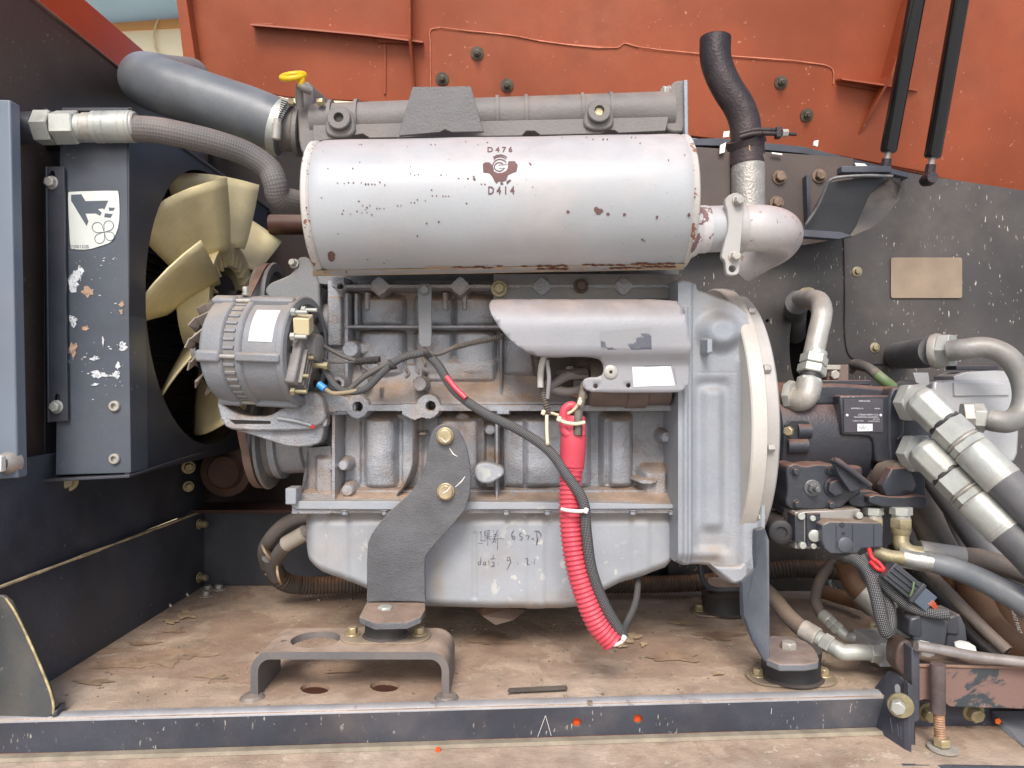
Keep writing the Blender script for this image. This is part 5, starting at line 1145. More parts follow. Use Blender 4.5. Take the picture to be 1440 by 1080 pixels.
# left end of manifold: inlet flange
ib = thing('inlet_flange', 'brown-grey cast inlet flange between the big hose and the intake manifold', 'flange', P(425, 215, 1.15))
prism('flange', smooth_poly([P(x, y, 1.13) for x, y in [(412, 128), (420, 116), (434, 113), (440, 126), (438, 150), (444, 185), (440, 215), (428, 222), (420, 205), (418, 170)]], 1), .07, MANI, ib, n=(.2, 1, 0), bev=.004)
lathe('neck', [(0, .034), (.03, .034), (.034, .040), (.040, .040)], P(388, 180, 1.16), (1, .05, -.1), MANI, ib, seg=36)
bolt(P(447, 144, 1.12), (1, -.3, 0), .006, .010, BRASS, ib); bolt(P(413, 144, 1.12), (-1, -.3, 0), .006, .008, BRASS, ib)
dp = thing('dipstick', 'yellow plastic dipstick ring handle above the inlet flange', 'dipstick', P(425, 130, 1.10))
rg_ = [P(412, 107, 1.10) + Vector((.0165 * math.cos(a), .012 * math.sin(a), .0085 * math.sin(a) + .0015 * math.cos(a))) for a in [k / 28 * 2 * math.pi for k in range(29)]]
mk('ring_handle', *g_tube(rg_, lambda L, t: .0042, 12)[:2], YEL, dp)
tube('stem', [P(423, 103, 1.095), P(424, 113, 1.097), P(422, 122, 1.10)], .0055, YEL, dp, world=True)
tube('tube', [P(420, 118, 1.10), P(428, 124, 1.10), P(438, 128, 1.105)], .006, MANI, dp, world=True)
tube('guide', [P(421, 120, 1.105), P(422, 150, 1.12)], .0055, MANI, dp, world=True)
# ================================================================ BIG HOSES LEFT
bh = thing('intake_hose', 'thick blue-grey rubber hose bending down to the intake flange, top left', 'hose', P(290, 200, 1.15))
tube('hose', [P(268, 113, 1.46), P(240, 112, 1.38), P(216, 111, 1.27), P(207, 113, 1.19), P(225, 120, 1.157), P(262, 132, 1.15), P(310, 148, 1.15), P(355, 163, 1.155), P(404, 183, 1.16)], .0425, RUBBLUE, bh, world=True, seg=48, n=10)
V, Fc = text_geo('TAKCHOSE', .012)
hA, hx_ = P(225, 121, 1.155), (P(404, 183, 1.16) - P(225, 121, 1.155)).normalized()
def onhose(px, py): return oncyl(px, py, hA, hx_, .0428)
V2 = [(262 + v.x * 900 * .4, 139 + v.x * 900 * .13 - v.y * 420 * .55) for v in V]
mk('hose_print', [onhose(x, y) for x, y in V2], Fc, M('print_grey', c(168, 166, 160), .6, up=0), bh, smooth=False)['kind'] = 'stuff'
sc_ = [(random.uniform(296, 334), 0, random.uniform(2, 6), .5) for _ in range(9)]
spots('scuff_mark', [(x, 156 + (x - 300) * .36 + random.uniform(-3, 3), a, b_) for x, _, a, b_ in sc_], M('scuff_light', c(150, 150, 145), .6, up=0), bh, onhose, .3, 6)
b2 = thing('rear_hose', 'second dark rubber hose just visible behind the thick blue-grey hose', 'hose', P(270, 120, 1.5))
tube('hose', [P(245, 112, 1.46), P(265, 108, 1.5), P(280, 118, 1.55), P(290, 140, 1.58)], .03, RUBBER, b2, world=True, seg=28)
hc_ = thing('hose_clamp', 'silver screw clamp at the right end of the thick blue-grey hose', 'clamp', P(395, 200, 1.15))
cx0 = hA + hx_ * ((P(396, 180, 1.16) - hA).dot(hx_))
lathe('band', [(-.007, .0428), (-.007, .0445), (.007, .0445), (.007, .0428)], cx0, hx_, ZINC, hc_, seg=48)
for k in range(9):
    a = .2 + k * .09; q = oncyl(400 - k * .6, 142 + k * 3.0, hA, hx_, .0447); box('slot', q, (.010, .001, .0012), DARK, hc_, bev=0, rot=euler(0, 20, 0))
q = oncyl(389, 184, hA, hx_, .046); lathe('screw', [(-.014, .0055), (-.012, .007), (.010, .007), (.012, .005)], q, (.1, -.1, 1), ZINCD, hc_, seg=12)
lathe('screw_head', [(0, .0058), (.006, .0058)], q + Vector((.001, 0, .012)), (.1, -.1, 1), ZINCD, hc_, seg=6)
# hydraulic hose with crimped end
hh_ = thing('hydraulic_hose', 'woven grey hose with crimped silver fitting running right from the radiator top', 'hose', P(250, 290, 1.05))
fA, fB = P(30, 180, 1.02), P(192, 178, 1.03); fx_ = (fB - fA).normalized(); fl_ = (fB - fA).length
def fit(name, x0_, x1_, r0_, mat, seg=32, par=None, A=None, ax=None, L=None, r1_=None, px0=30, px1=192, **k):
    A = A or fA; ax = ax or fx_; L = L or fl_
    t0, t1 = (x0_ - px0) / (px1 - px0) * L, (x1_ - px0) / (px1 - px0) * L; r1_ = r1_ or r0_
    return lathe(name, [(t0, r0_ * .93), (t0 + .0015, r0_), (t1 - .0015, r1_), (t1, r1_ * .93)], A, ax, mat, par or hh_, seg=seg, ang=25, **k)
fit('port_sleeve', 26, 54, .0215, NAVY); fit('hex_nut', 52, 76, .0235, ZINC, 6); fit('hex_nut', 78, 110, .0235, ZINC, 6, ph=.5)
fit('neck', 108, 120, .018, ZINC); fit('neck_ring', 118, 134, .0195, ZINCD); fit('ferrule', 132, 189, .0215, ZINC, 40)
for x in (140, 150, 172, 182): fit('crimp_ring', x, x + 1.6, .0219, ZINCD, 40)
fit('ferrule_lip', 186, 193, .020, ZINCD, 40)
tube('hose', [P(188, 181, 1.03), P(220, 183, 1.03), P(262, 191, 1.04), P(310, 203, 1.06), P(350, 218, 1.08), P(378, 238, 1.09), P(387, 258, 1.09), P(392, 276, 1.10), P(412, 283, 1.12), P(450, 289, 1.16)], .0178, BRAIDH, hh_, world=True, seg=28, n=10)
tube('cross_pipe', [P(380, 316, 1.5), P(440, 316, 1.5)], .02, M('pipe_brown', c(84, 54, 44), .6, var=.2), hh_, world=True)
# ================================================================ HEAT SHIELD + STARTER
hsd = thing('starter_heat_shield', 'rounded grey sheet heat shield with labels over the starter, right of the block', 'shield', P(880, 552, 1.05))
ol = [(688, 434), (689, 426), (694, 421), (760, 420), (952, 420), (958, 440), (965, 480), (970, 520), (968, 540), (958, 551), (940, 552), (835, 552), (822, 548), (818, 538), (823, 531), (845, 530), (849, 520), (846, 508), (838, 502), (812, 500), (775, 502), (748, 499), (725, 486), (705, 466), (692, 446)]
ol = smooth_poly(ol, 1)
def sh_d(x, y):
    t = min(max((y - 420) / 46, 0), 1); return 1.062 - .052 * math.sqrt(max(1 - (1 - t) ** 2, 0)) + .018 * max(0, min(1, (y - 492) / 20)) 
verts2 = [Vector(p) for p in ol]; edges = [(i, (i + 1) % len(ol)) for i in range(len(ol))]
hol = []
for hx0, hy0, hr in ((837, 543, 3.4), (883, 542, 3.4)): 
    b0 = len(verts2); cpts = circ(hx0, hy0, hr, 10); verts2 += [Vector(p) for p in cpts]; edges += [(b0 + i, b0 + (i + 1) % 10) for i in range(10)]; hol.append((hx0, hy0, hr))
for gy in np.concatenate([np.arange(421.5, 450, 2.2), np.arange(450, 552, 6)]):
    for gx in np.arange(692, 968, 7): verts2.append(Vector((float(gx), float(gy))))
vo, eo, fo_, _, _, _ = delaunay_2d_cdt(verts2, edges, [], 0, 1e-4)
fo_ = [f for f in fo_ if inpoly(sum(vo[i].x for i in f) / 3, sum(vo[i].y for i in f) / 3, ol) and not any(math.hypot(sum(vo[i].x for i in f) / 3 - a, sum(vo[i].y for i in f) / 3 - b_) < r_ for a, b_, r_ in hol)]
def SHP(x, y, o=0): 
    q = P(x, y, 1.03); q.y = sh_d(x, y) - o; return q
o = sheet_ = mk('sheet', [SHP(v.x, v.y) for v in vo], [tuple(f) for f in fo_], M('shield_paint', (.31, .315, .335), .45, var=.08, patch=.12, up=.7, dcol=c(168, 150, 142), bump=.15), hsd, ang=60, attr=[0] * len(vo))
s = o.modifiers.new('solid', 'SOLIDIFY'); s.thickness = .003; s.offset = -1
def shpatch(name, pts, mat, o=.0036):
    A_, B_, C_, D_ = [Vector(p) for p in pts]; V = []; Fc = []
    for i in range(13):
        for j in range(13): q = A_.lerp(B_, j / 12).lerp(D_.lerp(C_, j / 12), i / 12); V.append(SHP(q.x, q.y, o))
    for i in range(12):
        for j in range(12): k = i * 13 + j; Fc.append((k, k + 1, k + 14, k + 13))
    return mk(name, V, Fc, mat, sheet_, smooth=True)
shpatch('foil_label', [(841, 468), (911, 462), (912, 493), (843, 498)], FOIL)
shpatch('paper_label', [(888, 516), (942, 515), (948, 542), (890, 544)], PAPER, .0036)
V, Fc = strokes([[(889, 515), (944, 514)], [(946, 518), (950, 540)], [(905, 515.6), (925, 515)]], .8)
mk('label_edge', [SHP(x, y, .0042) for x, y in V], Fc, INKD, hsd, smooth=False)['kind'] = 'stuff'
lathe('washer', [(0, .0095), (.002, .0095), (.003, .008), (.003, .003)], SHP(858, 523, .003), (0, -1, 0), ZINCD, hsd, seg=24); box('washer_bore', SHP(858, 523, .0062), (.004, .001, .004), DARK, hsd, bev=0)
stt = thing('starter_motor', 'brown dusty starter motor tucked under the grey heat shield', 'starter', P(860, 575, 1.1))
lathe('body', [(0, .028), (.002, .034), (.010, .036), (.055, .036), (.057, .038), (.085, .038), (.088, .034), (.12, .034)], P(826, 538, 1.10), (1, 0, 0), M('starter_paint', c(104, 92, 88), .6, var=.15, patch=.5, up=.3, dcol=c(130, 112, 100)), stt, seg=40)
lathe('solenoid', [(0, .010), (.004, .018), (.06, .018)], P(808, 512, 1.11), (1, 0, 0), M('solenoid', c(70, 62, 60), .5, var=.2, patch=.3), stt, seg=28)
ext('dark_recess', [(745, 490), (850, 490), (850, 534), (820, 552), (750, 528)], 1.128, .01, M('recess', c(84, 74, 68), .7, patch=.3, up=.2), stt)
for x, y in ((805, 520), (838, 517), (824, 557)): bolt(P(x, y, 1.085), (-1, -.5, 0), .0055, .009, BRASSD if y > 530 else ZINCD, stt)
ext('terminal_block', [(806, 528), (824, 526), (824, 548), (806, 550)], 1.075, .03, RUBK, stt)
tube('insulated_lead', [P(826, 527, 1.075), P(800, 528, 1.07), P(785, 536, 1.068), P(774, 546, 1.07), P(800, 551, 1.075), P(818, 546, 1.08)], .0068, M('tape_lead', c(104, 102, 104), .5, var=.15, patch=.2), stt, world=True, lump=.08)
tube('insulated_lead', [P(783, 525, 1.075), P(806, 524, 1.07), P(826, 522, 1.07)], .006, RUBK, stt, world=True)
tube('copper_lug', [P(797, 553, 1.08), P(812, 555, 1.08)], .0035, M('copper', c(196, 140, 105), .4, metal=.5), stt, world=True)
# ================================================================ WIRING
wh = thing('wiring_harness', 'black woven wiring harness hanging from the alternator across the block down to the floor', 'cable', P(880, 905, 1.0))
tube('sleeve', [P(600, 497, 1.075), P(615, 512, 1.07), P(640, 550, 1.055), P(680, 580, 1.045), P(730, 605, 1.035), P(772, 634, 1.02), P(797, 668, 1.005), P(820, 705, .995), P(825, 750, .992), P(832, 800, .992), P(850, 850, .995), P(877, 897, 1.0)], .0065, BRAID, wh, world=True, seg=16, n=12, r1=.0075)
tube('sleeve', [P(877, 897, 1.0), P(880, 880, 1.05), P(893, 850, 1.10), P(897, 822, 1.14), P(895, 800, 1.17)], .005, BRAID, wh, world=True, seg=12)
tube('wire_bundle', [P(452, 510, 1.07), P(462, 528, 1.07), P(475, 545, 1.065), P(492, 551, 1.065), P(515, 546, 1.062), P(540, 522, 1.062), P(565, 504, 1.065), P(598, 496, 1.07)], .0050, BRAID, wh, world=True, n=10)
tube('wire_bundle', [P(490, 549, 1.067), P(512, 530, 1.066), P(548, 510, 1.066), P(575, 499, 1.07), P(600, 494, 1.075)], .0042, WIRE, wh, world=True, n=10)
tube('wire', [P(445, 480, 1.08), P(465, 492, 1.085), P(485, 502, 1.083), P(503, 508, 1.08)], .0032, WIRE, wh, world=True)
tube('wire', [P(448, 496, 1.08), P(462, 508, 1.085), P(500, 509, 1.08)], .0016, WIRE, wh, world=True)
tube('wire', [P(530, 510, 1.07), P(540, 512, 1.068), P(552, 506, 1.068)], .0022, WIRE, wh, world=True)
tube('connector', [P(501, 508, 1.075), P(534, 506, 1.07)], .0052, RUBK, wh, world=True, corr=(.004, .0008))
tube('frayed_tape', [P(510, 515, 1.072), P(522, 522, 1.07), P(535, 516, 1.07), P(545, 510, 1.07)], .003, WIRE, wh, world=True, lump=.3)
tube('blue_sleeve', [P(448, 540, 1.06), P(457, 547, 1.058)], .0052, BLUEC, wh, world=True)
tube('wire', [P(457, 547, 1.058), P(468, 553, 1.06), P(485, 552, 1.062), P(510, 548, 1.062)], .0032, M('wire_tan', c(150, 134, 108), .6, var=.15), wh, world=True)
tube('wire', [P(600, 494, 1.075), P(615, 498, 1.07), P(640, 488, 1.07)], .003, WIRE, wh, world=True)
tube('corrugated_wire', [P(638, 489, 1.07), P(665, 482, 1.07), P(705, 474, 1.08)], .0040, WIRE, wh, world=True, corr=(.0035, .0008))
tube('red_wire', [P(628, 530, 1.055), P(640, 545, 1.048), P(655, 560, 1.042)], .0042, RED, wh, world=True)
for x, y, d_ in ((598, 495, 1.07), (549, 513, 1.062), (601, 498, 1.072)):
    g = G()
    for k in range(3): g.add(g_lathe([(-.0015, .007), (-.0015, .008), (.0015, .008), (.0015, .007)], P(x + k * 2, y, d_), (1, 0, .3 + k * .3), 14))
    tag(g.mk('tie_wrap', RUBK, wh), kind='stuff')
for x, y in ((571, 517), (572, 523), (595, 508), (563, 500)):
    tube('loose_end', [P(x, y - 4, 1.07), P(x + random.uniform(-6, 6), y + 3, 1.065), P(x + random.uniform(-5, 5), y + 8, 1.068)], .002, WIRE, wh, world=True, lump=.2, seg=8)
dwn = thing('sensor_lead', 'thin grey corrugated lead dropping from the heat shield edge to two cream ties', 'cable', P(772, 585, 1.05))
tube('corrugated_lead', [P(755, 500, 1.06), P(757, 515, 1.06), P(762, 545, 1.055), P(768, 570, 1.05), P(773, 584, 1.05)], .0045, WIRE, dwn, world=True, corr=(.0035, .0009))
tube('taped_lead', [P(768, 494, 1.03), P(762, 512, 1.035), P(760, 530, 1.045), P(760, 545, 1.045)], .0045, M('tape_grey', c(176, 172, 166), .5, var=.1), dwn, world=True)
tube('taped_lead', [P(769, 506, 1.035), P(772, 530, 1.04), P(770, 560, 1.048)], .003, M('tape_grey2', c(150, 150, 152), .5, var=.1), dwn, world=True)
for dx in (-3, 3): tube('wire_tip', [P(768, 494, 1.03), P(768 + dx, 486, 1.03)], .0012, CREAMP, dwn, world=True, seg=6)
# red cable tube
rc_ = thing('battery_cable', 'red corrugated battery cable tube with a rubber boot hanging before the oil pan', 'cable', P(860, 905, 1.0))
tube('corrugated_tube', [P(803, 662, 1.02), P(802, 700, 1.015), P(804, 750, 1.008), P(812, 800, 1.003), P(828, 850, 1.0), P(842, 880, 1.0), P(862, 903, 1.0)], .0150, RED, rc_, world=True, seg=24, corr=(.0062, .0012))
tube('rubber_boot', [P(806, 662, 1.02), P(805, 650, 1.02)], .0150, RED, rc_, world=True, seg=28)
lathe('boot', [(0, .0130), (.003, .0150), (.018, .0152), (.020, .0170), (.045, .0180), (.060, .0178), (.072, .0160), (.085, .0150), (.090, .0135)], P(803, 676, 1.02), (.06, 0, 1), RED, rc_, seg=36)
tube('boot_lip', [P(792, 590, 1.015), P(794, 576, 1.015), P(804, 570, 1.015), P(812, 578, 1.015)], .006, RED, rc_, world=True)
tube('boot_lip', [P(792, 588, 1.015), P(794, 604, 1.012), P(800, 612, 1.01)], .0065, RED, rc_, world=True)
tube('boot_lip', [P(820, 612, 1.01), P(820, 598, 1.012), P(816, 584, 1.015)], .003, RED, rc_, world=True)
tube('inner_cable', [P(822, 540, 1.05), P(818, 560, 1.03), P(813, 585, 1.008), P(812, 612, 1.004)], .0058, M('lead_sheath', c(98, 92, 84), .6, var=.2), rc_, world=True)
prism('boot_slit', [P(x, y, 1.0008) for x, y in [(806, 596), (818, 596), (819, 614), (812, 611), (807, 604)]], .0004, DARK, rc_, n=(0, 1, 0), bev=0)
def tie(pts, lab, r=.0022, mat=CREAMP, head=None, **k):
    t = thing('cable_tie', lab, 'cable tie', P(*pts[len(pts) // 2]), 'cable ties on the cables')
    tube('band', [P(*p) for p in pts], r, mat, t, world=True, seg=8)
    if head: box('head', P(*head), (.006, .006, .0075), mat, t, rot=euler(0, 20, 0))
tie([(776, 581, 1.04), (790, 584, 1.02), (805, 578, 1.01), (814, 567, 1.005), (816, 560, 1.01)], 'upper cream cable tie looped round the red rubber boot', head=(815, 566, 1.0))
tie([(784, 589, 1.0), (795, 594, .998), (810, 596, .996), (822, 594, 1.0)], 'lower cream cable tie round the red rubber boot', .0026, head=(786, 589, .998))
tie([(769, 584, 1.04), (769, 605, 1.03), (770, 625, 1.012)], 'straight cream cable tie holding up the black woven harness', .0026, head=(764, 580, 1.04))
tie([(790, 716, .994), (800, 718, .985), (815, 719, .982), (826, 718, .985)], 'white cable tie binding red tube and black harness at the pan flange', .0026, WHITEP, head=(824, 718, .98))
tie([(860, 908, .99), (868, 906, .985), (876, 901, .983), (880, 896, .988)], 'white cable tie at the bottom end of the red tube', .0024, WHITEP, head=(877, 897, .982))
# lower left corrugated conduits
cd = thing('conduit', 'dusty corrugated conduit passing behind the oil pan with two grey hoses joining it', 'conduit', P(420, 828, 1.4))
tube('corrugated_conduit', [P(384, 800, 1.36), P(395, 815, 1.37), P(420, 823, 1.40), P(480, 822, 1.42), P(600, 820, 1.45), P(800, 822, 1.45), P(1000, 818, 1.45), P(1110, 800, 1.42), P(1200, 805, 1.42)], .0165, M('conduit_brown', (.06, .05, .045), .6, var=.2, up=.9, dcol=c(150, 112, 84), patch=.15), cd, world=True, corr=(.0065, .0012), seg=16)
tube('hose', [P(440, 724, 1.27), P(410, 732, 1.28), P(385, 752, 1.30), P(372, 775, 1.33), P(376, 795, 1.36)], .0125, BRAIDH, cd, world=True)
tube('hose', [P(440, 745, 1.25), P(415, 758, 1.26), P(396, 774, 1.29), P(386, 792, 1.33)], .0125, BRAIDH, cd, world=True)
tube('white_sleeve', [P(430, 749, 1.25), P(402, 765, 1.268)], .0133, M('sleeve_pale', c(176, 170, 160), .6, var=.1, patch=.3), cd, world=True)
tube('hose', [P(380, 782, 1.32), P(384, 798, 1.34), P(390, 810, 1.36)], .015, RUBBER, cd, world=True)
for x, y, ax in ((371, 776, (.6, .1, .4)), (388, 808, (.8, .1, .2))): lathe('wire_clamp', [(-.002, .016), (-.002, .018), (.002, .018), (.002, .016)], P(x + 6, y, 1.31), ax, M('clamp_tan', c(150, 130, 105), .5, metal=.3) if 'clamp_tan' not in bpy.data.materials else bpy.data.materials['clamp_tan'], cd, seg=20)
# ================================================================ HYDRAULIC PUMP
X_ = Vector((1, 0, 0))
pump = thing('hydraulic_pump', 'blue-black hydraulic pump body with a nameplate, right of the flywheel rim', 'pump', P(1180, 700, 1.2))
pc = P(1180, 612, 1.20)
def px_(x, d=1.12): return (x - 720) / F * d
lathe('body', [(px_(1095) - pc.x, .078), (px_(1100) - pc.x, .086), (px_(1225) - pc.x, .086), (px_(1232) - pc.x, .080)], pc, X_, PUMP, pump, seg=64)
ext('port_block', smooth_poly([(1250, 545), (1270, 543), (1308, 552), (1311, 640), (1306, 668), (1270, 672), (1251, 664), (1248, 600)], 1), 1.105, .16, PUMP, pump, bev=.004)
ext('name_pad', [(1180, 556), (1262, 556), (1262, 650), (1232, 650), (1228, 618), (1222, 614), (1184, 612)], 1.108, .03, PUMP, pump, bev=.003)
ext('top_bulge', smooth_poly([(1110, 545), (1160, 538), (1225, 542), (1262, 548), (1262, 570), (1110, 572)], 1), 1.13, .1, PUMP, pump, bev=.006)
ext('side_pocket', smooth_poly([(1104, 591), (1136, 591), (1139, 596), (1139, 612), (1134, 618), (1104, 618)], 1), 1.1125, .004, M('pocket', (.02, .022, .028), .4), pump, bev=.001)
lathe('pocket_plug', [(0, .012), (.02, .012)], P(1120, 606, 1.118), X_, PUMP, pump, seg=24); lathe('plug', [(0, .012), (.03, .012)], P(1106, 627, 1.118), X_, PUMP, pump, seg=24)
bolt(P(1110, 606, 1.10), (-1, -1.2, 0), .0075, .008, BRASS, pump)
# nameplate
npl = ext('nameplate', rrect(1187, 561, 1242, 608, 2), 1.1065, .0015, PLATEL, pump, bev=.0003)
npx = lambda x, y: (1170 + x / 12, 550 + y / 12)
def nt_(s, x0_, x1_, y_, h_):
    V, Fc = text_geo(s, 1); xs_ = [v.x for v in V]; a, b_ = min(xs_), max(xs_); ys_ = [v.y for v in V]; c_, d_ = min(ys_), max(ys_)
    q = [npx(x0_ + (v.x - a) / (b_ - a) * (x1_ - x0_), y_ - ((v.y - c_) / (d_ - c_) - .5) * h_) for v in V]
    mk('plate_print', [P(x, y, 1.1058) for x, y in q], Fc, PRINT, npl, smooth=False)['kind'] = 'stuff'
for a in (('MNDN IN NIINL', 455, 645, 168, 26), ('KPV050-A', 322, 530, 292, 24), ('48090', 715, 812, 295, 20), ('LT0INA4 MEPH 4 L2S', 440, 782, 398, 28), ('T3W999FST8144L09MEPH', 365, 782, 440, 24), ('48/YF74', 690, 805, 475, 20), ('CLMBRFTONPS', 345, 530, 503, 20), ('PL44HPSUSBSN', 610, 805, 508, 18)): nt_(*a)
mk('plate_sticker', [P(*npx(x, y), 1.1056) for x, y in ((428, 552), (686, 552), (686, 672), (428, 678))], [(0, 1, 2, 3)], PAPER, npl, smooth=False)
V, Fc = strokes([[npx(*q) for q in l] for l in ([(450, 640), (480, 585), (490, 640), (540, 580), (530, 635), (600, 600)], [(460, 620), (560, 620)], [(595, 645), (625, 645)])], .7)
mk('plate_signature', [P(x, y, 1.1050) for x, y in V], Fc, INKD, npl, smooth=False)['kind'] = 'stuff'
for x in (255, 822): lathe('rivet', [(0, .0022), (.001, .0018), (.0015, .001)], P(*npx(x, 408), 1.106), (0, -1, 0), PRINT, npl, seg=12)
tube('lead_wire', [P(1271, 585, 1.10), P(1270, 598, 1.099), P(1269, 610, 1.10), P(1262, 618, 1.10)], .0012, WIRE, pump, world=True, seg=6)
# dark square tag behind
ext('upper_tag', [(1284, 524), (1306, 524), (1308, 540), (1300, 545), (1288, 538)], 1.10, .004, M('foil_tag', c(150, 150, 150), .4, metal=.2, rust=.8, rcol=c(90, 60, 50), rs=70), pump)
# control cover with bolts, lower front
ctl = thing('control_cover', 'dark scalloped control cover with corner bolts under the pump body', 'cover', P(1150, 712, 1.08))
cv = [(1106, 656), (1118, 651), (1130, 656), (1150, 652), (1162, 654), (1172, 652), (1182, 660), (1194, 676), (1208, 682), (1212, 694), (1200, 700), (1190, 708), (1182, 716), (1166, 714), (1150, 718), (1128, 716), (1114, 718), (1104, 708), (1108, 690), (1106, 672)]
ext('cover', smooth_poly(cv, 1), 1.075, .05, PUMP, ctl, bev=.003)
ext('housing', [(1098, 652), (1215, 656), (1215, 720), (1098, 722)], 1.105, .1, PUMP, ctl, bev=.006)
for x, y in ((1118, 663), (1166, 662), (1196, 686), (1120, 709), (1168, 710)): bolt(P(x, y, 1.075), (0, -1, 0), .0052, .006, PUMP, ctl, wr=.0068)
bolt(P(1172, 685, 1.075), (0, -1, 0), .0125, .008, PUMP, ctl, wr=.0145)
g = g_bolt(P(1142, 686, 1.075), (0, -1, 0), .0085, .008, .012); g.add(g_lathe([(.006, .0042), (.022, .0042), (.023, .003)], P(1142, 686, 1.075), (0, -1, 0), 12)); g.mk('adjuster', M('adjuster_metal', (.16, .17, .18), .4, metal=.5, patch=.2), ctl, ang=30)
prism('lever_plate', [P(x, y, 1.05) for x, y in [(1170, 648), (1174, 644), (1182, 645), (1222, 678), (1225, 683), (1220, 686), (1206, 690), (1196, 692), (1180, 668)]], .006, PUMP, ctl, n=(-.1, 1, 0))
tube('lever_rod', [P(1173, 646, 1.045), P(1190, 657, 1.042), P(1224, 683, 1.04)], .004, PUMP, ctl, world=True, seg=8)
# relief valve nut and bracket
rv = thing('relief_valve', 'dusty dark relief valve with a large hexagonal end under the pump', 'valve', P(1256, 715, 1.08))
lathe('barrel', [(0, .030), (.03, .031), (.034, .026)], P(1246, 672, 1.12), (.35, -1, -.1), M('valve_dusty', c(70, 58, 50), .6, var=.3, patch=.5), rv, seg=32)
lathe('hex_end', [(.0, .030), (.012, .030), (.014, .026)], P(1256, 680, 1.09), (.25, -1, -.1), PUMP, rv, seg=6, bev=.0015)
ext('side_plate', [(1275, 650), (1300, 658), (1302, 700), (1275, 704)], 1.09, .012, PUMP, rv)
ext('elbow_body', smooth_poly([(1196, 690), (1235, 690), (1246, 705), (1244, 712), (1200, 714), (1192, 706)], 1), 1.085, .05, PUMP, rv, bev=.003)
ext('lug_plate', smooth_poly([(1222, 694), (1262, 700), (1300, 696), (1305, 700), (1304, 712), (1298, 716), (1222, 712)], 1), 1.07, .04, PUMP, rv, bev=.002)
# vertical fittings under it
vf = thing('hose_fitting', 'pair of dusty yellow-zinc fittings with a bent tube end leading right under the relief valve', 'fitting', P(1265, 760, 1.07))
for x, d_ in ((1228, 1.09), (1267, 1.07)):
    o_ = P(x, 713, d_); s = .0155 if x > 1250 else .0145
    lathe('hex_nut', [(0, s), (.011, s)], o_, (0, 0, -1), ZINC, vf, seg=6, ph=.4, bev=.0006); lathe('neck', [(.011, s * .8), (.016, s * .8)], o_, (0, 0, -1), ZINCD, vf)
    lathe('union_nut', [(.016, s * .95), (.018, s), (.028, s), (.030, s * .95)], o_, (0, 0, -1), BRASSD, vf, seg=6, bev=.0006)
    lathe('taper', [(.030, s * .9), (.036, s * .85), (.044, s * .62)], o_, (0, 0, -1), BRASSD, vf)
tube('bent_tube', [P(1267, 752, 1.07), P(1268, 766, 1.065), P(1278, 776, 1.055), P(1296, 780, 1.05)], .0108, BRASSD, vf, world=True, r1=.0115, seg=20)
tube('bent_tube', [P(1226, 752, 1.09), P(1224, 765, 1.07), P(1232, 776, 1.05), P(1248, 782, 1.04), P(1270, 785, 1.035)], .0095, BRASSD, vf, world=True, seg=20)
# solenoid valve block
sv = thing('solenoid_valve', 'dark block-shaped solenoid valve with bright corner screws below the control cover', 'valve', P(1180, 775, 1.06))
ext('base_block', [(1118, 720), (1210, 716), (1214, 770), (1118, 772)], 1.062, .05, M('base_alloy', (.40, .39, .37), .4, metal=.4, patch=.3, up=.9, dcol=c(150, 135, 122)), sv, bev=.0015)
ext('left_coil', [(1118, 724), (1131, 724), (1131, 766), (1118, 762)], 1.056, .03, PUMP, sv)
ext('left_plate', [(1135, 722), (1154, 722), (1154, 770), (1135, 768)], 1.055, .02, PUMP, sv, bev=.001)
ext('coil_body', [(1156, 738), (1166, 733), (1240, 735), (1242, 741), (1242, 770), (1212, 772), (1206, 779), (1168, 779), (1160, 772), (1156, 760)], 1.035, .05, M('coil_plastic', (.07, .078, .095), .42, var=.12, up=1.1, patch=.08, dcol=c(140, 122, 106)), sv, bev=.002)
for x in (1176, 1199, 1229): ext('coil_groove', [(x - .5, 738), (x + .5, 738), (x + .5, 776), (x - .5, 776)], 1.0345, .002, PUMP, sv, bev=0)
lathe('coil_cap', [(0, .0105), (.002, .0105), (.003, .009)], P(1188, 766, 1.035), (0, -1, 0), M('cap_dark', (.09, .10, .115), .4, var=.1), sv, seg=32)
for x, y, r_ in ((1184, 738, .0035), (1186, 750, .0022)): lathe('coil_screw', [(0, r_), (.001, r_)], P(x, y, 1.035), (0, -1, 0), PUMP, sv, seg=12)
for x, y, r_ in ((1125, 725, .0055), (1141, 728, .0042), (1127, 766, .0052), (1142, 767, .0042), (1206, 724, .0052)): bolt(P(x, y, 1.058), (0, -1, 0), r_, .007, ZINC, sv, seg=12)
lathe('end_screw', [(0, .0085), (.004, .0085), (.005, .006)], P(1145, 753, 1.053), (-.2, -1, 0), ZINC, sv, seg=18)
for x, y, r_ in ((1094, 743, .017), (1111, 748, .011)): lathe('left_spool', [(0, r_), (.03, r_), (.032, r_ * .8), (.032, r_ * .5), (.028, r_ * .5)], P(x, y, 1.10), (-.2, -1, 0), RUBK, sv, seg=28)
ext('left_casting', smooth_poly([(1078, 735), (1118, 722), (1120, 774), (1098, 768), (1080, 756)], 1), 1.10, .05, RUBK, sv)
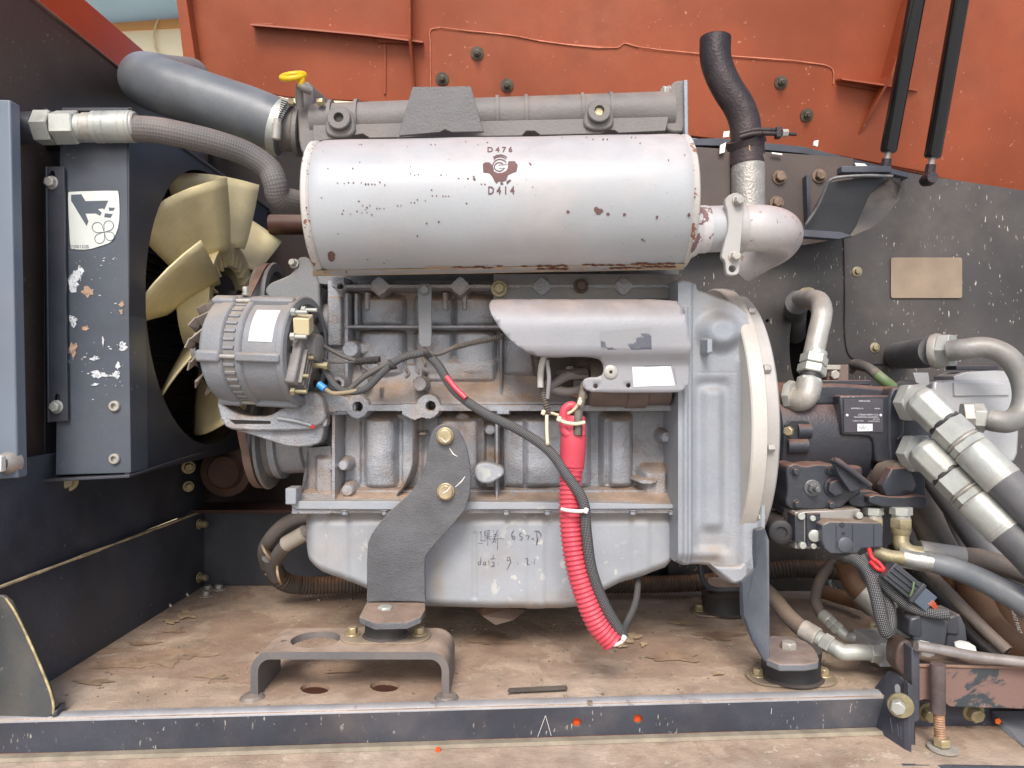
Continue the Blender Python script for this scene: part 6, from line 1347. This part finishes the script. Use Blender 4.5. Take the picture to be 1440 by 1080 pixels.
# ---------------- aluminium gear pump
gp = thing('gear_pump', 'bare aluminium gear pump on the far right behind the silver hose fittings', 'pump', P(1370, 640, 1.25))
prism('body', [P(x, y, 1.20) for x, y in smooth_poly([(1310, 538), (1322, 534), (1425, 534), (1432, 545), (1434, 632), (1425, 655), (1330, 650), (1312, 640)], 1)], .12, ALU, gp, n=(0, 1, 0), bev=.004)
prism('bevel_strip', [P(x, y, 1.196) for x, y in [(1342, 538), (1420, 540), (1420, 556), (1342, 557)]], .004, ALU, gp, n=(0, 1, 0))
ext('top_slot_plate', [(1345, 514), (1404, 514), (1404, 520), (1345, 520)], 1.22, .03, PUMP, gp)
ext('top_body', smooth_poly([(1340, 524), (1420, 520), (1440, 530), (1440, 545), (1345, 545)], 1), 1.21, .06, ALU, gp)
# ---------------- fittings and hoses
def line_fit(par, A, B, specs):
    ax = (B - A); L = ax.length
    for nm, t0, t1, r0_, sg, mt in specs:
        a, b_ = t0 * L, t1 * L; lathe(nm, [(a, r0_ * .92), (a + .0015, r0_), (b_ - .0015, r0_), (b_, r0_ * .92)], A, ax, mt, par, seg=sg, ang=25, ph=.3)
for k, (cx_, cy_, lab) in enumerate(((1288, 566, 'upper of two large pale zinc hose elbows screwed into the pump block'), (1292, 637, 'lower of two large pale zinc hose elbows screwed into the pump block'))):
    e_ = thing('hose_elbow', lab, 'hose fitting', P(cx_, cy_, 1.08), 'large hose elbows on the pump')
    lathe('flange_nut', [(-.008, .0285), (.0, .030), (.010, .030), (.012, .026)], P(cx_ - 6, cy_, 1.085), (.35, -1, 0), ZINC, e_, seg=6, bev=.001)
    lathe('collar', [(.010, .027), (.016, .0255), (.022, .023)], P(cx_ - 6, cy_, 1.085), (.35, -1, 0), ZINC, e_, seg=36)
    A_ = P(cx_ + 14, cy_ + 4, 1.04); B_ = P(cx_ + 124, cy_ + 112, .97)
    lathe('elbow_block', [(-.018, .018), (-.010, .0245), (.028, .0245), (.034, .023)], A_, B_ - A_, ZINC, e_, seg=8, ph=.5, bev=.002)
    line_fit(e_, A_, B_, (('seal_ring', .22, .27, 0.0225, 36, RUBK), ('swivel_nut', .26, .47, 00.0241, 6, ZINC), ('back_ring', .47, .50, 0.0230, 36, ZINCD), ('hex_collar', .50, .585, 0.0241, 6, ZINC), ('ferrule', .585, 1.0, 0.0247, 48, ZINC)))
    ax = (B_ - A_).normalized(); L = (B_ - A_).length
    for t in (.60, .93, .96): lathe('crimp_ring', [(L * t, .0250), (L * t + .0018, .0250)], A_, ax, ZINCD, e_, seg=48)
    hs = thing('large_hose', ['thick dark hose leaving the upper silver ferrule at the right edge', 'thick dark hose leaving the lower silver ferrule at the right edge'][k], 'hose', B_, 'thick hoses at the right edge')
    tube('hose', [B_ - ax * .01, B_ + ax * .04, B_ + ax * .10 + Vector((0, .01, -.005)), B_ + ax * .25 + Vector((0, .05, -.04))], .0235, RUBBER, hs, world=True, seg=28)
# top elbow pipe from wall down to pump
tpz = thing('steel_elbow_pipe', 'bent steel pipe with hex collar coming from the rear panel down into the pump top', 'pipe', P(1130, 565, 1.12))
tube('pipe', [P(1126, 420, 1.34), P(1138, 420, 1.26), P(1152, 424, 1.20), P(1156, 440, 1.165), P(1150, 470, 1.15), P(1143, 503, 1.14)], .0155, ZINCD, tpz, world=True, seg=32, n=10)
lathe('wall_ring', [(0, .018), (.004, .0195), (.008, .018), (.012, .0195), (.016, .018)], P(1130, 420, 1.33), (.5, -1, 0), BRASS, tpz, seg=32)
tube('black_hose', [P(1122, 425, 1.36), P(1118, 440, 1.5), P(1118, 470, 1.6)], .022, RUBBER, tpz, world=True, seg=24)
tA, tB = P(1147, 494, 1.142), P(1134, 560, 1.12)
line_fit(tpz, tA, tB, (('collar', 0, .12, .0175, 32, ZINC), ('hex_nut', .10, .30, .0205, 6, ZINC), ('hex_nut', .32, .50, .0215, 6, ZINC), ('neck', .5, .62, .016, 32, RUBK), ('elbow_block', .60, .98, .0190, 8, ZINC)))
tube('elbow', [P(1138, 538, 1.125), P(1134, 556, 1.118), P(1124, 562, 1.125), P(1112, 558, 1.14)], .0180, ZINCD, tpz, world=True, seg=28)
lathe('port_nut', [(0, .0215), (.006, .023), (.010, .023)], P(1118, 556, 1.13), (-.5, .6, 0), ZINC, tpz, seg=8)
# black hose + nut + curved steel pipe
uc_ = thing('curved_steel_pipe', 'grey steel pipe curving right and down from a black hose end to the gear pump', 'pipe', P(1400, 600, 1.15))
tube('black_hose', [P(1262, 500, 1.50), P(1285, 498, 1.35), P(1305, 495, 1.24), P(1316, 493, 1.20)], .0265, RUBBER, uc_, world=True, seg=32)
lathe('collar', [(0, .0275), (.006, .0290), (.012, .0275)], P(1312, 494, 1.205), (.75, -.9, .02), ZINCD, uc_, seg=40)
lathe('hex_nut', [(.012, .0285), (.030, .0285)], P(1312, 494, 1.205), (.75, -.9, .02), ZINC, uc_, seg=6, bev=.001)
tube('pipe', [P(1334, 494, 1.165), P(1356, 491, 1.15), P(1386, 489, 1.14), P(1414, 500, 1.13), P(1434, 525, 1.125), P(1441, 556, 1.12), P(1434, 582, 1.115), P(1418, 593, 1.11), P(1400, 592, 1.11), P(1390, 590, 1.115)], .0165, M('pipe_grey', (.26, .255, .24), .5, metal=.3, var=.12, vs=30, patch=.35, up=.4, dcol=c(160, 148, 135)), uc_, world=True, seg=28, n=10)
lathe('hex_nut', [(0, .0225), (.016, .0225)], P(1384, 588, 1.125), (-1, .35, 0), ZINC, uc_, seg=6, ph=.5, bev=.001); lathe('port_hex', [(.016, .025), (.030, .025)], P(1384, 588, 1.125), (-1, .35, 0), ZINCD, uc_, seg=6, bev=.001)
gh = thing('green_hose', 'short dusty green hose behind the top of the pump', 'hose', P(1220, 530, 1.25))
tube('hose', [P(1200, 512, 1.28), P(1222, 518, 1.24), P(1234, 528, 1.225)], .0085, WIRE, gh, world=True)
tube('green_end', [P(1226, 521, 1.235), P(1242, 534, 1.22), P(1256, 545, 1.22)], .0088, GREEN, gh, world=True)
tube('grey_end', [P(1194, 520, 1.29), P(1202, 513, 1.28), P(1212, 514, 1.26)], .0095, WIRE, gh, world=True)
vb = thing('top_valve', 'small dusty valve block on top of the pump beside the steel pipe', 'valve', P(1170, 535, 1.22))
box('block', P(1171, 526, 1.22), (.035, .04, .03), M('valve_top', c(112, 96, 88), .5, var=.2, patch=.4), vb); box('base', P(1180, 538, 1.20), (.08, .05, .008), PUMP, vb)
bolt(P(1172, 527, 1.20), (0, -1, 0), .008, .008, ZINCD, vb); box('cap', P(1164, 517, 1.21), (.03, .03, .008), ZINCD, vb)
# red-dusty patches on top of pump are dust in the pump material
# ---------------- middle and lower hoses, right
def hose(lab, pts, r, mat, nm='hydraulic_hose_line', **k):
    t = thing(nm, lab, 'hose', P(*pts[-1]), 'hydraulic hoses on the right'); tube('hose', [P(*p) for p in pts], r, mat, t, world=True, seg=24, n=10, **k); return t
h1 = hose('tan-grey hose with silver ferrule running right from the bent tube, in front of the others', [(1306, 790, 1.045), (1340, 799, 1.03), (1373, 812, 1.01), (1405, 828, .99), (1440, 848, .97), (1500, 890, .95)], .0140, RUBBLUE, r1=.0175)
line_fit(h1, P(1262, 783, 1.055), P(1311, 791, 1.043), (('ferrule', 0, 1, .0145, 40, M('ferrule_bright', (.50, .50, .46), .3, metal=.75, var=.1, vs=40, up=.1)),))
h2 = hose('brown-topped hose just behind the front tan-grey hose', [(1350, 783, 1.09), (1380, 786, 1.08), (1410, 795, 1.07), (1450, 810, 1.05), (1520, 840, 1.02)], .0145, RUBBR)
line_fit(h2, P(1285, 773, 1.10), P(1356, 784, 1.088), (('ferrule', .1, 1, .0152, 40, ZINCD),))
hose('dark hose sloping down right behind the lower silver elbow', [(1300, 640, 1.2), (1320, 676, 1.18), (1350, 718, 1.16), (1385, 768, 1.14), (1420, 800, 1.12), (1480, 850, 1.1)], .0225, RUBBER)
hose('wide dark hose dropping steeply left of the red conduit', [(1292, 690, 1.26), (1300, 720, 1.25), (1312, 750, 1.24), (1330, 785, 1.22)], .026, RUBBR)
hose('dark hose curving down just right of the red conduit', [(1330, 700, 1.3), (1352, 740, 1.27), (1366, 780, 1.25), (1372, 830, 1.22)], .022, RUBBER)
hose('rust-coloured hose curving down to the lower right corner', [(1362, 812, 1.12), (1376, 846, 1.10), (1392, 876, 1.08), (1416, 900, 1.05), (1450, 922, 1.03), (1520, 940, 1.0)], .0200, RUBRED)
m_ = hose('reddish hose with white lettering at the right edge', [(1398, 830, 1.16), (1408, 860, 1.15), (1424, 890, 1.14), (1450, 925, 1.12)], .0240, RUBRED)
V, Fc = text_geo('DN16 E34M', .0145)
def onm(v):
    # lettering climbs the hose, read from below
    x, y = v.x, v.y; A_, B_ = Vector((1436, 893)), Vector((1424, 856)); t = (x + .045) / .09; q = A_.lerp(B_, t) + Vector((1, .35)) * (-y / .0145 * 9)
    return oncyl(q.x, q.y, P(1408, 860, 1.15), (P(1424, 890, 1.14) - P(1408, 860, 1.15)).normalized(), .0245)
try: mk('hose_print', [onm(Vector((v.x, v.y, 0))) for v in V], Fc, MARK, m_, smooth=False)['kind'] = 'stuff'
except Exception as ex: print('print', ex)
hose('dusty grey hose lying diagonally with a cut open end above the rod', [(1290, 780, 1.14), (1308, 806, 1.10), (1345, 845, 1.06), (1380, 881, 1.03), (1417, 916, 1.0)], .0085, RUBBR, nm='diagonal_hose')
lathe('tube_mouth', [(0, .0062), (.0006, .0062)], P(1417.6, 916.6, .9985), (.5, -.55, -.6), DARK, None, seg=16); bpy.context.scene.collection.objects[-1]
o = [q for q in C.objects if q.name == 'tube_mouth'][0]; o.parent = [q for q in C.objects if q.name == 'diagonal_hose'][0]; o.location = o.location - o.parent.location
hose('thick brown hose rising behind the black connectors', [(1150, 830, 1.40), (1190, 842, 1.35), (1215, 850, 1.3)], .013, RUBRED)
h9 = hose('olive-brown hose bending down behind the braided loops with a grey ferrule', [(1188, 790, 1.20), (1192, 806, 1.20), (1202, 824, 1.19), (1216, 838, 1.18)], .0150, RUBRED)
tube('ferrule', [P(1212, 832, 1.18), P(1228, 846, 1.17), P(1248, 868, 1.15)], .0190, ZINCD, h9, world=True, seg=28)
hose('dark thin hose sagging behind the braided loops', [(1184, 800, 1.22), (1194, 824, 1.21), (1212, 850, 1.2), (1236, 864, 1.18), (1260, 868, 1.18)], .0090, RUBBR)
ha = hose('grey-brown hose running from behind the steel leg to the silver elbow on the manifold', [(1060, 815, 1.24), (1085, 838, 1.20), (1108, 866, 1.14), (1132, 888, 1.09)], .0125, RUBBR)
line_fit(ha, P(1128, 884, 1.095), P(1182, 916, 1.05), (('ferrule', 0, .42, .0145, 36, ZINCD), ('neck', .42, .55, .011, 24, ZINC), ('hex_nut', .55, .78, .0135, 6, ZINC), ('neck', .78, 1, .0115, 24, ZINC)))
tube('elbow', [P(1176, 912, 1.053), P(1184, 917, 1.048), P(1200, 917, 1.045), P(1226, 917, 1.045)], .0112, ZINC, ha, world=True, seg=24)
lathe('hex_nut', [(0, .0145), (.014, .0145)], P(1222, 917, 1.045), X_, ZINC, ha, seg=6, bev=.0008)
hb = hose('thin brown hose arching down to the small silver elbow on the manifold', [(1172, 790, 1.22), (1160, 804, 1.21), (1150, 824, 1.20), (1147, 846, 1.19), (1156, 866, 1.17)], .0085, RUBBR)
line_fit(hb, P(1156, 864, 1.17), P(1188, 894, 1.13), (('ferrule', 0, .35, .0100, 28, ZINC), ('hex_nut', .37, .55, .0105, 6, ZINC), ('hex_nut', .6, .8, .0108, 6, ZINC), ('neck', .1, 1, .008, 20, ZINC)))
tube('elbow', [P(1184, 890, 1.135), P(1192, 896, 1.13), P(1202, 897, 1.12), P(1212, 893, 1.12)], .0085, ZINC, hb, world=True, seg=20)
lathe('hex_nut', [(0, .011), (.012, .011)], P(1206, 895, 1.12), X_, ZINC, hb, seg=6)
for lab, pts, r_, m_2 in (('black hose crossing behind the upper silver elbow to the right edge', [(1318, 640, 1.3), (1360, 668, 1.28), (1400, 700, 1.26), (1450, 735, 1.24), (1500, 765, 1.22)], .021, RUBBER),
    ('dark hose sloping right just above the brown-topped hose', [(1352, 700, 1.24), (1385, 735, 1.22), (1420, 768, 1.2), (1470, 800, 1.18)], .019, RUBBER),
    ('brown hose low behind the rust-coloured hose', [(1330, 800, 1.28), (1352, 850, 1.26), (1380, 890, 1.22), (1420, 925, 1.2)], .020, RUBRED),
    ('dark hose deep in the corner left of the diagonal grey hose', [(1262, 760, 1.34), (1290, 800, 1.32), (1316, 850, 1.28), (1350, 895, 1.25), (1400, 935, 1.2)], .020, RUBK),
    ('thin black hose crossing behind the diagonal grey hose', [(1290, 800, 1.2), (1330, 850, 1.18), (1360, 890, 1.16), (1400, 925, 1.14)], .010, RUBK)):
    hose(lab, pts, r_, m_2)
# red conduit seen between hoses
rd = thing('red_conduit', 'short stretch of red corrugated conduit showing between the dark hoses', 'conduit', P(1330, 755, 1.4))
tube('conduit', [P(1295, 735, 1.42), P(1320, 748, 1.41), P(1345, 756, 1.41)], .0150, REDW, rd, world=True, corr=(.006, .0012), seg=20)
# braided loops and connectors
bl_ = thing('braided_cable', 'black braided cable with a hanging loop under the solenoid valve', 'cable', P(1248, 890, 1.0))
tube('sleeve', [P(1170, 772, 1.07), P(1190, 782, 1.05), P(1208, 790, 1.03), P(1222, 806, 1.015), P(1232, 838, 1.0), P(1240, 872, .99), P(1247, 890, .99), P(1252, 874, 1.0), P(1246, 846, 1.01), P(1232, 812, 1.02), P(1214, 788, 1.03)], .0085, BRAID, bl_, world=True, seg=16, n=10)
tube('sleeve', [P(1212, 784, 1.03), P(1232, 806, 1.01), P(1252, 830, 1.0), P(1282, 854, .99), P(1312, 862, .98), P(1334, 864, .975)], .0078, BRAID, bl_, world=True, seg=16, n=10)
tube('sleeve', [P(1215, 780, 1.04), P(1244, 810, 1.03), P(1262, 836, 1.02), P(1276, 862, 1.01), P(1284, 880, 1.0)], .0070, BRAID, bl_, world=True, seg=16, n=10)
tube('red_wire', [P(1222, 772, 1.02), P(1226, 784, 1.01), P(1236, 792, 1.005), P(1244, 802, 1.0)], .0030, REDW, bl_, world=True); tube('red_wire', [P(1224, 790, 1.01), P(1234, 800, 1.0), P(1246, 804, 1.0)], .0028, REDW, bl_, world=True)
# long multi-pin connector
cn = thing('wire_connector', 'long black multi-pin connector lying diagonally right of the braided loop', 'connector', P(1275, 850, .99))
def obox(name, A, B, w_, h_, mat, par, t0=0, t1=1, off=0, bev=.001):
    ax = (B - A).normalized(); L = (B - A).length; cn_ = A + ax * L * (t0 + t1) / 2; n2 = Vector((0, -1, 0)); s_ = ax.cross(n2).normalized(); n2 = s_.cross(ax).normalized()
    m3 = Matrix((ax, s_, n2)).transposed(); g = g_box((0, 0, 0), (L * (t1 - t0), w_, h_)); V = [m3 @ v + cn_ + s_ * off for v in g[0]]
    return fixn(mk(name, V, g[1], mat, par, bev=bev))
cA, cB = P(1246, 800, .995), P(1305, 848, .985)
CP = M('connector_plastic', (.04, .045, .055), .4, var=.15, up=.4, patch=.08, dcol=c(120, 110, 104))
obox('shell', cA, cB, .026, .024, CP, cn, 0, .72); obox('collar', cA, cB, .030, .028, CP, cn, .62, .70); obox('plug', cA, cB, .0245, .022, M('connector_blue', (.08, .10, .135), .4, up=.3), cn, .70, 1)
for o2 in (-.007, 0, .007): obox('rib', cA, cB, .002, .030, CP, cn, .02, .6, o2)
for k in range(3): tube('orange_wire', [P(1296 + k * 3, 846 - k * 3, .98), P(1308 + k * 2, 850 - k * 2, .975), P(1318 + k, 862 - k, .98)], .0014, M('wire_orange', c(190, 90, 60), .5) if 'wire_orange' not in bpy.data.materials else bpy.data.materials['wire_orange'], cn, world=True, seg=6)
tube('tie_loop', [P(1280, 838, .972), P(1284, 828, .970), P(1285, 818, .972)], .0012, GREEN, cn, world=True, seg=6)
# relay-like square connectors
for k, (pts, lab) in enumerate((([(1284, 868), (1296, 866), (1334, 874), (1330, 906), (1326, 912), (1284, 900)], 'left of two square black solenoid connectors above the metal rod'), ([(1336, 866), (1350, 864), (1358, 880), (1362, 912), (1358, 916), (1330, 912)], 'right of two square black solenoid connectors above the metal rod'))):
    q_ = thing('solenoid_connector', lab, 'connector', P(pts[0][0], pts[0][1] + 30, .99), 'solenoid connectors')
    ext('body', pts, .985 + k * .01, .045, M('sol_plastic', (.055, .062, .075), .4, var=.15, up=.9, patch=.1, dcol=c(130, 112, 98)) if k == 0 else bpy.data.materials['sol_plastic'], q_, bev=.002)
    ext('side_shell', [(pts[0][0] - 4, pts[0][1] + 2), (pts[0][0] + 12, pts[0][1] - 2), (pts[0][0] + 14, pts[0][1] + 28), (pts[0][0] - 6, pts[0][1] + 26)], .98 + k * .01, .02, CP, q_, bev=.003)
    lathe('coil_nut', [(0, .012), (.008, .013), (.010, .009)], P(pts[0][0] + 16 + k * 4, 916, .975), (0, -.3, 1), WHITEP, q_, seg=8)
# aluminium manifold block
am = thing('manifold_block', 'pale aluminium hydraulic manifold block on the floor near the right corner', 'valve block', FL(1240, 935))
mz = [FL(1206, 893, -.375), FL(1290, 893, -.375), FL(1286, 908, -.375), FL(1246, 908, -.375), FL(1238, 912, -.375)]
mk('block', [P(1200, 884, 1.12), P(1290, 884, 1.12), P(1282, 905, 1.04), P(1238, 905, 1.04), P(1200, 908, 1.12), P(1238, 938, 1.04), P(1282, 938, 1.04), P(1290, 905, 1.12)],
   [(0, 3, 2, 1), (0, 4, 5, 3), (3, 5, 6, 2), (2, 6, 7, 1), (4, 7, 6, 5), (0, 1, 7, 4)], M('block_alu', (.50, .51, .50), .4, metal=.3, var=.06, patch=.15, up=.5, dcol=c(175, 165, 155)), am, smooth=False, bev=.001)
bolt(FL(1228, 882, -.36), (0, 0, 1), .006, .005, BRASS, am, wr=.008); g = G()
o2 = P(1272, 888, 1.07); lathe('valve_stem', [(0, .014), (.004, .016), (.010, .016), (.012, .010), (.03, .010), (.032, .013), (.045, .013), (.046, .006)], o2 + Vector((0, 0, -.005)), (0, 0, 1), ZINC, am, seg=24)
# chain on the floor
ch = thing('chain', 'small tarnished chain lying on the floor behind the braided loop', 'chain', FL(1210, 868))
cp = catmull([FL(x, y) + Vector((0, 0, .02)) for x, y in [(1172, 838), (1178, 850), (1190, 856), (1204, 862), (1216, 866), (1230, 870)]], 5)
cp = resample(cp, .011)
for i, p in enumerate(cp):
    t_ = (cp[min(i + 1, len(cp) - 1)] - cp[max(i - 1, 0)]).normalized(); s_ = t_.cross(Vector((0, 0, 1))).normalized(); u_ = s_ if i % 2 else Vector((0, 0, 1))
    pa_ = [p + t_ * (.0075 * math.cos(a)) + u_ * (.0042 * math.sin(a)) for a in [k / 14 * 2 * math.pi for k in range(15)]]
    mk('link', *g_tube(pa_, lambda L, t: .0011, 6, False)[:2], BRASSD, ch)
rp = [FL(1180, 840) + Vector((.018 * math.cos(a), .012 * math.sin(a), .025 + .014 * math.sin(a))) for a in [k / 20 * 5.4 for k in range(21)]]
mk('hook', *g_tube(rp, lambda L, t: .0028, 8)[:2], ZINC, ch)
# ================================================================ LOWER RIGHT: HINGE FRAME
hf = thing('hinge_bracket', 'black slotted hinge plate with a zinc bolt, bottom right beside the rail end', 'bracket', P(1260, 1070, .95))
sl_h = smooth_poly([(1255, 960), (1266, 961), (1268, 975), (1267, 1034), (1262, 1040), (1256, 1034)], 1)
prism('slotted_plate', [P(x, y, d_) for x, y, d_ in [(1258, 946, 1.0), (1266, 948, .985), (1281, 962, .965), (1283, 1074, .93), (1278, 1072, .93), (1232, 1022, 1.0), (1231, 980, 1.02)]], .010, BLACK, hf, n=(-.5, .85, 0), bev=.0015)
prism('front_edge', [P(x, y, .955) for x, y in [(1277, 960), (1286, 966), (1287, 1082), (1277, 1074)]], .012, BLACK, hf, n=(0, 1, 0))
prism('slot', [P(x, y, .958) for x, y in smooth_poly([(1258, 962), (1266, 963), (1266, 978), (1259, 976)], 1)], .001, M('slot_light', c(120, 120, 122), .5), hf, n=(0, 1, 0), bev=0)
lathe('washer', [(0, .0155), (.004, .0155)], P(1266, 991, .955), (-.35, -1, 0), BRASSD, hf, seg=28); bolt(P(1262, 992, .95), (-.45, -1, 0), .0095, .012, ZINC, hf)
V, Fc = strokes([[(1252, 1010), (1255, 1030)], [(1262, 1018), (1264, 1036)], [(1267, 1022), (1267, 1040)]], 1.5); mk('scrape', [P(x, y, .946) for x, y in V], Fc, INKD, hf, smooth=False)['kind'] = 'stuff'
fr = thing('hinge_post', 'black upright post behind the slotted hinge plate', 'post', P(1290, 1020, .97))
prism('post', [P(x, y, .955) for x, y in [(1282, 910), (1294, 916), (1294, 1014), (1284, 1018)]], .03, BLACK, fr, n=(0, 1, 0), bev=.002)
prism('rounded_ear', smooth_poly([P(x, y, .975) for x, y in [(1260, 925), (1264, 906), (1274, 900), (1286, 904), (1286, 962), (1262, 944)]], 1), .03, BROWNW, fr, n=(0, 1, 0), bev=.003)
bar = thing('rusty_crossbar', 'black crossbar with worn brown rust patches across the lower right corner', 'bar', P(1370, 1000, .96))
prism('face', [P(x, y, .96) for x, y in [(1292, 938), (1600, 944), (1600, 1002), (1336, 994), (1326, 986), (1300, 984), (1292, 986)]], .006, RUSTYBAR, bar, n=(0, 1, 0))
prism('top_ledge', [P(1292, 934, .957), P(1600, 940, .957), P(1600, 932, 1.02), P(1292, 926, 1.02)], -.004, M('ledge_rust', c(140, 108, 92), .7, var=.2, vs=30, patch=.3), bar, n=(0, 0, 1))
rod = thing('metal_rod', 'bare grey metal rod slanting right above the rusty crossbar', 'rod', P(1370, 930, .95))
tube('rod', [P(1288, 908, .95), P(1330, 915, .95), P(1372, 923, .95), P(1440, 931, .945), P(1560, 945, .94)], .0066, M('rod_metal', c(168, 160, 156), .35, metal=.6, var=.15, vs=40, patch=.2), rod, world=True, seg=20)
aj = thing('adjuster_bolt', 'rusty threaded adjuster bolt with a zinc nut standing on the lower tray', 'bolt', P(1326, 1052, .95))
lathe('sleeve', [(0, .0088), (.062, .0088)], P(1319, 1002, .945), (0, 0, 1), M('sleeve_rust', c(104, 92, 90), .5, metal=.3, var=.25, vs=40, patch=.4, dcol=c(140, 108, 96)), aj, seg=24)
tube('thread', [P(1323, 1042, .945), P(1321, 1020, .945), P(1320, 1000, .945)], .0062, M('thread_rust', c(170, 128, 96), .6, metal=.2, var=.25, vs=60), aj, world=True, corr=(.0030, .0007), seg=16)
lathe('nut', [(0, .0108), (.010, .0108)], P(1325, 1048, .943), (-.05, 0, 1), BRASS, aj, seg=6, bev=.0008)
lathe('washer', [(0, .018), (.0025, .018), (.003, .014)], P(1326, 1050, .943) + Vector((0, 0, -.003)), (0, 0, 1), ZINCD, aj, seg=28)
for x, y, lab in ((1304, 1000, 'yellow-zinc bolt left of the threaded adjuster'), (1368, 1000, 'yellow-zinc bolt right of the threaded adjuster')):
    o = bolt(P(x, y, 1.0), (0, -1, -.25), .0105, .010, BRASSD, None, wr=.0145, name='frame_bolt'); tag(o, lab, 'bolt', 'bolts behind the crossbar')
lt = thing('lower_tray', 'dusty brown lower tray with dark edges in the bottom right corner', 'tray', P(1370, 1080, .9))
mk('tray_floor', [P(1287, 1075, .905), P(1650, 1083, .905), P(1650, 1018, 1.02), P(1420, 1020, 1.02), P(1287, 1022, 1.01)], [(0, 1, 2, 3, 4)], FLOORM, lt, smooth=False)
prism('front_edge', [P(1270, 1076, .903), P(1650, 1083, .903), P(1650, 1100, .903), P(1270, 1100, .903)], .004, BLACK, lt, n=(0, 1, 0), bev=0)
prism('back_wall', [P(1280, 985, 1.035), P(1650, 985, 1.035), P(1650, 1030, 1.035), P(1280, 1030, 1.035)], .01, BLACK, lt, n=(0, 1, 0), bev=0)
prism('side_wall', [P(1394, 1000, 1.03), P(1600, 1000, .93), P(1600, 1100, .93), P(1450, 1058, .94), P(1396, 1018, 1.03)], .004, BLACK, lt, n=(.3, 1, 0), bev=0)
lathe('orange_spot', [(0, .0045), (.001, .0045)], P(1403, 1014, 1.005), (0, -1, 0), M('orange_bright', c(240, 110, 30), .5, up=0), lt, seg=5)
rt = box('right_floor_plate', P(1520, 880, 1.3), (.5, .5, .006), FLOORM, bev=0); bpy.data.objects.remove(rt)
